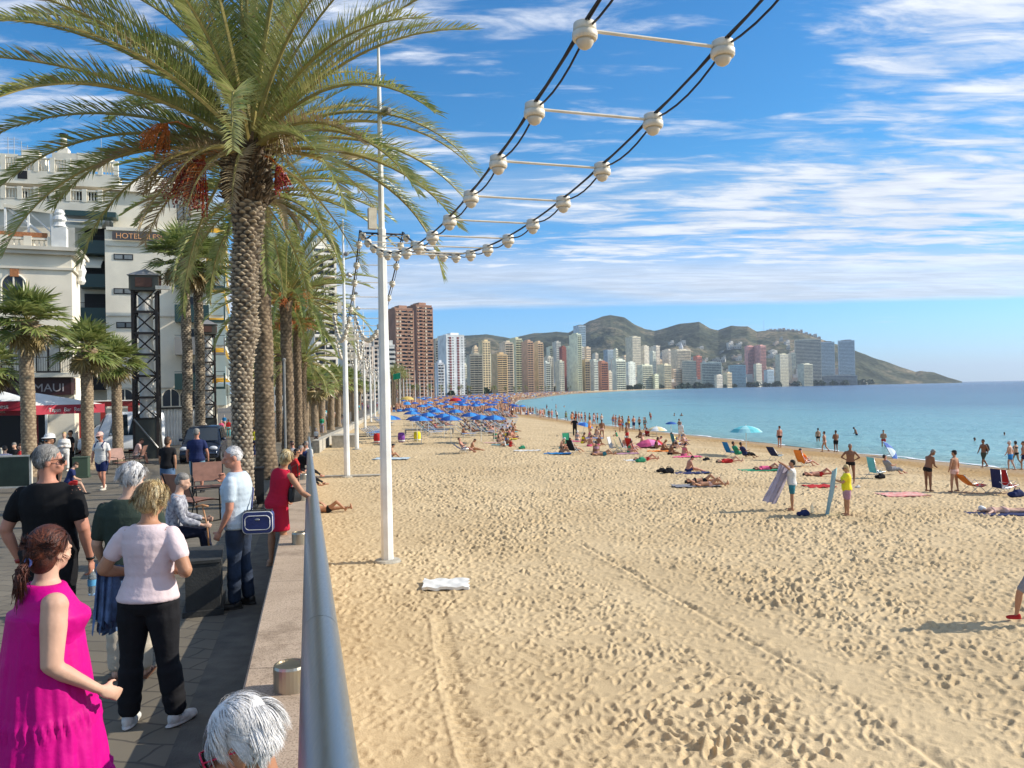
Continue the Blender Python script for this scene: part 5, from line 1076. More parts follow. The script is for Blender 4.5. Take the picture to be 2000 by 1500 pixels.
q = ground(352, 906, 'prom'); vehicle('parked_car', (q.x+.4, q.y+2.0, q.z), R(14), 4.3, 1.85, 1.75, 'mpv', 'dark blue people carrier parked facing the viewer behind the couple in denim', M_CARD)
q = ground(222, 886, 'prom'); v = vehicle('parked_van', (q.x, q.y+1, q.z), R(-72), 4.9, 1.95, 2.0, 'van', 'white van with blue side stripe parked behind the fan palms', M_CARW)
for s in (-1, 1): b = MB(); b.box((s*.985, .3, .82), (.03, 3.9, .24)); b.build('side_stripe', M_BLUE, v)
q = P(612, 771, 100); o = vehicle('delivery_truck', (q.x, q.y, float(prom_z(q.y))), R(10), 6, 2.2, 3.0, 'truck', 'white box truck driving far down the promenade between palm trunks', M_CARW)
q = P(222, 771, 50); vehicle('white_lorry', (q.x, q.y+1.5, float(prom_z(q.y))), R(-60), 4.6, 2.1, 2.7, 'truck', 'white lorry half hidden behind the taller lattice tower foot', M_CARW)
# ------------------------------------------------------------------ plaza furniture
M_SEAT = mat('brown_slats', (.28, .14, .10), .6, var=.25, vs=6); M_STONE = mat('dark_stone', (.035, .035, .032), .7, var=.3, vs=6, bump=.2, bs=40); M_BIN = mat('black_bin', (.012, .012, .013), .5)
def plaza_chair(px, py, rz, label):
    q = ground(px, py, 'prom'); o = empty('plaza_chair', q, rz); tag(o, label, 'chair', 'brown metal plaza chairs')
    b = MB(); g_ = [[(x, y, .45+.02*math.cos(y*6)) for x in np.linspace(-.34, .34, 8)] for y in np.linspace(-.3, .3, 6)]; b.grid(g_); b.grid([[(p[0], p[1], p[2]-.03) for p in r_][::-1] for r_ in g_]); b.build('seat', M_SEAT, o)
    b = MB(); b.loft([[(-.34, .3+.02*0, .55), (.34, .3, .55), (.34, .33, .55), (-.34, .33, .55)], [(-.34, .46, 1.0), (.34, .46, 1.0), (.34, .49, 1.0), (-.34, .49, 1.0)]]); b.build('backrest', M_SEAT, o)
    for s in (-1, 1):
        b = MB(); b.tube([(s*.36, -.32, 0), (s*.36, -.3, .66), (s*.36, .25, .68), (s*.36, .36, .55)], .015, 6); b.tube([(s*.36, .5, 1.02), (s*.36, .3, .45), (s*.36, .42, 0), (s*.36, -.32, 0.015)], .015, 6); b.build('side_frame', M_IRON, o, True)
    b = MB(); b.tube([(-.36, -.3, .42), (.36, -.3, .42)], .014, 6); b.tube([(-.36, .34, .42), (.36, .34, .42)], .014, 6); b.build('cross_bar', M_IRON, o); return o
plaza_chair(382, 1018, R(150), 'empty brown slatted chair with its back to the left, nearer one on the plaza')
plaza_chair(408, 985, R(25), 'empty brown slatted chair behind the old man in the pale blue shirt')
plaza_chair(262, 915, R(-80), 'brown slatted chair under the seated man in the pink shirt')
plaza_chair(238, 925, R(60), 'empty dark brown chair beside the slimmest fan palm')
def block(name, px, py, w, d, h, label, cat, m=M_STONE, rz=R(YG), lip=True):
    q = ground(px, py, 'prom'); o = empty(name, (q.x, q.y+d/2, q.z), rz); tag(o, label, cat)
    b = MB(); b.box((0, 0, h/2), (w, d, h)); b.build('body', m, o)
    if lip: MB().box((0, 0, h+.015), (w+.03, d+.03, .03)).build('cap', m, o); MB().box((0, 0, .03), (w+.06, d+.06, .06)).build('plinth', m, o)
    return o
block('stone_bench', 371, 1205, .34, .8, .55, 'dark stone block bench end beside the woman in the pink T-shirt', 'bench')
block('litter_bin', 497, 985, .34, .34, .85, 'black square litter bin beside the foot of the big date palm', 'litter bin', M_BIN)
block('planter_box', 152, 934, .5, .5, .75, 'green planter box behind the man in the white polo shirt', 'planter', mat('green_box', (.05, .08, .05), .6))
# wind screens at the left edge
def screen(px, py, w, rz, label):
    q = ground(px, py, 'prom'); o = empty('wind_screen', q, rz); tag(o, label, 'wind screen', 'green wind screens of the cafe')
    b = MB(); b.box((0, 0, .62), (w-.1, .03, .9)); b.build('panel', mat('green_panel', (.03, .05, .035), .25, var=.3, vs=2), o); b = MB()
    for s in (-1, 1): b.box((s*w/2, 0, .58), (.07, .07, 1.02))
    b.box((0, 0, 1.09), (w, .06, .05)); b.box((0, 0, .15), (w, .06, .05)); b.build('frame', M_LAMP, o)
    for s in (-1, 1):
        for t in (-1, 1): b = MB(); b.tube([(s*w*.4-.02, t*.12, .05), (s*w*.4+.02, t*.12, .05)], .05, 8); b.build('caster', M_TYRE, o)
screen(0, 962, 1.75, R(8), 'green glazed wind screen on casters at the left edge of the plaza'); screen(-40, 930, 1.7, R(4), 'second green wind screen farther left behind the first')
# thin posts by the path, white lamp standard
for i, (px, py, D, h) in enumerate(((556, 771, 30, 4.4), (640, 771, 95, 6), (661, 771, 140, 8))):
    q = P(px, 771, D); b = MB(); b.tube([(0, 0, 0), (0, 0, h)], .045, 8); b.lathe((0, 0, 0), [(.12, 0), (.12, .06), (.05, .1)], 10); b.lathe((0, 0, h), [(.05, -.1), (.07, 0), (.02, .05)], 8); tag(b.build('slim_post', M_GREYM, None, loc=(q.x, q.y, float(prom_z(q.y)))), ['slim grey post just left of the handrail end', 'slim post by the far path among palms', 'slim tall post far down the promenade'][i], 'post')
# path wall block where the ramp meets the beach
b = MB(); q = ground(668, 874, 'sand'); b.box((0, 0, .35), (1.9, 2.6, 1.0), R(10)); b.box((0, 0, .88), (2.0, 2.7, .06), R(10)); tag(b.build('concrete_block', M_CONC, None, loc=(q.x, q.y+1.2, q.z)), 'pale concrete wall end where the ramp meets the beach, behind the second pole', 'wall')
b = MB(); 
for y0 in np.arange(53, 130, 7.): 
    xa, xb_ = float(wall_x(y0))+.1, float(wall_x(y0+6.9))+.1; b.loft([[(xa-.25, y0, 1.3), (xa+.25, y0, 1.3), (xa+.25, y0, float(prom_z(y0))+.5), (xa-.25, y0, float(prom_z(y0))+.5)], [(xb_-.25, y0+6.9, 1.2), (xb_+.25, y0+6.9, 1.2), (xb_+.25, y0+6.9, float(prom_z(y0))+.45), (xb_-.25, y0+6.9, float(prom_z(y0))+.45)]])
tag(b.build('far_sea_wall', M_CONC), 'low pale wall dividing the far promenade from the beach', 'wall')
# flag pole with green flag
q = P(783, 771, 195); gz = float(sand_z(q.x, q.y)); o = empty('flag_pole', (q.x, q.y, gz)); tag(o, 'pole flying a green flag beside the clump of palms', 'flag pole'); hf = P(783, 727, 195).z-gz
b = MB(); b.tube([(0, 0, 0), (0, 0, hf)], [.09, .05], 8); b.build('pole', M_GREYM, o); b = MB(); b.grid([[(-1.9+1.9*i/8, .25*math.sin(i*1.1)*(1-i/8), hf-.1-1.5*j/4-.35*(1-i/8)) for i in range(9)] for j in range(5)]); b.build('flag', mat('green_cloth', (.0, .28, .13), .7), o)
# ------------------------------------------------------------------ people
V = Vector
def rotm(x=0, y=0, z=0): return Euler((R(x), R(y), R(z)), 'XYZ').to_matrix()
def solid(mb, voxel, it=4, mats=None, zones=False, fac=.5):
    me = bpy.data.meshes.new('tmp'); me.from_pydata(mb.v, [], mb.f); me.update(); o = bpy.data.objects.new('tmp', me); C.objects.link(o)
    r = o.modifiers.new('r', 'REMESH'); r.mode = 'VOXEL'; r.voxel_size = voxel; r.use_smooth_shade = True
    if it: s = o.modifiers.new('s', 'SMOOTH'); s.factor = fac; s.iterations = it
    dg = bpy.context.evaluated_depsgraph_get(); dg.update(); m2 = bpy.data.meshes.new_from_object(o.evaluated_get(dg)); bpy.data.objects.remove(o)
    for m in (mats if isinstance(mats, (list, tuple)) else [mats]): m2.materials.append(m)
    if zones:
        from mathutils.bvhtree import BVHTree
        bt = BVHTree.FromPolygons([V(v) for v in mb.v], mb.f); mi = []
        for p in m2.polygons: h = bt.find_nearest(p.center); mi.append(mb.m[h[2]] if h[2] is not None else 0)
        m2.polygons.foreach_set('material_index', mi)
    m2.polygons.foreach_set('use_smooth', [True]*len(m2.polygons)); return m2
def ring(c, ax, ay, rx, ry, n=12): return [c+ax*(rx*math.cos(2*math.pi*k/n))+ay*(ry*math.sin(2*math.pi*k/n)) for k in range(n)]
def limb(b, p0, p1, prof, ref=V((0, 1, 0)), mi=0, fl=1., fold=0, seed=0):
    d = (p1-p0).normalized(); ax = d.cross(ref); ax = ax.normalized() if ax.length > .1 else d.cross(V((1, 0, 0))).normalized(); ay = ax.cross(d).normalized(); rs = []
    t0, r0 = prof[0]; t1, r1 = prof[-1]; L_ = (p1-p0).length
    rs.append(ring(p0+d*(t0*L_-r0*.55), ax, ay, r0*.55, r0*.55*fl)); n_ = len(prof)
    for i, (t, r) in enumerate(prof):
        if fold and 0 < i < n_-1: r *= 1+fold*math.sin(i*2.6+seed)
        rs.append(ring(p0+d*(t*L_), ax, ay, r, r*fl))
    rs.append(ring(p0+d*(t1*L_+r1*.5), ax, ay, r1*.6, r1*.6*fl)); b.loft(rs, mi)
def resample(prof, t0, t1, n, mul, add):
    ts = np.linspace(t0, t1, n); return [(float(t), float(np.interp(t, [p[0] for p in prof], [p[1] for p in prof]))*mul+add) for t in ts]
UA = [(0, .027), (.3, .0285), (.7, .0245), (1, .0225)]; FA = [(0, .0225), (.25, .0245), (.65, .018), (1, .0145)]
TH = [(0, .050), (.3, .0485), (.7, .037), (1, .0315)]; SH = [(0, .031), (.3, .0335), (.65, .024), (1, .0185)]
TOR = [(.468, .050, .050, 0), (.49, .086, .062, -.004), (.53, .093, .068, -.004), (.575, .084, .060, 0), (.62, .077, .056, .002), (.67, .082, .060, .003), (.72, .092, .066, .004), (.765, .098, .062, .0), (.80, .092, .05, -.004), (.825, .06, .038, -.006), (.84, .038, .034, -.004)]
SKINS = {}
def skin(c, name=None): return mat('skin_%d_%d' % (c[0]*100, c[2]*100), c, .55, var=.12, vs=9, bump=.05, bs=60, spec=.3)
def cloth(name, c, var=.14, bump=.6): return mat('cloth_'+name, c, .85, var=var, vs=3, bump=bump, bs=4.5, bdist=.05, spec=.2)
def hairm(name, c, c2=None): return mat('hair_'+name, c, .55, col2=c2 or tuple(x*.55 for x in c), vs=60, bump=.3, bs=120, spec=.4)
S_TAN = skin((.46, .23, .13)); S_FAIR = skin((.60, .36, .25)); S_BRN = skin((.25, .115, .06)); S_RED = skin((.52, .24, .16))
class Person:
    def __init__(s, H, pose, girth=1., belly=0., female=False, arm=1., legg=1.):
        s.H = H; s.pose = pose; s.g = girth; s.belly = belly; s.f = female; s.arm = arm; s.legg = legg; p = pose
        s.Mp = p.get('pelvis', Matrix.Identity(3)); le = p.get('lean', (0, 0, 0)); s.Mt = s.Mp @ rotm(-le[0], le[1], le[2]); hd = p.get('head', (0, 0, 0)); s.Mh = s.Mt @ rotm(-hd[0], hd[2], hd[1])
        sg = {}
        LL, RL = p.get('LL', ((-.03, 0, -1), (0, 0, -1))), p.get('RL', ((.03, 0, -1), (0, 0, -1)))
        hipw = .052*H*(1.05 if female else 1)*(.7+.3*girth); pel = V((0, 0, 0)); J = {}
        for k, sx_, leg in (('L', -1, LL), ('R', 1, RL)):
            hp = s.Mp @ V((sx_*hipw, 0, -.02*H)); kn = hp+(s.Mp @ V(leg[0]).normalized())*.245*H; an = kn+(s.Mp @ V(leg[1]).normalized())*.24*H
            J['hip'+k], J['kn'+k], J['an'+k] = hp, kn, an
            fd = V(leg[2]) if len(leg) > 2 else V((0, 1, 0)); J['ft'+k] = (s.Mp @ fd).normalized()
        base = p.get('z')
        z0 = (-min(J['anL'].z, J['anR'].z)+.04*H) if base is None else base
        for k in J:
            if not k.startswith('ft'): J[k] = J[k]+V((0, 0, z0))
        s.pel = V((0, 0, z0)); J['pel'] = s.pel
        def tp(x, y, z): return s.pel + s.Mt @ V((x*H, y*H, (z-.53)*H))
        s.tp = tp; shw = (.108 if not female else .098)*(.75+.25*girth)
        for k, sx_ in (('L', -1), ('R', 1)):
            A = p.get(k+'A', ((sx_*.18, 0, -1), (sx_*.05, .15, -1))); sh = tp(sx_*shw, -.005, .786); el = sh+(s.Mt @ V(A[0]).normalized())*.172*H; wr = el+(s.Mt @ V(A[1]).normalized())*.15*H
            J['sh'+k], J['el'+k], J['wr'+k] = sh, el, wr; J['hd'+k] = (s.Mt @ V(A[2]).normalized()) if len(A) > 2 else (wr-el).normalized(); J['hn'+k] = (s.Mt @ V(A[3]).normalized()) if len(A) > 3 else None
        s.J = J; s.hc = tp(0, -.004, .84)+s.Mh @ V((0, .006*H, .095*H))
    def trings(s, z0, z1, infl=0., mul=1., n=9, fold=0.):
        H = s.H; out = []
        for z in np.linspace(z0, z1, n):
            rx, ry, oy = (float(np.interp(z, [t[0] for t in TOR], [t[i] for t in TOR])) for i in (1, 2, 3)); gg = 1+(s.g-1)*(1. if z < .76 else .45)
            be = s.belly*math.exp(-((z-.60)/.06)**2); bu = (.016 if s.f else .004)*math.exp(-((z-.735)/.025)**2)
            rx = rx*gg*(.96 if s.f and z > .6 else 1)+be*.3; ry2 = ry*gg+be*.5+bu*.6; c = s.tp(0, oy+be*.4+bu*.6, z); ax = s.Mt @ V((1, 0, 0)); ay = s.Mt @ V((0, 1, 0))
            fo = 1+fold*math.sin(z*170)
            out.append(ring(c, ax, ay, (rx*mul*fo+infl)*H, (ry2*mul*fo+infl)*H, 18))
        return out
    def head_parts(s, b, mi=0, detail=True):
        H = s.H; M_ = s.Mh; c = s.hc
        def e(x, y, z, rx, ry, rz, n=14): b.ell(c+M_ @ V((x*H, y*H, z*H)), (rx*H, ry*H, rz*H), M_, n, 9, mi)
        e(0, -.008, .012, .0445, .054, .050); e(0, .012, -.028, .034, .040, .040); e(0, .032, -.048, .018, .018, .016)
        limb(b, s.tp(0, -.004, .825), c+M_ @ V((0, -.012*H, -.03*H)), [(0, .036*H), (.5, .032*H), (1, .033*H)], mi=mi)
        if detail:
            e(0, .056, -.012, .0075, .012, .017, 10); e(0, .060, -.021, .0095, .009, .007, 10)
            for q in (-1, 1): e(q*.0465, -.008, -.012, .006, .014, .021, 10); e(q*.018, .044, .006, .015, .009, .006, 8); e(q*.024, .034, -.024, .013, .012, .013, 8)
            e(0, .050, -.040, .014, .007, .0045, 8); e(0, .048, -.046, .012, .007, .004, 8)
    def hand(s, b, k, mi=0, curl=35, fingers=True):
        H = s.H; J = s.J; w = J['wr'+k]; d = J['hd'+k]; sx_ = -1 if k == 'L' else 1
        n = J['hn'+k] if J['hn'+k] is not None else (s.Mt @ V((-sx_, 0, 0)))
        n = (n-d*n.dot(d)); n = n.normalized() if n.length > .1 else d.orthogonal().normalized(); a = d.cross(n)
        a = a if a.dot(s.Mt @ V((0, 1, .3))) > 0 else -a
        M_ = Matrix((a, n, d)).transposed(); pc = w+d*.030*H; b.ell(pc, (.023*H, .011*H, .032*H), M_, 10, 6, mi)
        if fingers:
            for i, (o_, l_) in enumerate(((.0165, .040), (.006, .046), (-.005, .043), (-.0155, .034))):
                r = .0052*H; p = pc+a*(o_*H)+d*.024*H; c1 = R(curl*.5+i*4); d1 = (d*math.cos(c1)+n*math.sin(c1)); p1 = p+d1*l_*.45*H; c2 = R(curl*1.3+i*5); d2 = d*math.cos(c2)+n*math.sin(c2); p2 = p1+d2*l_*.33*H; c3 = R(curl*1.9+i*5); d3 = d*math.cos(c3)+n*math.sin(c3); p3 = p2+d3*l_*.24*H
                b.tube([p-d*.01*H, p1, p2, p3], [r*1.1, r*1.05, r*.95, r*.7], 8, mi)
            t0 = w+d*.018*H+a*.017*H; t1 = t0+(a*.8+d*.7+n*.3).normalized()*.022*H; t2 = t1+(d*.9+a*.25+n*.5).normalized()*.02*H; b.tube([t0-a*.006*H, t1, t2], [.0075*H, .0068*H, .0045*H], 8, mi)
    def body_mb(s, hands=True, feet=True, detail=True, zones=None):
        H = s.H; b = MB(); z = zones or (lambda nm: 0); m1 = s.legg; b.loft(s.trings(.468, .84, n=16), z('torso'))
        if zones:    # repaint parts of the torso rings for low detail people
            b = MB(); b.loft(s.trings(.555, .68, n=5), z('belly')); b.loft(s.trings(.66, .77, n=5), z('chest')); b.loft(s.trings(.76, .84, n=5), z('chestup')); b.loft(s.trings(.468, .565, n=6, infl=.003), z('hips'))
        for k, sx_ in (('L', -1), ('R', 1)):
            J = s.J
            limb(b, J['hip'+k], J['kn'+k], [(t, r*H*m1*(.6+.4*s.g)) for t, r in TH], mi=z('thigh')); limb(b, J['kn'+k], J['an'+k], [(t, r*H*m1) for t, r in SH], mi=z('shin'))
            c = J['kn'+k]; b.ell(c, (.033*H*m1,)*3, None, 8, 6, z('shin'))
            if z('hips') != 0: limb(b, J['hip'+k], J['kn'+k], [(t, r*H*m1*1.06) for t, r in resample(TH, 0, .42, 4, 1.06, .004)], mi=z('short'))
            if feet:
                f_ = J['ft'+k]; an = J['an'+k]; up = V((0, 0, 1)); up = (up-f_*up.dot(f_)); up = up.normalized() if up.length > .2 else V((0, 1, 0)); sd = f_.cross(up)
                M_ = Matrix((sd, f_, up)).transposed(); b.ell(an+f_*.030*H-up*.019*H, (.024*H, .068*H, .021*H), M_, 10, 8, z('foot')); b.ell(an-f_*.012*H-up*.016*H, (.021*H, .026*H, .026*H), M_, 8, 6, z('foot')); b.ell(an+f_*.07*H-up*.026*H, (.027*H, .030*H, .012*H), M_, 8, 6, z('foot'))
            a_ = s.arm; b.ell(J['sh'+k], (.032*H*(.4+.6*a_),)*3, None, 10, 8, z('chestup')); b.ell(s.tp(sx_*.072, -.01, .79), (.045*H, .035*H, .03*H), s.Mt, 10, 6, z('chestup'))
            limb(b, J['sh'+k], J['el'+k], [(t, r*H*a_) for t, r in UA], mi=z('uarm')); limb(b, J['el'+k], J['wr'+k], [(t, r*H*(.5+.5*a_)) for t, r in FA], mi=0, fl=.88)
            if hands is not None: s.hand(b, k, 0, s.pose.get('curl', 35), hands)
            b.ell(s.J['hip'+k]+s.Mp @ V((-sx_*.008*H, -.03*H, -.005*H)), (.045*H*s.g, .04*H*s.g, .045*H), s.Mp, 10, 6, z('hips'))
        s.head_parts(b, 0, detail); return b
    def shirt(s, z0=.46, sleeve=.62, infl=.009, neck=.828, loose=1.04, fold=.012, flare=0.):
        H = s.H; b = MB(); rs = s.trings(z0, neck, infl, loose, 22, fold); 
        if flare:
            c = s.tp(0, 0, z0)
            for i in range(6): rs[i] = [c0+(p-c0)*(1+flare*(1-i/6)) for c0 in [sum((q for q in rs[i]), V((0, 0, 0)))/len(rs[i])] for p in rs[i]]
        b.loft(rs)
        for k, sx_ in (('L', -1), ('R', 1)):
            J = s.J; b.ell(J['sh'+k], (.033*H*(.5+.5*s.arm),)*3, None, 12, 8); b.ell(s.tp(sx_*.068, -.01, .785), (.046*H, .040*H, .034*H), s.Mt, 10, 6)
            if sleeve > 0: limb(b, J['sh'+k], J['el'+k], [(t, r*H*(.84 if t == 0 else 1)) for t, r in resample(UA, 0, min(sleeve, 1), 6, 1.1*s.arm, .005)], fold=.02)
            if sleeve > 1: limb(b, J['el'+k], J['wr'+k], [(t, r*H) for t, r in resample(FA, 0, sleeve-1, 6, 1.25, .006)], fold=.05)
        return b
    def bottoms(s, ln=1.45, infl=.008, top=.565, mul=1.12, seed=1, hem=0.):
        H = s.H; b = MB(); b.loft(s.trings(.462, top, infl, 1.02, 7))
        for k in 'LR':
            J = s.J; b.ell(J['hip'+k]+s.Mp @ V((0, -.025*H, -.005*H)), (.052*H*s.g, .046*H*s.g, .05*H), s.Mp, 10, 6)
            limb(b, J['hip'+k], J['kn'+k], [(t, r*H*s.legg*(1+hem*t)) for t, r in resample(TH, 0, min(ln, 1), 8, mul*(.6+.4*s.g), .004)], fold=.03 if ln > .8 else .01, seed=seed)
            if ln > 1: b.ell(J['kn'+k], (.039*H*s.legg*mul,)*3, None, 8, 6); limb(b, J['kn'+k], J['an'+k], [(t, r*H*s.legg) for t, r in resample([(0, .033), (.3, .036), (.7, .033), (1, .031)], 0, ln-1, 10, mul, .004)], fold=.06, seed=seed)
        return b
    def skirt(s, z0, z1, r0, r1, pleats=0, amp=.0, n=10, tiers=None, m=96, depth=.78):
        H = s.H; rs = []
        for i, z in enumerate(np.linspace(z0, z1, n)):
            t = i/(n-1); r = r0+(r1-r0)*t; c = s.pel+V((0, 0, (z-.53)*H)); a_ = amp*t**.7; rr = []
            for k in range(m):
                th = 2*math.pi*k/m; ff = 1+a_*(math.sin(th*pleats+math.sin(z*25)*.8)+.5*math.sin(th*pleats*2.3+2))+(.03*math.sin(th*41+z*60) if tiers and any(0 <= tz-z < .05 for tz in tiers) else 0)
                if tiers: ff *= 1+.035*sum(1 for tz in tiers if z < tz)
                rr.append(c+V((math.cos(th)*r*ff*H, math.sin(th)*r*depth*ff*H, 0)))
            rs.append(rr)
        b = MB(); b.loft(rs[::-1]); return b
    def hair(s, b, back=1., ln=0., vol=1., mi=0):
        H = s.H; c = s.hc; M_ = s.Mh
        def e(x, y, z, rx, ry, rz): b.ell(c+M_ @ V((x*H, y*H, z*H)), (rx*H*vol, ry*H*vol, rz*H*vol), M_, 16, 10, mi)
        if ln < .5: e(0, -.014, .031, .0475, .053, .043); e(0, -.034, .002, .0425, .036, .044)
        else: e(0, -.016, .024, .0485, .053, .050); e(0, -.026, .002, .0475, .043, .05)
        if ln >= .5: e(0, -.030, -.02*ln-.01, .046, .034, .045)
    def strands(s, mats, n=1500, L_=.045, seed=1, sweep=(0, -.3, -1), vol=1.0, w=.0016, low=-.1, lift=.25):
        H = s.H; g = np.random.default_rng(seed); b = MB(); c = s.hc+s.Mh @ V((0, -.016*H, .016*H)); r_ = V((.047*H, .054*H, .053*H))*vol; sw = V(sweep).normalized()
        CL = g.normal(0, 1, (170, 3)); CL /= np.linalg.norm(CL, axis=1)[:, None]; CD = g.normal(0, .38, (170, 3)); CLI = np.clip(g.normal(lift*.4, lift, 170), -.05, 1); CC = g.integers(len(mats), size=170)
        while n > 0:
            v = V(g.normal(0, 1, 3)); v.normalize()
            if v.z < -.55 or (v.y > .55 and v.z < .35) or (v.z < low and v.y > (.1 if low < -.05 else -.3)): continue
            n -= 1; ci = int(np.argmax(CL @ np.array(v))); p = V((v.x*r_.x, v.y*r_.y, v.z*r_.z))*.97; nn = v; d = (sw+V((v.x*1.0, 0, 0))+V(CD[ci])+V(g.normal(0, .07, 3))); d = (d-nn*d.dot(nn)).normalized(); pts = [p]; l_ = L_*H*g.uniform(.6, 1.15)*1.0; q = p.copy(); dd = (d+nn*(.1+CLI[ci])).normalized()
            for i in range(4):
                q = q+dd*l_/4; dd = (dd+V((0, 0, -.25))-q.normalized()*.22).normalized(); rr = math.sqrt((q.x/r_.x)**2+(q.y/r_.y)**2+(q.z/r_.z)**2)
                if rr < 1.0: q = q/rr*1.01
                pts.append(q.copy())
            sd = d.cross(nn).normalized(); W_ = [w*H/1.0*(1.15, 1.3, 1.1, .8, .15)[i] for i in range(5)]
            vs = []; 
            for i in range(5): vs += [c+s.Mh @ (pts[i]-sd*W_[i]), c+s.Mh @ (pts[i]+sd*W_[i])]
            b.add(vs, [(2*i, 2*i+1, 2*i+3, 2*i+2) for i in range(4)], int(CC[ci]) if g.random() < .7 else int(g.integers(len(mats))))
        return b.mesh('hair_strands', mats, True)
    def shoes(s, big=1.12, k='LR'):
        H = s.H; b = MB()
        for kk in k:
            f_ = s.J['ft'+kk]; an = s.J['an'+kk]; up = V((0, 0, 1)); up = (up-f_*up.dot(f_)); up = up.normalized() if up.length > .2 else V((0, 1, 0)); sd = f_.cross(up); M_ = Matrix((sd, f_, up)).transposed()
            b.ell(an+f_*.030*H-up*.018*H, (.028*H, .078*H, .021*H), M_, 12, 8); b.ell(an-f_*.012*H-up*.008*H, (.026*H, .032*H, .032*H), M_, 10, 8); b.ell(an+f_*.065*H-up*.024*H, (.031*H, .040*H, .017*H), M_, 10, 8); b.ell(an+f_*.022*H-up*.033*H, (.030*H, .082*H, .008*H), M_, 12, 6)
        return b
def cut_above(mb_pts): return mb_pts
def place(p, name, loc, rz, sk, voxel, label, group=None, hands=True, feet=True, it=4, detail=True):
    o = empty(name, loc, rz); tag(o, label, 'person', group); link('body', solid(p.body_mb(hands, feet, detail), voxel, it, sk), o); return o
def wear(o, name, mb, m, voxel=.012, it=5, fac=.5): return link(name, solid(mb, voxel, it, m, fac=fac), o)
def facing(p, o_):  return o_
W2 = lambda *a: V(a)
GP = lambda px, py: ground(px, py, 'prom')
def at_depth(px, D): q = P(px, 771, D); return V((q.x, q.y, float(prom_z(q.y))))
HW_ = hairm('white', (.84, .82, .80), (.60, .58, .56)); HWS = [hairm('white_a', (.80, .78, .76), (.70, .68, .66)), hairm('white_b', (.55, .53, .52), (.45, .43, .42)), hairm('white_c', (.74, .72, .69), (.55, .53, .51))]
HGR = hairm('grey', (.30, .28, .25), (.14, .13, .12)); HGS = [HGR, hairm('grey_b', (.45, .43, .39)), hairm('grey_c', (.16, .145, .13))]
HBL = hairm('blonde', (.62, .46, .22), (.40, .27, .11)); HBS = [HBL, hairm('blonde_b', (.78, .64, .38)), hairm('blonde_c', (.30, .19, .08))]
HDR = hairm('auburn', (.10, .025, .012), (.04, .012, .008)); HDS = [HDR, hairm('auburn_b', (.20, .055, .025)), hairm('auburn_c', (.035, .012, .01))]
HBK = hairm('dark', (.02, .014, .012)); HBR = hairm('brown', (.10, .055, .03))
M_SUNG = mat('sunglass_lens', (.01, .008, .008), .08, spec=.9); M_PINKF = mat('pink_frame', (.65, .02, .08), .25)
def glasses(p, o, m=M_IRON, lens=M_SUNG):
    H = p.H; b = MB(); c = p.hc; M_ = p.Mh
    for q in (-1, 1):
        b.ell(c+M_ @ V((q*.021*H, .055*H, .000*H)), (.019*H, .006*H, .014*H), M_, 12, 8, 1); b.tube([c+M_ @ V((q*.041*H, .050*H, .004*H)), c+M_ @ V((q*.050*H, .02*H, .004*H)), c+M_ @ V((q*.051*H, -.012*H, 0))], .0016*H, 5)
        b.tube([c+M_ @ V((q*(.021+.021*math.cos(a))*H, (.057-.008*abs(math.cos(a)))*H, .016*math.sin(a)*H)) for a in np.linspace(0, 6.28, 13)], .0018*H, 5)
    b.build('sunglasses', [m, lens], o, True)
# ---- woman in the magenta dress
D = 3.55; q = at_depth(80, D)
p = Person(1.53, dict(lean=(2, 0, 0), head=(6, 24, 0), RA=((.16, -.06, -1), (.10, .85, -.62), (.0, .9, -.45), (-.9, .2, -.4)), LA=((-.28, -.02, -1), (-.08, .5, -1)), LL=((-.05, .05, -1), (0, 0, -1)), RL=((.05, .02, -1), (0, -.05, -1)), curl=50), 1.28, .012, True, 1.32, 1.15)
o = place(p, 'person', q, R(-46), S_FAIR, .0085, 'woman seen from behind in a sleeveless magenta tiered dress, auburn ponytail', it=5)
mg = mat('cloth_magenta', (.56, .0, .20), .6, var=.15, vs=3, bump=.5, bs=5, bdist=.04, spec=.2)
b = MB(); b.loft(p.trings(.46, .835, .012, 1.04, 22, .006)); 
for sx_ in (-1, 1): b.ell(p.tp(sx_*.062, -.008, .795), (.042*p.H, .045*p.H, .036*p.H), p.Mt, 12, 8)
dr = wear(o, 'dress', b, mg, .01, 6)
sk = p.skirt(.755, .10, .106, .205, 13, .035, 56, [.46, .26], 150, .9); link('skirt', sk.mesh('skirt', mg, True), dr)
b = MB(); p.hair(b, 1, .9, 1.04); hh = wear(o, 'hair', b, HDR, .007, 3); link('hair_strands', p.strands(HDS, 6000, .06, 2, (0, -1, -.35), 1.0, .0009, -.1, .05), hh)
pt = MB(); tb = p.hc+p.Mh @ V((0, -.072*p.H, -.035*p.H)); g = np.random.default_rng(3)
for i in range(240):
    a = V(g.normal(0, .008, 3)); e_ = tb+a*1.2+p.Mh @ V((g.normal(0, .012), -.02+g.normal(0, .008), -.13+g.normal(0, .03))); pt.tube([tb+a*.3, (tb+e_)/2+p.Mh @ V((0, -.022, .01))+V(g.normal(0, .007, 3)), e_], [.0028, .0030, .0008], 4)
link('ponytail', pt.mesh('ponytail', HDR, True), hh); b = MB(); b.tube([tb+p.Mh @ V((0.018*math.cos(a), .002, .018*math.sin(a))) for a in np.linspace(0, 6.4, 14)], .006, 6); b.build('hair_tie', mat('blue_band', (.15, .2, .5), .5), hh, True)
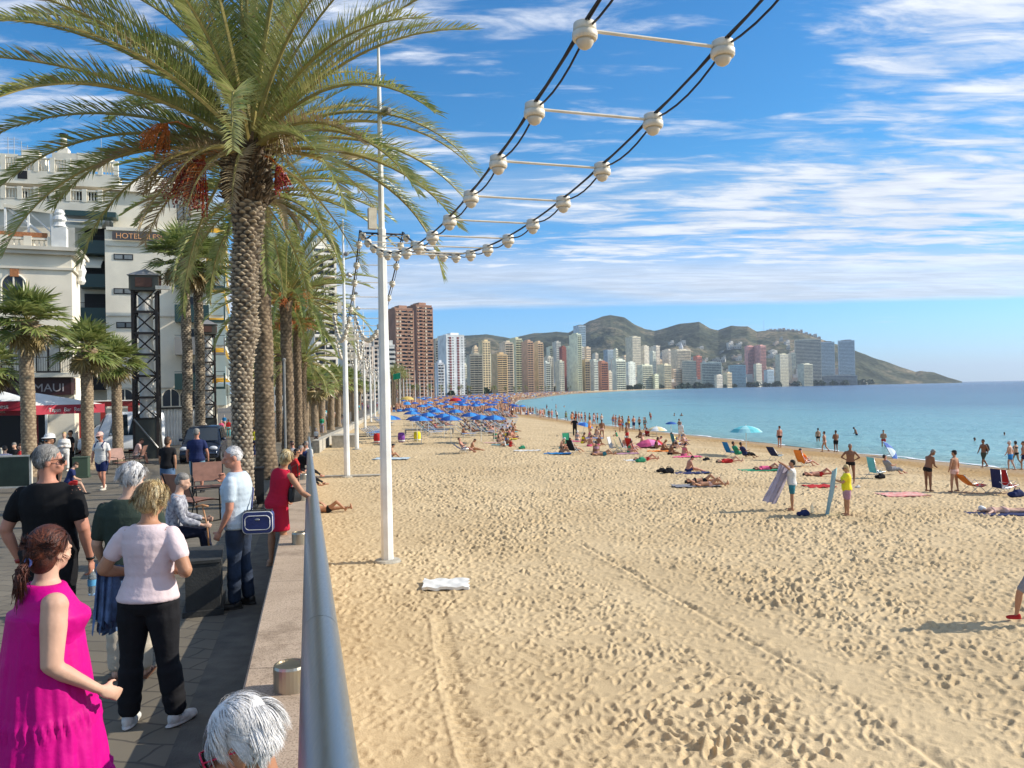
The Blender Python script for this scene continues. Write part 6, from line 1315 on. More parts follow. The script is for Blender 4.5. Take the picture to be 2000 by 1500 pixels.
# ---- woman in the pale pink T-shirt
D = 5.15; q = at_depth(284, D)
p = Person(1.60, dict(lean=(3, 0, 0), head=(12, -8, 0), LA=((-.62, -.12, -1), (.55, .95, -.25)), RA=((.50, -.15, -1), (-.75, .9, -.1)), LL=((-.09, 0, -1), (-.05, -.02, -1), (-.25, 1, 0)), RL=((.06, .06, -1), (.14, .02, -1), (.35, 1, 0))), 1.10, .008, True, 1.18, 1.0)
o = place(p, 'person', q, R(-4), S_TAN, .009, 'woman with short blonde hair seen from behind, pale pink T-shirt and black trousers')
wear(o, 'shirt', p.shirt(.515, .60, .010, .83, 1.06, .012, .10), cloth('palepink', (.72, .58, .58)), .0095, 5)
wear(o, 'trousers', p.bottoms(1.9, .008, .56, 1.28, 2), cloth('black', (.012, .012, .014)), .011, 4)
[wear(o, 'shoe', p.shoes(k=k_), mat('sneaker', (.62, .60, .56), .6, var=.4, vs=14), .007, 2) for k_ in 'LR']
b = MB(); p.hair(b, 1, .55, 1.06); hh = wear(o, 'hair', b, HBL, .007, 3); link('hair_strands', p.strands(HBS, 6000, .065, 4, (0, -.55, -1), 1.08, .0010), hh)
# denim jacket over her arm
b = MB(); e_ = p.J['elL']; f0 = p.J['elL']*.35+p.J['wrL']*.65
for side in (0,):
    g_ = []
    for j in range(16):
        t = j/15; row = []
        for i in range(26):
            u = i/25; base = e_*(1-u)+f0*u; th = u*19+t*2.5
            row.append(base+V((.03*math.sin(th)*(.3+t)-.05, .03*math.cos(th*1.3)*(.3+t)-.03*t, .04-.46*t*(1-.22*math.sin(u*8)**2))))
        g_.append(row)
    b.grid(g_)
    b.grid([[v+V((.035, .02, .0)) for v in r_][::-1] for r_ in g_])
jk = b.build('denim_jacket', mat('denim_light', (.10, .17, .32), .85, var=.4, vs=12, bump=.4, bs=40), None, True, q, R(-4)); tag(jk, 'light blue denim jacket hanging over the arm of the woman in pale pink', 'jacket')
# ---- person in the dark green shirt in front of her
q = at_depth(247, 6.15); p = Person(1.68, dict(lean=(4, 0, 0), head=(14, -20, 0), LA=((-.22, .05, -1), (0, .7, -.8)), RA=((.2, .1, -1), (0, .8, -.5)), RL=((.02, 0, -1), (0, 0, -1))), 1.12, .01, False, 1.1, 1.0)
o = place(p, 'person', q, R(8), S_FAIR, .011, 'white haired person in dark green shirt and beige trousers, half hidden behind the blonde woman')
wear(o, 'shirt', p.shirt(.49, .8, .012, .83, 1.08), cloth('darkgreen', (.035, .05, .038)), .012); wear(o, 'trousers', p.bottoms(1.95, .008, .56, 1.15), cloth('beige', (.52, .45, .35)), .012)
b = MB(); p.hair(b, 1, .35, 1.05); hh = wear(o, 'hair', b, HW_, .008, 3); link('hair_strands', p.strands(HWS, 4500, .05, 6, (.1, -.6, -1), 1.03, .0011, -.1, .35), hh)
b = MB()
for k in 'LR': f_ = p.J['ft'+k]; an = p.J['an'+k]; b.box(an+f_*.05-V((0, 0, .055)), (.09, .24, .02)); b.tube([an+f_*.08+V((-.045, 0, -.045)), an+f_*.08+V((0, 0, 0)), an+f_*.08+V((.045, 0, -.045))], .012, 5)
b.build('sandals', mat('brown_leather', (.16, .06, .03), .5), o)
# ---- tall man in black
q = at_depth(92, 6.3); p = Person(1.83, dict(lean=(0, 0, 0), head=(2, -62, 0), LA=((-.42, -.12, -1), (.28, .25, -1)), RA=((.26, .02, -1), (.04, .30, -1), (0, .2, -1), (-1, 0, 0)), curl=60), 1.10, .012, False, 1.2, 1.0)
o = place(p, 'person', q, R(2), S_RED, .010, 'tall grey haired man seen from behind in black T-shirt, sunglasses, holding a water bottle')
wear(o, 'shirt', p.shirt(.455, .66, .014, .835, 1.1, .012), cloth('black_tee', (.008, .008, .009), bump=.3), .012); wear(o, 'trousers', p.bottoms(1.93, .01, .56, 1.2), cloth('black', (.012, .012, .014)), .013)
b = MB(); p.hair(b, 1, .15, 1.0); hh = wear(o, 'hair', b, HGR, .007, 3); link('hair_strands', p.strands(HGS, 4500, .035, 8, (.2, -.4, -1), 1.0, .0010, .0, .2), hh); glasses(p, o)
b = MB(); w_ = p.J['wrL']; d_ = p.J['hdL']; b.tube([w_-d_*.02, w_+d_*.012], .034, 12); b.build('wristband', M_REDP, o, True); b = MB(); w_ = p.J['wrR']; b.tube([w_-p.J['hdR']*.03, w_-p.J['hdR']*.01], .033, 12); b.build('bracelet', M_IRON, o, True)
hp_ = o.matrix_world if False else None
def world_of(o, v): m_ = Matrix.Translation(o.location) @ Matrix.Rotation(o.rotation_euler.z, 4, 'Z'); return m_ @ v
bw = world_of(o, p.J['wrR']+p.J['hdR']*.10); bo = empty('water_bottle', bw); tag(bo, 'clear plastic water bottle with blue label in the hand of the man in black', 'bottle')
b = MB(); b.lathe((0, 0, -.2), [(.03, 0), (.034, .02), (.032, .09), (.034, .14), (.03, .17), (.014, .2)], 16); b.build('bottle', mat('clear_plastic', (.75, .85, .9), .05, trans=.85), bo, True); b = MB(); b.lathe((0, 0, -.2), [(.0352, .08), (.0352, .13)], 16); b.build('label', mat('blue_label', (.1, .35, .6), .5), bo); b = MB(); b.lathe((0, 0, 0), [(.015, -.005), (.015, .02)], 12); b.build('cap', M_WHITE, bo)
# ---- old man in the pale blue shirt
q = at_depth(462, 8.4); q.x -= 0; p = Person(1.73, dict(lean=(2, 0, 0), head=(12, 30, 0), LA=((-.16, .02, -1), (.12, .55, -1), (.2, .6, -.9)), RA=((.12, .35, -1), (-.15, .55, 1.1), (-.3, .3, 1), (-.7, -.5, 0)), LL=((-.03, .04, -1), (0, 0, -1), (-.2, 1, 0)), RL=((.03, -.03, -1), (0, -.12, -1), (.2, 1, 0)), curl=55), 1.08, .014, False, 1.08, 1.0)
o = place(p, 'person', q, R(88), S_RED, .0095, 'old white haired man in pale blue shirt and dark jeans, hand at his mouth')
wear(o, 'shirt', p.shirt(.455, .68, .014, .838, 1.1, .014, .06), cloth('paleblue', (.50, .58, .64)), .011); wear(o, 'jeans', p.bottoms(1.93, .006, .56, 1.1), mat('denim_dark', (.018, .032, .065), .85, var=.5, vs=6, bump=.3, bs=30), .011); [wear(o, 'shoe', p.shoes(k=k_), mat('black_shoe', (.02, .018, .016), .5), .009, 2) for k_ in 'LR']
b = MB(); H_ = p.H; c = p.hc
b.ell(c+p.Mh @ V((0, -.026*H_, .006*H_)), (.0465*H_, .044*H_, .046*H_), p.Mh, 16, 10); b.ell(c+p.Mh @ V((0, -.014*H_, .030*H_)), (.0435*H_, .048*H_, .036*H_), p.Mh, 16, 10); hh = wear(o, 'hair', b, HW_, .007, 3); link('hair_strands', p.strands(HWS, 1100, .02, 12, (0, -1, -.3), .985, .0014), hh)
# his shoulder bag
bl = world_of(o, p.J['pel']+V((-.10, -.26, .0))); bo = empty('shoulder_bag', bl, R(8)); bo.scale = (.78, .78, .78); tag(bo, 'navy shoulder bag with white piping hanging at the old man\'s side', 'bag')
M_NAVY = mat('navy_nylon', (.03, .045, .16), .6, var=.2, vs=10, bump=.2, bs=60); b = MB()
def rrect(w, h, y, r=.06, n=6):
    out = []
    for cx, cz, a0 in ((w-r, h-r, 0), (-w+r, h-r, 90), (-w+r, -h+r, 180), (w-r, -h+r, 270)):
        for i in range(n+1): a = R(a0+90*i/n); out.append(V((cx+r*math.cos(a), y, cz+r*math.sin(a))))
    return out
b.loft([rrect(.18, .13, .09), rrect(.20, .15, .06), rrect(.20, .15, -.07), rrect(.19, .14, -.10)]); b.build('pouch', M_NAVY, bo, False)
for y_, w_, h_ in ((-.088, .197, .147), (-.105, .165, .095)): b = MB(); pts = rrect(w_, h_, y_); b.tube(pts+[pts[0]], .006, 6); b.build('piping', M_WHITE, bo, True)
b = MB(); b.box((0, 0, .155), (.36, .16, .01)); b.tube([(-.12, -.02, .15), (-.08, -.02, .19), (.08, -.02, .19), (.12, -.02, .15)], .01, 6); b.build('handle', M_BIN, bo); b = MB(); b.ell((0, -.112, .045), (.035, .006, .016)); b.build('badge', M_RIM, bo, True)
iv = Matrix.Translation(-V(bo.location)); s1 = world_of(o, p.tp(-.03, -.01, .845)); s2 = world_of(o, p.tp(.05, -.085, .72)); l2 = lambda v: (Matrix.Rotation(-R(8), 3, 'Z') @ (v-V(bo.location)))/.78
b = MB(); b.tube([V((-.1, .0, .14)), l2(s2), l2(s1), l2(world_of(o, p.tp(-.08, .075, .74))), V((-.16, .02, .12))], .012, 6); b.build('strap', M_NAVY, bo, True)
# ---- woman in red at the wall
q = at_depth(537, 10.7); p = Person(1.60, dict(lean=(7, 10, 0), head=(0, 8, 4), RA=((.75, .35, -.75), (.85, .5, -.35), (.9, .3, -.15), (0, 0, -1)), LA=((-.15, .4, -1), (.2, .8, -.5)), LL=((-.04, .0, -1), (.0, -.06, -1)), RL=((.03, .03, -1), (.0, -.02, -1)), curl=25), 1.04, .004, True, 1.08, 1.0)
o = place(p, 'person', q, R(-28), S_TAN, .010, 'woman in a red sleeveless dress leaning over with one hand on the handrail')
M_RD = cloth('reddress', (.50, .015, .045)); b = MB(); b.loft(p.trings(.46, .835, .012, 1.06, 20, .006))
for sx_ in (-1, 1): b.ell(p.tp(sx_*.055, -.008, .795), (.042*p.H, .045*p.H, .036*p.H), p.Mt, 12, 8)
dr = wear(o, 'dress', b, M_RD, .011); link('skirt', p.skirt(.56, .30, .105, .118, 7, .03, 16, None, 60, .8).mesh('skirt', M_RD, True), dr)
b = MB(); p.hair(b, 1, .9, 1.06); hh = wear(o, 'hair', b, HBL, .009, 3); link('hair_strands', p.strands(HBS, 900, .05, 14, (0, -.2, -1), 1.07, .0024), hh); [wear(o, 'shoe', p.shoes(k=k_), mat('sandal_leather', (.35, .2, .12), .6), .011, 1) for k_ in 'LR']
bw = world_of(o, p.J['pel']+V((.22, .12, .12))); b = MB(); b.loft([rrect(.09, .1, .04, .03), rrect(.1, .11, 0, .03), rrect(.09, .1, -.04, .03)]); b.tube([(-.08, 0, .1), (-.06, 0, .38), (.02, -.04, .42), (.08, 0, .1)], .008, 5); tag(b.build('handbag', M_BIN, None, False, bw, R(60)), 'small black handbag hanging in front of the woman in red', 'bag')
# ---- seated white haired woman at the bottom
q = at_depth(470, 2.12); q.z = q.z+.425; p = Person(1.60, dict(z=.10, lean=(8, 0, 0), head=(16, 0, 0), LA=((-.25, .2, -1), (.1, .9, -.2)), RA=((.2, .45, -.9), (-.3, .3, 1.0), (-.2, .3, .9)), LL=((-.1, 1, -.05), (0, .05, -1)), RL=((.1, 1, -.05), (0, .05, -1))), 1.1, .01, True, 1.1, 1.0)
o = place(p, 'person', (q.x+.115, q.y, q.z), R(93), skin((.42, .20, .11)), .0065, 'white haired woman in pink rimmed sunglasses sitting on the wall, lowest in the picture', it=3)
wear(o, 'top', p.shirt(.47, .6, .01, .845, 1.05), mat('cloth_greenprint', (.22, .62, .25), .8, col2=(.05, .45, .65), vs=14), .01); wear(o, 'trousers', p.bottoms(1.9, .006, .56, 1.15), cloth('beige', (.5, .45, .35)), .014)
b = MB(); p.hair(b, 1, .25, 1.0); hh = wear(o, 'hair', b, HW_, .006, 3); link('hair_strands', p.strands([HWS[0], HWS[2], HWS[0]], 13000, .05, 16, (.1, -.5, -.9), 1.0, .00062, .0, .3), hh); glasses(p, o, M_PINKF)
b = MB()
for q_ in (-1, 1): b.tube([p.hc+p.Mh @ V((q_*(.050)*p.H, (-.008+.013*math.cos(a))*p.H, (-.012+.02*math.sin(a))*p.H)) for a in np.linspace(-1.9, 2.6, 12)], .0042, 6)
b.build('ear_rim', skin((.50, .22, .13)), o, True)
# ---- man with cane, seated (half hidden)
q = at_depth(352, 10.9); p = Person(1.72, dict(z=.50, lean=(12, 0, 0), head=(5, 0, 0), LA=((-.1, .6, -1), (.1, 1, 0), (.1, 1, .1)), RA=((.1, .55, -1), (0, 1, -.1), (0, 1, 0)), LL=((-.12, 1, 0), (0, .1, -1)), RL=((.08, 1, 0), (0, .2, -1)), curl=80), 1.05)
o = place(p, 'person', (q.x-.15, q.y, q.z), R(-70), S_FAIR, .013, 'seated man in dark trousers with a wooden cane, mostly hidden behind the blonde woman')
wear(o, 'shirt', p.shirt(.47, 1.8, .01, .83, 1.05), mat('cloth_striped', (.5, .5, .52), .8, col2=(.12, .12, .16), vs=25), .014); wear(o, 'trousers', p.bottoms(1.95, .006, .56, 1.15), cloth('navy_t', (.012, .014, .03)), .014); [wear(o, 'shoe', p.shoes(k=k_), mat('black_shoe', (.02, .018, .016), .5), .012, 2) for k_ in 'LR']; b = MB(); p.hair(b, 1, .1, 1.); wear(o, 'hair', b, HGR, .01, 3)
w_ = world_of(o, p.J['wrR']+p.J['hdR']*.06); b = MB(); b.tube([w_+V((.03, .02, -.55)), w_+V((0, 0, 0)), w_+V((-.06, 0, .28))], .012, 7); b.tube([w_+V((-.16, 0, .27)), w_+V((-.06, 0, .29)), w_+V((.02, 0, .27))], .016, 7); tag(b.build('walking_cane', mat('cane_wood', (.42, .20, .08), .5), None, True), 'wooden walking cane held by the seated man', 'cane')
ob = empty('slatted_bench', (q.x-.35, q.y, q.z), R(20)); tag(ob, 'dark slatted bench carrying the man with the cane', 'bench'); b = MB(); b.box((0, 0, .41), (.5, 1.5, .05)); b.build('seat', M_SEAT, ob)
for s in (-1, 1): b = MB(); b.box((0, s*.6, .19), (.42, .06, .385)); b.build('leg', M_IRON, ob)
# ------------------------------------------------------------------ beach people and things
GS = lambda px, py: ground(px, py, 'sand')
STAND = dict(LL=((-.05, 0, -1), (0, 0, -1)), RL=((.05, .03, -1), (0, -.03, -1)))
WALK = dict(lean=(3, 0, 0), LL=((-.02, .42, -1), (0, .05, -1)), RL=((.02, -.18, -1), (0, -.75, -1)), LA=((-.2, -.3, -1), (0, .2, -1)), RA=((.2, .35, -1), (0, .6, -1)))
WALK2 = dict(lean=(4, 0, 0), LL=((-.03, -.3, -1), (0, -.4, -1)), RL=((.03, .35, -1), (0, -.02, -1)), LA=((-.2, .3, -1), (0, .7, -1)), RA=((.2, -.25, -1), (0, .1, -1)))
HIPS = dict(LA=((-.8, -.2, -1), (.9, .35, -.5)), RA=((.8, -.2, -1), (-.9, .35, -.5)), LL=((-.08, 0, -1), (0, 0, -1)), RL=((.08, .05, -1), (0, 0, -1)))
WIDE = dict(LL=((-.28, 0, -1), (-.05, 0, -1)), RL=((.26, .1, -1), (.08, -.1, -1)), LA=((-.4, .0, -1), (-.05, .3, -1)), RA=((.4, 0, -1), (.1, .4, -1)))
BENT = dict(lean=(16, 0, 0), head=(28, 0, 0), LA=((-.1, .35, -1), (.35, .9, -.2)), RA=((.1, .35, -1), (-.35, .9, -.2)), LL=((-.03, 0, -1), (0, 0, -1)), RL=((.03, .05, -1), (0, 0, -1)))
FOLD = dict(LA=((-.2, .2, -1), (.9, .7, .1)), RA=((.2, .2, -1), (-.9, .7, .1)), LL=((-.04, 0, -1), (0, 0, -1)), RL=((.05, .12, -1), (0, -.1, -1)))
SITG = dict(z=.09, lean=(14, 0, 0), head=(18, 0, 0), LL=((-.2, 1, .55), (0, .65, -.8)), RL=((.2, 1, .45), (0, .7, -.7)), LA=((-.1, .6, -1), (.1, 1, -.1)), RA=((.1, .6, -1), (-.1, 1, -.1)))
SITL = dict(z=.09, lean=(18, 0, 0), head=(30, 0, 0), LL=((-.08, 1, .02), (0, 1, -.05)), RL=((.1, 1, .3), (0, 1, -.35)), LA=((-.1, .7, -1), (.2, 1, 0)), RA=((.1, .7, -1), (-.2, 1, 0)))
SITC = dict(z=.30, lean=(-28, 0, 0), head=(20, 0, 0), LL=((-.1, 1, .15), (0, .75, -.7)), RL=((.1, 1, .1), (0, .9, -.5)), LA=((-.2, .3, -1), (.1, 1, -.2)), RA=((.2, .3, -1), (-.1, 1, -.2)))
SUNB = dict(z=.42, lean=(-42, 0, 0), head=(10, 0, 0), LL=((-.08, 1, .06), (0, 1, -.03)), RL=((.1, 1, .35), (0, 1, -.3)), LA=((-.3, .4, -.6), (.2, 1, .1)), RA=((.3, .4, -.6), (-.2, 1, .1)))
LM = Matrix.Rotation(R(90), 3, 'X')       # lying on the back, head towards -Y
LIE = dict(pelvis=LM, z=.10, LL=((-.06, .05, -1), (0, 0, -1), (0, 1, .1)), RL=((.08, .9, -1), (0, -.9, -1), (0, 1, -.6)), LA=((-.5, .1, -1), (.2, .4, -1)), RA=((.8, .5, 1), (-.9, .2, .5)))
LIEF = dict(pelvis=Matrix.Rotation(R(-90), 3, 'X') , z=.10, LL=((-.06, 0, -1), (0, 0, -1), (0, .2, -1)), RL=((.08, 0, -1), (0, -.1, -1), (0, .2, -1)), LA=((-.6, .2, .8), (.6, .1, .9)), RA=((.6, .2, .8), (-.6, .1, .9)), head=(-20, 0, 0))
CR = {k: cloth('c_'+k, c) for k, c in dict(black=(.012, .012, .014), navy=(.02, .03, .10), red=(.5, .03, .03), blue=(.03, .25, .6), teal=(.05, .22, .27), white=(.72, .70, .66), pinkbeige=(.72, .45, .38), olive=(.06, .07, .045), yellow=(.85, .70, .03), mauve=(.45, .25, .32), orange=(.85, .25, .04), pink=(.75, .12, .25), green=(.04, .30, .16), grey=(.25, .25, .27), aqua=(.15, .55, .6), lilac=(.5, .45, .55)).items()}
def beach_person(px, py, rz, H, pose, sk, label, bott='black', bl=.25, top=None, tsl=.6, hair=HBK, girth=1.12, female=False, hat=None, surf='sand', sink=0., arm=1., group=None, vox=.02, dz=0., wade=0):
    q = ground(px, py, surf) if surf != 'sea' else ground(px, py, 'sea'); q = V(q); q.z += dz-sink
    p = Person(H, pose, girth, .012*(girth > 1.05), female, arm); o = place(p, 'person', q, R(rz), sk, vox, label, group, None, True, 3, True)
    sw = p.bottoms(bl, .005, .545, 1.06 if bl < .4 else 1.18); wear(o, 'trunks' if not female else 'bottoms', sw, CR[bott], vox*.9, 2)
    if top == 'bikini': b = MB(); b.loft(p.trings(.705, .755, .006, 1.02, 5)); wear(o, 'bikini_top', b, CR[bott], vox*.9, 1)
    elif top: wear(o, 'shirt', p.shirt(.47, tsl, .012, .832, 1.08), CR[top], vox*.9, 3)
    b = MB(); p.hair(b, 1, .8 if female else .1, 1.03); wear(o, 'hair', b, hair, vox*.7, 1)
    if hat: b = MB(); c = p.hc; b.ell(c+p.Mh @ V((0, -.01*H, .045*H)), (.05*H, .058*H, .035*H), p.Mh); b.ell(c+p.Mh @ V((0, .035*H, .03*H)), (.045*H, .06*H, .006*H), p.Mh); wear(o, 'cap', b, CR[hat], .014, 1)
    return o, p
# nearest pairs with towels
o, p = beach_person(1655, 1007, 78, 1.63, dict(lean=(0, 0, 0), head=(8, 10, 0), LA=((-.1, .7, -.9), (.1, 1, .5)), RA=((.1, .7, -1), (-.1, 1, .3)), LL=((-.08, 0, -1), (0, 0, -1)), RL=((.08, .05, -1), (0, 0, -1))), S_TAN, 'blonde woman in yellow T-shirt and mauve shorts shaking out a pale blue towel', 'mauve', .75, 'yellow', .6, HBL, 1.18, True, arm=1.1, vox=.014); glasses(p, o)
def hang_cloth(name, a, c, drop, m, label, cat='towel', wav=.05, n=14, slant=V((0, 0, 0))):
    b = MB(); G_ = [[a.lerp(c, i/n)+slant*(j/12)+V((wav*math.sin(i*1.3+j*.3), wav*math.cos(i*1.1+j*.45), -drop*j/12+.02*math.sin(i))) for i in range(n+1)] for j in range(13)]; b.grid(G_)
    b.grid([[v+V((.012, .012, 0)) for v in r_][::-1] for r_ in G_]); o_ = b.build(name, m, None, True); return tag(o_, label, cat)
D = GS(1655, 1007).y-.1
hang_cloth('held_towel', P(1634, 914, D-.2), P(1626, 920, D+.55), 1.45, mat('towel_pale', (.42, .58, .58), .9, col2=(.25, .45, .48), vs=3), 'pale blue towel held up edge on by the woman in the yellow T-shirt', slant=V((-.28, 0, 0)), wav=.03)
o, p = beach_person(1548, 997, 68, 1.70, dict(lean=(0, 0, 0), head=(-6, 0, 0), LA=((-.3, .8, .75), (.2, .9, .5)), RA=((.3, .8, .5), (-.2, .9, .6)), LL=((-.12, 0, -1), (0, 0, -1)), RL=((.12, .05, -1), (0, 0, -1))), S_TAN, 'man in white sleeveless shirt and teal shorts holding a grey towel in the wind', 'teal', .7, 'white', .25, HBK, 1.1, vox=.014)
D = GS(1548, 997).y-.1
hang_cloth('held_towel', P(1523, 906, D), P(1546, 912, D+.35), 1.25, CR['lilac'], 'large greyish towel billowing from the raised hands of the man in white', slant=V((-.62, -.1, 0)), wav=.05)
GB = 'bathers at the water edge'
beach_person(1662, 944, 150, 1.75, HIPS, S_BRN, 'deeply tanned man in black trunks, hands on hips, behind the towel shakers', 'black', .2, hair=HGR, vox=.018)
beach_person(1813, 960, -80, 1.76, BENT, S_BRN, 'tanned man in black trunks looking down at something in his hands', 'black', .18, hair=HGR, vox=.018)
beach_person(1865, 961, 30, 1.70, WIDE, S_TAN, 'man in beige trunks and dark cap standing with legs apart, back turned', 'pinkbeige', .3, hair=HBK, hat='black', vox=.018)
o, p = beach_person(1922, 913, 100, 1.75, WALK, S_BRN, 'man in dark shorts with a black backpack walking along the water line', 'olive', .85, hair=HBK, girth=1.05)
q = o.location; b = MB(); b.ell((0, 0, 0), (.16, .12, .25)); b.ell((0, -.08, -.08), (.12, .08, .13)); bk = b.build('backpack', M_BIN, None, True, q+V((.22, .02, 1.22)), R(100)); tag(bk, 'black backpack worn by the man walking along the water line', 'backpack')
beach_person(1974, 918, 40, 1.74, WALK2, S_FAIR, 'man in bright blue trunks wading away at the right edge', 'blue', .6, hair=HW_)
beach_person(1985, 910, 20, 1.65, WALK, S_TAN, 'woman in dark bikini just behind the man in bright blue trunks', 'black', .15, 'bikini', hair=HBK, female=True)
beach_person(2001, 918, 60, 1.75, WALK2, S_TAN, 'bather cut off by the right edge of the picture', 'navy', .5, hair=HBR)
beach_person(1523, 874, 20, 1.74, STAND, S_RED, 'sunburnt man in black trunks standing alone near the water, left of the lone pair', 'black', .25, hair=HBR)
beach_person(1611, 883, 60, 1.60, WALK, S_TAN, 'dark haired woman in pink bikini walking in the shallows beside a man', 'pinkbeige', .2, 'bikini', hair=HBK, female=True)
beach_person(1633, 883, 10, 1.70, FOLD, S_BRN, 'tanned man in black shorts in the shallows beside the woman in pink', 'black', .6, hair=HBK)
wd = [(1598, 862, 'man standing thigh deep in the water behind the walking pair', .45), (1673, 850, 'bather bending waist deep in the water', .8), (1726, 872, 'woman standing knee deep above the tilted blue parasol', .3), (1904, 861, 'swimmer with only the head above water, left of the far right swimmer', 1.42), (1962, 850, 'swimmer with only the head above water, nearest the right edge', 1.42), (1271, 820, 'bather standing in the shallows in the middle of the bay', .3), (1317, 812, 'left of two swimmers side by side', 1.2), (1331, 812, 'right of two swimmers side by side', 1.2), (1086, 800, 'tall looking bather standing in the shallow turquoise water', .2), (1035, 806, 'bather in dark clothes paddling near the shore bend', .2), (1055, 808, 'bather paddling right of the one in dark clothes', .5), (1068, 799, 'small bather standing farther out', .4), (1102, 795, 'swimmer beside the tall looking bather', 1.2), (1078, 782, 'far swimmer out in the bay', 1.2)]
for i, (px, py, lab, sk_) in enumerate(wd): beach_person(px, py, (i*77) % 360, 1.7, [STAND, BENT, FOLD, HIPS][i % 4], [S_TAN, S_BRN][i % 2], lab, ['black', 'navy', 'red'][i % 3], .3, hair=HBK, surf='sea', sink=sk_, vox=.03)
beach_person(1088, 821, 120, 1.7, BENT, S_TAN, 'bather in white shirt bending by the water near the shore bend', 'black', .5, 'white', hair=HBK, vox=.03)
# shoreline standers and the middle group
mid = [(1117, 828, 'orange', .2, 0), (1125, 826, 'red', .2, 1), (1136, 826, 'navy', .3, 0), (1123, 852, 'black', 1.9, 0), (1152, 828, 'black', .5, 0), (1161, 827, 'navy', .6, 1), (1167, 828, 'black', .5, 0), (1176, 858, 'pinkbeige', .2, 0), (1203, 834, 'grey', .3, 0), (1211, 844, 'red', .2, 1), (1216, 842, 'blue', .4, 0), (1238, 840, 'navy', .8, 0), (1249, 838, 'black', .8, 0), (1327, 845, 'black', .3, 1), (1330, 862, 'white', .6, 0), (1152, 852, 'orange', .3, 0), (1000, 818, 'black', .8, 0), (1012, 802, 'navy', .4, 1), (1004, 803, 'red', .3, 0), (1225, 868, 'red', .4, 0), (996, 800, 'black', .4, 1)]
nm = {0: 'man', 1: 'woman'}
for i, (px, py, c, bl, fe) in enumerate(mid):
    beach_person(px, py, (i*97+40) % 360, 1.66+.02*(i % 4), [STAND, FOLD, WALK, HIPS, WALK2][i % 5], [S_TAN, S_BRN, S_RED][i % 3], '%s %s in %s %s by the water, %s' % (['tanned', 'slim', 'sunburnt'][i % 3], nm[fe], c, 'shorts' if bl > .35 else 'swimwear', ['left end of the group', 'beside the first bather', 'third of the group', 'beyond the seated group', 'left of three together', 'middle of three together', 'right of three together', 'alone with back turned', 'left of the pair and child', 'middle of the trio', 'right of the trio', 'left of two men', 'right of two men', 'behind the striped chairs', 'beside the striped chairs', 'among seated friends', 'nearest the sunbeds', 'by the shore bend', 'left of the shore bend', 'behind the red chair', 'at the sunbeds edge'][i]), c, bl, ('white' if i == 14 else ('black' if i == 3 else ('bikini' if fe else None))), hair=[HBK, HBR, HGR][i % 3], female=bool(fe), vox=.026)
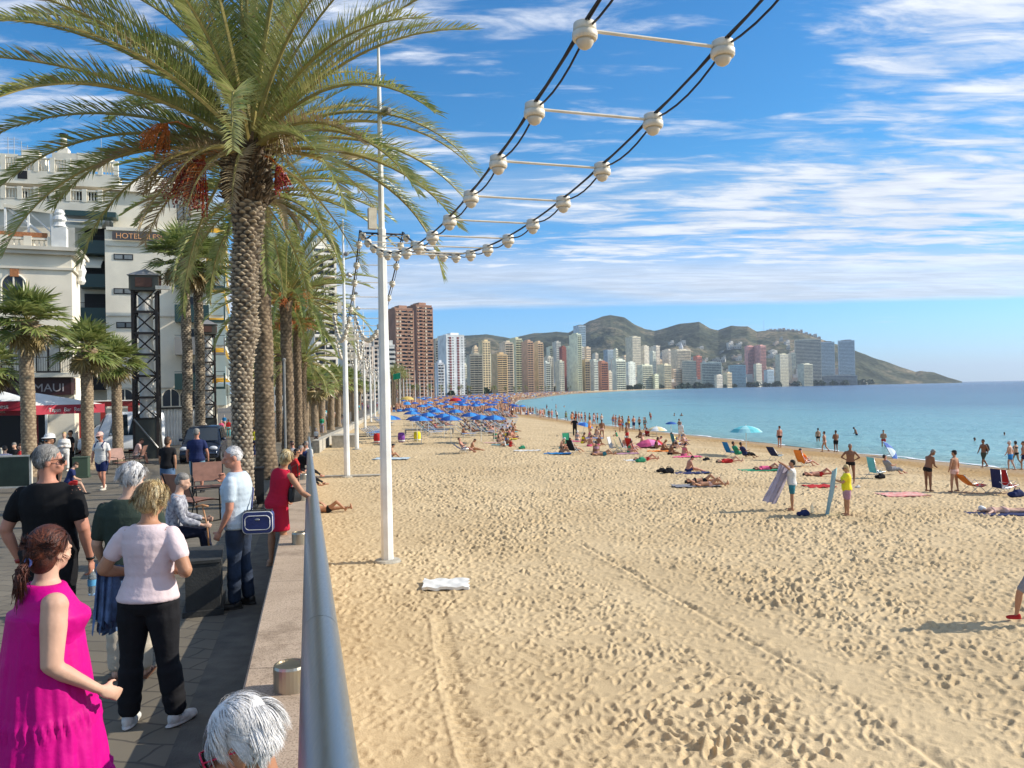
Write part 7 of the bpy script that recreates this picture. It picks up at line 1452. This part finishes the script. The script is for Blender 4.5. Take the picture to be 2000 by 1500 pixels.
# seated and lying people
sl = [(1343, 921, -80, SITL, S_RED, 'man sitting on a dark towel, bent over his legs', 'navy', .5, None, HBK), (1385, 951, -95, LIE, S_TAN, 'sunbather lying with bent knees, nearest of the two on a towel', 'pinkbeige', .2, None, HBR), (1372, 944, -88, LIE, S_TAN, 'sunbather in dark swimwear lying beside the nearest one', 'black', .3, 'bikini', HBK), (1572, 911, -70, SITC, S_RED, 'man lounging on an orange chair facing the sea', 'navy', .6, 'orange', HBK), (1600, 930, -95, LIE, S_RED, 'sunbather lying behind the man with the raised towel', 'red', .3, None, HBK), (1500, 919, -90, LIE, S_RED, 'sunbather lying on a green and pink towel', 'red', .3, 'pink', HBK), (1440, 893, -75, SITC, S_BRN, 'man in green sitting low in a blue beach chair', 'green', .6, 'green', HBK), (1455, 895, -75, SITC, S_BRN, 'person in dark clothes lounging beside the blue chair', 'black', 1.6, 'navy', HBK), (1425, 904, -90, LIE, S_FAIR, 'woman in red lying on her front in front of the blue chair', 'red', .3, 'red', HBK), (1232, 880, -60, SITC, S_RED, 'person lounging in a red chair in the middle group', 'red', .4, None, HGR), (1222, 874, 170, SITG, S_RED, 'bare chested man in white cap by the red chair', 'navy', .5, None, HW_), (1262, 900, -80, LIE, S_RED, 'sunbather lying beside the green bag', 'red', .3, None, HBR), (1178, 890, -95, LIE, S_TAN, 'sunbather lying left of the grey and yellow chairs', 'teal', .4, None, HBK), (1335, 890, -60, SITG, S_RED, 'woman in pink sitting on her towel near the striped chairs', 'pink', .3, 'bikini', HBK), (1308, 888, -80, SITL, S_BRN, 'person sitting bent forward left of the woman in pink', 'black', .3, None, HBR), (1120, 885, -50, SITC, S_TAN, 'man lounging in a low dark chair at the left of the middle group', 'black', .4, None, HBR), (1112, 872, 160, SITG, S_RED, 'person in red sitting with a green bag at the left of the middle group', 'red', .4, 'red', HBK), (1150, 872, -60, SITL, S_RED, 'person sitting on a pink towel in the middle group', 'pink', .4, None, HBR), (1163, 850, -60, SITG, S_TAN, 'person sitting by the damp sand behind the middle group', 'grey', .4, None, HBK), (1253, 856, 120, SITG, S_BRN, 'person sitting left of the pink parasol', 'navy', .4, None, HBK), (1265, 852, 150, SITG, S_RED, 'person sitting behind the pink parasol', 'red', .4, 'red', HBK), (1205, 853, 90, SITG, S_TAN, 'child crouching on the damp sand', 'green', .4, 'green', HBK), (1318, 870, -70, SITC, S_TAN, 'person in yellow lounging in a striped chair', 'yellow', .6, 'yellow', HBK), (905, 884, -95, SITC, S_RED, 'man lounging on a low grey sunbed alone on the open sand', 'navy', .5, None, HBR), (920, 880, -85, SITL, S_TAN, 'person sitting at the foot of the lone grey sunbed', 'pinkbeige', .3, None, HBR), (996, 873, -60, SITG, S_RED, 'person in red sitting beside a child near the sunbeds', 'red', .4, 'red', HBK), (986, 872, 120, SITG, S_TAN, 'child sitting near the sunbeds', 'grey', .4, 'white', HBK), (903, 849, -70, SITG, S_TAN, 'person sitting alone by the low beam of the sunbed area', 'navy', .4, None, HBK), (640, 1000, -88, LIE, S_TAN, 'sunbather lying on the sand right beside the handrail', 'black', .2, 'bikini', HBR), (1958, 1003, 88, LIEF, S_FAIR, 'sunbather lying face down on a patterned towel at the right edge', 'pinkbeige', .2, 'bikini', HW_), (1738, 927, -80, SITC, S_RED, 'person lounging under a patterned cover by the turquoise windbreak', 'grey', 1.5, 'grey', HBK), (762, 893, -80, SITG, S_TAN, 'person sitting behind the nearest white pole', 'blue', .3, None, HBK)]
for i, (px, py, rz, pose, sk_, lab, bt, bl, tp_, hr_) in enumerate(sl): beach_person(px, py, rz, 1.68 if 'child' not in lab else 1.1, pose, sk_, lab, bt, bl, tp_, hair=hr_, female=tp_ == 'bikini', vox=.02 if py > 880 else .026)
# person cut by the right edge
o, p = beach_person(2030, 1216, 85, 1.72, dict(lean=(-4, 0, 0), LL=((-.03, -.35, -1), (0, -.5, -1)), RL=((.03, .8, -1), (0, .15, -1))), S_TAN, 'person walking, only a leg with red sandal inside the right edge', 'grey', .9, 'grey', vox=.014); wear(o, 'sandals', p.shoes(k='R'), CR['red'], .012, 1)
# towels on the sand
def towel(px, py, w, d, rz, m, label, th=.035, name='beach_towel'):
    q = ground(px, py, 'sand'); b = MB(); n_ = 14; g = np.random.default_rng(int(px)); G_ = [[(w*(i/n_-.5)+.02*g.normal(), d*(j/8-.5)+.01*g.normal(), th+.012*math.sin(i*1.1+j)+.01*g.normal()) for i in range(n_+1)] for j in range(9)]
    b.grid(G_); b.grid([[(v[0], v[1], v[2]-th) for v in r_][::-1] for r_ in G_]); e1 = [G_[0], [(v[0], v[1], v[2]-th) for v in G_[0]]]; b.grid(e1[::-1]); return tag(b.build(name, m, None, True, q+V((0, 0, .03)), R(rz)), label, 'towel')
towel(871, 1146, 1.0, .75, 2, M_WC, 'bright white towel spread alone on the open sand', .06)
towel(1762, 968, 1.7, 1.0, 4, mat('towel_pink', (.72, .20, .18), .9, col2=(.75, .5, .42), vs=4), 'rumpled coral pink towel lying flat on the sand')
towel(765, 897, 2.2, 1.2, -4, mat('towel_blue', (.35, .5, .6), .9, col2=(.6, .66, .68), vs=3), 'pale blue towel behind the nearest white pole')
for (px, py, w, c, lab) in ((1350, 925, 1.9, 'navy', 'dark towel under the man bent over his legs'), (1360, 950, 2.0, 'grey', 'grey towel under the two nearest sunbathers'), (1485, 919, 2.2, 'green', 'green towel under the sunbather in pink'), (1955, 1005, 2.1, 'navy', 'blue and white patterned towel under the face down sunbather'), (1030, 881, 1.8, 'white', 'pale towel beyond the lone sunbed'), (1340, 893, 1.9, 'pink', 'pink towel under the woman near the striped chairs'), (1240, 900, 1.2, 'white', 'crumpled white towel by the green bag'), (1600, 951, 1.2, 'red', 'small dark red towel lying near the standing man in white')): towel(px, py, w, .9, 3, CR[c], lab, .02)
# heaps and bags
def bag(px, py, s_, m, label, name='beach_bag', cat='bag'):
    q = ground(px, py, 'sand'); b = MB(); b.box((0, 0, s_*.22), (s_*1.0, s_*.5, s_*.42), .3); b.box((s_*.08, 0, s_*.45), (s_*.55, s_*.38, s_*.34), .5); b.ell((-s_*.4, .03, s_*.22), (s_*.3, s_*.3, s_*.2)); o_ = empty(name, q); tag(o_, label, cat); link('body', solid(b, s_*.09, 2, m), o_); b = MB(); b.tube([V((-s_*.3, 0, s_*.4)), V((-s_*.1, 0, s_*.74)), V((s_*.2, 0, s_*.72)), V((s_*.35, 0, s_*.4))], s_*.03, 6); b.build('handle', m, o_, True)
for (px, py, s_, c, lab) in ((1570, 1008, .34, 'navy', 'purple and red bag at the feet of the man with the raised towel'), (1252, 903, .5, 'green', 'dark green rucksack in front of the red chair'), (1292, 923, .4, 'black', 'black and white heap of clothes left of the man bent over his legs'), (1306, 925, .5, 'black', 'black bag next to the heap of clothes'), (1720, 935, .4, 'black', 'black bag under the turquoise windbreak'), (1986, 971, .5, 'navy', 'dark blue rucksack beside the red and blue chair'), (1020, 877, .4, 'green', 'green bag beside the pale towel'), (1380, 900, .35, 'black', 'dark bag left of the woman lying in red'), (1160, 866, .35, 'grey', 'grey bag in the middle group'), (1676, 953, .18, 'white', 'small pale stone like pouch on the sand')): bag(px, py, s_, CR[c], lab)
q = GS(1586, 1003); b = MB(); b.lathe((0, 0, 0), [(.045, 0), (.05, .03), (.048, .22), (.03, .27), (.018, .3), (.018, .33)], 14); tag(b.build('water_bottle', mat('clear_plastic', (.75, .85, .9), .05), None, True, q), 'clear plastic water bottle standing on the sand beside the purple bag', 'bottle')
# beach chairs
M_AL = mat('aluminium', (.6, .6, .6), .35, .8)
def beach_chair(px, py, rz, c1, c2, label, rec=25, sw=.55):
    q = ground(px, py, 'sand'); o_ = empty('beach_chair', q, R(rz)); tag(o_, label, 'chair'); c, s_ = math.sin(R(rec)), math.cos(R(rec)); h = .28
    def sling(name, p0, p1, m, n_=7):
        b = MB(); G_ = [[V((x, 0, 0))+p0.lerp(p1, j/n_)-V((0, 0, .05*math.sin(math.pi*j/n_))) for x in np.linspace(-sw/2, sw/2, 4)] for j in range(n_+1)]; b.grid(G_); b.grid([[v+V((0, -.012, -.012)) for v in r_][::-1] for r_ in G_]); b.build(name, m, o_, True)
    s0, s1, bt = V((0, .45, h+.06)), V((0, 0, h)), V((0, -.75*c, h+.75*s_)); sling('seat', s0, s1, CR[c1]); sling('backrest', s1, bt.lerp(s1, .0) if 0 else bt, CR[c2])
    for x in (-1, 1): b = MB(); X_ = V((x*sw/2, 0, 0)); b.tube([X_+s0, X_+s1, X_+bt], .014, 6); b.tube([X_+V((0, .4, 0)), X_+V((0, -.1, h+.28))], .012, 6); b.tube([X_+V((0, -.3, 0)), X_+V((0, .3, h+.22)), X_+V((0, -.12, h+.26))], .012, 6); b.build('side_frame', M_AL, o_, True)
beach_chair(1514, 899, -60, 'teal', 'navy', 'empty dark blue reclining chair near the water', 40); beach_chair(1566, 912, -65, 'orange', 'orange', 'orange chair carrying the man facing the sea'); beach_chair(1424, 892, -70, 'blue', 'blue', 'bright blue low chair at the water edge group'); beach_chair(1706, 934, -80, 'teal', 'aqua', 'turquoise backed chair beside the patterned cover', 12); beach_chair(1900, 962, -85, 'red', 'orange', 'red chair with orange towel over its back', 50); beach_chair(1948, 966, -88, 'white', 'navy', 'white chair with navy towel over its back', 5, .6); beach_chair(1962, 963, -70, 'red', 'red', 'red chair behind the white one with navy towel', 20)
beach_chair(1232, 884, -50, 'red', 'red', 'red chair in the middle group', 20); beach_chair(1206, 884, -100, 'yellow', 'yellow', 'yellow chair in the middle group', 15); beach_chair(1194, 882, -120, 'grey', 'white', 'pale grey chair left of the yellow one', 15); beach_chair(1217, 882, -90, 'grey', 'grey', 'dark grey chair between the yellow and red ones', 20); beach_chair(1317, 873, -75, 'white', 'teal', 'green and white striped chair near the damp sand', 15); beach_chair(1118, 888, -50, 'black', 'black', 'dark low chair at the left of the middle group', 25); beach_chair(1107, 873, -160, 'green', 'green', 'green chair at the left end of the middle group', 15); beach_chair(902, 886, -85, 'grey', 'navy', 'low grey sunbed standing alone on the open sand', 55)
# parasols
def parasol_mesh(r, seg, mats, droop=.45):
    b = MB(); n_ = seg*3
    for k in range(n_):
        a0, a1 = 2*math.pi*k/n_, 2*math.pi*(k+1)/n_; mi = (k//3) % len(mats); pr = [(.02, .0), (r*.4, -.07*r/1.1), (r*.75, -.22*r/1.1), (r, -.45*r/1.1*(droop/.45))]
        for (r0, z0), (r1, z1) in zip(pr[:-1], pr[1:]): b.add([(r0*math.cos(a0), r0*math.sin(a0), z0), (r1*math.cos(a0), r1*math.sin(a0), z1), (r1*math.cos(a1), r1*math.sin(a1), z1), (r0*math.cos(a1), r0*math.sin(a1), z0)], [(0, 1, 2, 3)], mi)
    return b.mesh('canopy', mats)
UB = mat('blue_parasol', (.008, .085, .36), .7, var=.2, vs=2); UBL = mat('light_blue_parasol', (.04, .26, .62), .7)
def parasol(q, r, h, mesh, label, group=None, tilt=(0, 0)):
    o_ = empty('beach_parasol', q); tag(o_, label, 'parasol', group); b = MB(); b.tube([(0, 0, -.1), (0, 0, h+.08)], .022, 6); b.build('pole', M_WHITE, o_); c_ = link('canopy', mesh, o_, (0, 0, h)); o_.rotation_euler = (R(tilt[0]), R(tilt[1]), 0); return o_
q = GS(1458, 890); parasol(q, 1, 2.0, parasol_mesh(1.05, 8, [CR['aqua'], mat('pale_aqua', (.35, .68, .7), .8)]), 'turquoise and pale striped parasol at the water edge')
q = GS(1268, 874); parasol(q, 1, .62, parasol_mesh(1.1, 8, [CR['pink'], CR['pink'], mat('magenta_panel', (.8, .25, .5), .8), CR['red']]), 'pink and red parasol standing low on the sand', tilt=(0, -6))
q = GS(1283, 853); parasol(q, 1, 1.0, parasol_mesh(1.0, 8, [mat('cream_panel', (.75, .6, .32), .8), M_WC]), 'cream and white parasol behind the pink one')
q = GS(1722, 893); parasol(q, 1, 1.0, parasol_mesh(1.0, 8, [UB, mat('pale_panel', (.5, .6, .66), .8)]), 'blue and white parasol tilted on its side by the water', tilt=(20, 62))
q = GS(1138, 846); parasol(q, 1, 1.1, parasol_mesh(.95, 8, [UBL, UB]), 'small bright blue parasol behind the standing group', tilt=(0, 15)); q = GS(1311, 850); parasol(q, 1, 1.4, parasol_mesh(.6, 6, [UB]), 'small dark blue parasol near the water')
UM = parasol_mesh(.92, 8, [UB, UB, UBL, UB], .42); gu = 'blue parasols over the sunbeds'
for i, (px, py) in enumerate(((802, 796), (805, 802), (814, 811), (822, 817), (846, 795), (852, 799), (876, 791), (867, 807), (880, 812), (919, 805), (939, 810), (965, 815), (959, 796), (762, 811), (835, 788), (860, 786), (905, 788), (824, 790), (928, 789), (890, 799), (836, 805))):
    q = None; lo = 60.
    for D in np.arange(60, 200, .5):
        t = P(px, py, D); zz = float(sand_z(t.x, t.y))+2.15
        if t.z <= zz+.02: q = V((t.x, t.y, zz-2.15)); break
    if q is None: continue
    parasol(q, 1, 2.15, UM, 'open blue parasol over the sunbeds', gu)
q = P(889, 774, 205); parasol(V((q.x, q.y, float(sand_z(q.x, q.y)))), 1, 2.6, parasol_mesh(1.7, 8, [CR['red']], .6), 'large red parasol above the far crowd'); q = P(795, 776, 190); parasol(V((q.x, q.y, float(sand_z(q.x, q.y)))), 1, 3.0, parasol_mesh(1.8, 8, [mat('ochre_panel', (.6, .42, .1), .8)], .5), 'large yellow parasol left of the red one')
# sunbeds
M_MESH = mat('blue_mesh', (.03, .22, .58), .7, var=.2, vs=3)
bf = MB(); 
for x in (-.3, .3): bf.tube([(x, 1.0, .36), (x, -.25, .36), (x, -.85, .78)], .014, 5); 
for x in (-.3, .3):
    for y in (.75, -.15): bf.tube([(x, y-.12, 0), (x, y+.12, .36)], .012, 5); bf.tube([(x, y+.12, 0), (x, y-.12, .36)], .012, 5)
BFM = bf.mesh('frame', M_WHITE); bs_ = MB(); bs_.box2((-.28, -.25, .355), (.28, 1.0, .375)); bs_.loft([[(-.28, -.25, .36), (.28, -.25, .36), (.28, -.25, .38), (-.28, -.25, .38)], [(-.28, -.85, .78), (.28, -.85, .78), (.28, -.86, .80), (-.28, -.86, .80)]]); BSM = bs_.mesh('mattress', M_MESH)
def simple_person(pose, female=False, bl=.3, vox=.034):
    p = Person(1.68, pose, 1.14, .006, female); zn = {'hips': 1, 'thigh': 0}
    if bl == 'dressed': zn = {k: 1 for k in ('hips', 'thigh', 'shin')}; zn.update({k: 2 for k in ('chest', 'belly', 'chestup', 'uarm')})
    elif female: zn['chest'] = 2
    b = p.body_mb(None, True, False, lambda nm: zn.get(nm, 0)); b0 = MB(); p.hair(b0, 1, .5 if female else 0, 1.05); b.add(b0.v, b0.f, 3); return solid(b, vox, 2, [S_TAN, CR['black'], CR['black'] if not bl == 'dressed' else CR['white'], HBR], True)
SUNM = [simple_person(SUNB, False), simple_person(SUNB, True)]; SITM = [simple_person(SITG, True), simple_person(SITL)]; STM = [simple_person(STAND), simple_person(WALK, True), simple_person(FOLD, True), simple_person(WALK2), simple_person(HIPS)]; DRM = [simple_person(WALK, False, 'dressed'), simple_person(WALK2, True, 'dressed'), simple_person(STAND, True, 'dressed')]; DSM = [simple_person(dict(SITC, z=.45, lean=(0, 0, 0)), False, 'dressed')]
_cols = list(CR.values()); _sk = [S_TAN, S_BRN, S_RED, S_FAIR]; _hr = [HBK, HBR, HBL, HGR, HW_]
def crowd(me, q, rz, g, label, group, sc=1., tops=None, bots=None):
    o_ = link('person', me, None, q, rz, sc); tag(o_, label, 'person', group)
    ms = [_sk[int(g.integers(4))], _cols[int(g.integers(len(_cols)))] if bots is None else bots, None, _hr[int(g.integers(5))]]; ms[2] = tops if tops is not None else (ms[1] if me not in DRM+DSM else _cols[int(g.integers(len(_cols)))])
    for i, m in enumerate(ms): o_.material_slots[i].link = 'OBJECT'; o_.material_slots[i].material = m
    return o_
g = np.random.default_rng(99); nb = 0; npn = 0
for D in np.concatenate([np.arange(67, 125, 3.2), np.arange(128, 215, 6.)]):
    lim0 = (788-1000)/1500*D if D > 72 else (800-1000)/1500*D; lim1 = (np.interp(D, [67, 75, 95, 130, 215], [960, 985, 1000, 1000, 985])-1000)/1500*D; x = lim0+.8
    while x < lim1:
        x += float(g.choice([1.15, 1.3, 1.15, 2.8])); 
        if x > lim1 or x > shore_x(D)-6: break
        if abs(x-(lim0+lim1)/2) < .9 and D < 110: continue
        z = float(sand_z(x, D)); rz = R(-75+g.normal(0, 6)); o_ = empty('sunbed', (x, D+g.normal(0, .2), z), rz); tag(o_, 'blue mesh sunbed with white frame in the dense sunbed rows', 'sunbed', 'blue sunbeds in rows'); link('frame', BFM, o_); link('mattress', BSM, o_); nb += 1
        if g.random() < .5 and npn < 105: crowd(SUNM[int(g.integers(2))], (x, D, z), rz, g, 'sunbather on a blue sunbed in the dense rows', 'sunbathers on the sunbeds'); npn += 1
for i in range(34):
    if i < 16: px, py = g.uniform(1095, 1345), g.uniform(852, 893)
    else: px, py = g.uniform(955, 1002), g.uniform(822, 868)
    q = GS(px, py); k = i % 3; rz = R(-75+g.normal(0, 30)); crowd([SITM[0], SITM[1], SITM[0]][k], q, rz, g, 'beachgoer sitting on a towel in the loose middle group' if i < 16 else 'beachgoer sitting close together at the right edge of the sunbeds', 'beachgoers sitting in loose groups')
    if i % 2 == 0: towel(px-6, py+2, 1.7, .85, g.uniform(-20, 20), _cols[int(g.integers(len(_cols)))], 'small towel laid out among the sitting beachgoers', .02)['group'] = 'towels among the sitting beachgoers'
# stacked blue beds right of the far path
for (px, py, n_) in ((720, 853, 5), (728, 858, 4), (735, 848, 4), (738, 826, 4), (745, 832, 4), (732, 820, 3)):
    for k in range(n_): q = GS(px, py); o_ = empty('sunbed', q+V((.1*k, .5*k, 0)), R(-70)); tag(o_, 'blue sunbed in the untidy cluster left of the nearest pole', 'sunbed', 'blue sunbeds beside the wall'); link('frame', BFM, o_); link('mattress', BSM, o_, (0, 0, .0))
# low beam rail and barrels
a, c = GS(792, 848), GS(885, 846); b = MB(); b.tube([(0, 0, .42), c-a+V((0, 0, .42))], .09, 10); b.tube([c-a+V((0, 0, -.2)), c-a+V((0, 0, .42))], .08, 8); b.tube([(0, 0, -.2), (0, 0, .42)], .08, 8); tag(b.build('low_rail', M_GREYM, None, loc=a), 'low grey horizontal beam at the front of the sunbed area', 'rail')
for (px, py, c_, lab) in ((784, 864, 'mauve', 'purple painted barrel at the front of the sunbed area'), (815, 862, 'yellow', 'yellow painted barrel at the front of the sunbed area'), (737, 866, 'red', 'dark red barrel beside the nearest pole')):
    q = GS(px, py); o_ = empty('barrel', q); tag(o_, lab, 'barrel', 'painted barrels'); b = MB(); b.lathe((0, 0, 0), [(.24, 0), (.28, .2), (.29, .4), (.28, .6), (.24, .78), (.1, .8)], 16); b.build('drum', CR[c_] if c_ != 'mauve' else mat('purple_paint', (.22, .05, .35), .5, var=.5, vs=8), o_, True); b = MB(); b.lathe((0, 0, .1), [(.285, 0), (.292, .1)], 16); b.build('band', M_WHITE, o_)
# waterfront walkers farther on
for i in range(60):
    D = 95*math.exp(i/60*1.55)+g.uniform(-3, 3); x = float(shore_x(D))-abs(g.normal(1.5, 3)); q = V((x, D, float(sand_z(x, D)))); crowd(STM[i % 5], q, g.uniform(0, 6.28), g, 'small distant bather strolling along the curving shore', 'strollers on the far shore')
# promenade strollers
pp = [(498, 892, 'yellow', 'person in yellow top and jeans seen between the two palm trunks'), (618, 871, 'white', 'child in white top and black shorts walking on the path'), (654, 832, 'red', 'woman in red walking towards the viewer on the path'), (666, 830, 'black', 'person in black beside the woman in red'), (628, 833, 'white', 'person in white walking on the left side of the path'), (616, 836, 'black', 'person in dark top walking behind palms on the path'), (688, 814, 'orange', 'man in orange top between the light poles'), (694, 812, 'olive', 'person beside the man in orange')]
for i, (px, py, c_, lab) in enumerate(pp): q = GP(px, min(py, 905)); crowd(DRM[i % 3], q, R(180+20*(i % 3-1)) if i else R(0), g, lab, None, .75 if 'child' in lab else 1., CR[c_], [CR['navy'], CR['black'], CR['grey']][i % 3])
for i in range(56):
    D = 60*math.exp(i/56*1.3); x = float(wall_x(D))-g.uniform(2, 16); crowd(DRM[i % 3], (x, D, float(prom_z(D))), R(180 if i % 2 else 0), g, 'tiny stroller in the busy far part of the promenade', 'strollers on the far promenade')
q = GP(590, 884)
for i, (px, D, c_, lab) in enumerate(((574, 21, 'red', 'seated person in dark red at the end of the bench by the rail'), (584, 23.5, 'black', 'seated person in black on the bench by the rail'), (592, 26, 'navy', 'seated person in navy on the bench by the rail'), (597, 28.5, 'white', 'seated person in white on the bench by the rail'), (570, 29, 'grey', 'seated person in grey behind the others by the rail'))):
    q = at_depth(px, D); crowd(DSM[0], (q.x, q.y, q.z), R(-60+i*30), g, lab, None, 1., CR[c_], CR['black'])
# dressed people on the plaza
def plaza_person(px, D, rz, H, pose, sk, label, top, bott, bl, hair, tsl=.6, hat=None, girth=1.05, female=False, skirt=False, z=None):
    q = at_depth(px, D); q.z += (z or 0); p = Person(H, pose, girth, .012, female); o_ = place(p, 'person', q, R(rz), sk, .016, label, None, None, True, 3, True)
    wear(o_, 'shirt', p.shirt(.455, tsl, .012, .832, 1.1, .012, .06), CR[top] if top in CR else top, .015, 3)
    if skirt: b = p.bottoms(.55, .01, .56, 1.1); b.loft([r_ for r_ in p.skirt(.54, .36, .105, .112, 5, .01, 5, None, 40).v and [p.skirt(.54, .36, .105, .112, 5, .01, 5, None, 40).v[i*40:(i+1)*40] for i in range(5)]]); wear(o_, 'skirt', MB().add(b.v, b.f), bott, .018, 2)
    else: wear(o_, 'shorts' if bl < 1 else 'trousers', p.bottoms(bl, .009, .56, 1.25 if bl < 1 else 1.15), bott, .016, 2)
    b = MB(); p.hair(b, 1, .9 if female else .1, 1.04); wear(o_, 'hair', b, hair, .012, 1); [wear(o_, 'shoe', p.shoes(k=k_), M_LAMP if 'white' in label else M_BIN, .014, 1) for k_ in 'LR']
    if hat: b = MB(); c = p.hc; b.ell(c+p.Mh @ V((0, -.008*H, .05*H)), (.052*H, .06*H, .036*H), p.Mh); b.ell(c+p.Mh @ V((0, .005*H, .032*H)), (.075*H, .085*H, .006*H), p.Mh); wear(o_, 'hat', b, CR[hat], .012, 1)
    return o_, p
DEN = mat('denim_mid', (.07, .13, .23), .85, var=.4, vs=6, bump=.3, bs=30)
WALKF = dict(lean=(3, 0, 0), head=(12, 0, 0), LL=((-.04, .22, -1), (0, -.05, -1)), RL=((.04, -.12, -1), (0, -.55, -1)), LA=((-.28, .05, -1), (.02, .2, -1)), RA=((.28, .1, -1), (-.02, .3, -1)))
o_, p = plaza_person(197, 23.4, 172, 1.74, WALKF, S_RED, 'man in white polo shirt, navy shorts and pale cap walking towards the viewer', 'white', CR['navy'], .72, HGR, hat='pinkbeige', girth=1.12); glasses(p, o_)
b = MB()
for s in (-1, 1): b.tube([p.tp(s*.06, -.06, .78), p.tp(s*.065, .0, .845), p.tp(s*.068, .075, .78), p.tp(s*.085, .06, .69)], .02, 6)
b.ell(p.tp(0, -.10, .71), (.15, .08, .2)); b.build('backpack', CR['navy'], o_, True)
plaza_person(325, 20.6, 8, 1.63, dict(WALK2, head=(5, -30, 0)), S_TAN, 'woman in black top and denim skirt walking away, dark tied hair', 'black', DEN, .5, HBR, .5, female=True, skirt=True)
plaza_person(383, 22, 2, 1.80, dict(STAND, LA=((-.25, .0, -1), (0, .2, -1)), RA=((.3, .05, -1), (0, .25, -1))), S_RED, 'man in navy shirt and pale denim shorts seen from behind', 'navy', mat('denim_pale', (.16, .30, .40), .85, var=.3, vs=6), .95, HGR, girth=1.12)
o_, p = plaza_person(95, 15.2, 165, 1.80, STAND, S_TAN, 'man in black shirt and white straw hat standing behind the tall man', 'black', CR['black'], 1.9, HBK, hat='white'); glasses(p, o_)
plaza_person(264, 37.5, -60, 1.72, dict(z=.5, lean=(18, 0, 0), head=(20, 0, 0), LL=((-.1, 1, -.1), (0, .15, -1)), RL=((.1, 1, -.1), (0, .25, -1)), LA=((-.1, .7, -1), (.1, 1, -.1)), RA=((.1, .7, -1), (-.1, 1, -.1))), S_RED, 'man in pale pink shirt sitting hunched on a chair beside the lattice tower', 'pinkbeige', CR['grey'], .8, HBR)
plaza_person(131, 21, -60, 1.2, dict(z=.45, lean=(18, 0, 0), head=(20, 0, 0), LL=((-.1, 1, -.1), (0, .3, -1)), RL=((.1, 1, -.1), (0, .45, -1)), LA=((-.1, .7, -1), (.1, 1, -.1)), RA=((.1, .7, -1), (-.1, 1, -.1))), S_FAIR, 'child in navy top sitting behind the tall man in black', 'navy', CR['red'], .7, HBR)
plaza_person(124, 33, 200, 1.66, FOLD, S_FAIR, 'woman in white jacket standing by the restaurant door', 'white', CR['white'], 1.8, HBL, 1.8, female=True); plaza_person(136, 34, 150, 1.72, STAND, S_TAN, 'person in black standing right of the woman in the white jacket', 'black', CR['black'], 1.9, HBK)
ts_ = dict(z=.48, lean=(4, 0, 0), head=(8, 0, 0), LL=((-.1, 1, -.05), (0, .1, -1)), RL=((.1, 1, -.05), (0, .1, -1)), LA=((-.1, .5, -1), (.2, 1, 0)), RA=((.1, .5, -1), (-.2, 1, 0)))
for i, (px, D, c_, lab) in enumerate(((8, 28, 'lilac', 'diner in lilac shirt at the left edge table'), (42, 31, 'red', 'diner in red behind the leftmost fan palm'), (28, 33, 'black', 'diner in dark clothes at the cafe table'), (75, 32, 'black', 'diner in black right of the leftmost fan palm'), (90, 36, 'white', 'diner in white near the dark doorway'))): plaza_person(px, D, 40+i*70, 1.7, ts_, S_FAIR, lab, c_, CR['black'], 1.9, [HBK, HBR, HGR][i % 3])
for i, (px, D) in enumerate(((22, 30), (58, 33), (84, 34.5))):
    q = at_depth(px, D); o_ = empty('cafe_table', q); tag(o_, ['cafe table by the left edge', 'cafe table behind the leftmost fan palm', 'cafe table near the dark doorway'][i], 'table', 'cafe tables'); b = MB(); b.lathe((0, 0, .72), [(.38, 0), (.4, .02), (.38, .035)], 20); b.build('tabletop', M_WC, o_); b = MB(); b.tube([(0, 0, 0), (0, 0, .72)], .03, 8); b.lathe((0, 0, 0), [(.24, 0), (.2, .03), (.04, .05)], 14); b.build('leg', M_IRON, o_)
# far crowd, too many to count
fc = [MB() for _ in range(6)]; cc = [S_TAN, S_TAN, UB, M_WC, UBL, CR['navy']]
for i in range(2600):
    D = float(150*math.exp(g.uniform(0, 1.95))); t = g.beta(1.2, 1.3); wx_ = float(wall_x(D))+3; sx_ = float(shore_x(D))-1; x = wx_+(sx_-wx_)*t; z = float(sand_z(x, D)); k = int(g.choice(6, p=[.38, .24, .12, .13, .05, .08])); s_ = g.uniform(.8, 1.2)
    if k < 2: fc[k].ell((x, D, z+.55*s_), (.2*s_, .2*s_, .6*s_), None, 5, 4); fc[k].ell((x, D, z+1.28*s_), (.12, .12, .15), None, 5, 3)
    elif k in (2, 4) and g.random() < .35: fc[k].lathe((x, D, z+1.5), [(.9, 0), (.5, .3), (.03, .4)], 7)
    else: fc[k].box((x, D, z+.3), (g.uniform(.5, 1.1), .6, g.uniform(.15, .6)), g.uniform(0, 3))
far = MB()
for k in range(6): far.add(fc[k].v, fc[k].f, k)
tag(far.build('far_crowd', cc), 'dense far crowd of bathers, sunbeds and parasols filling the curve of the beach', 'crowd', kind='stuff')
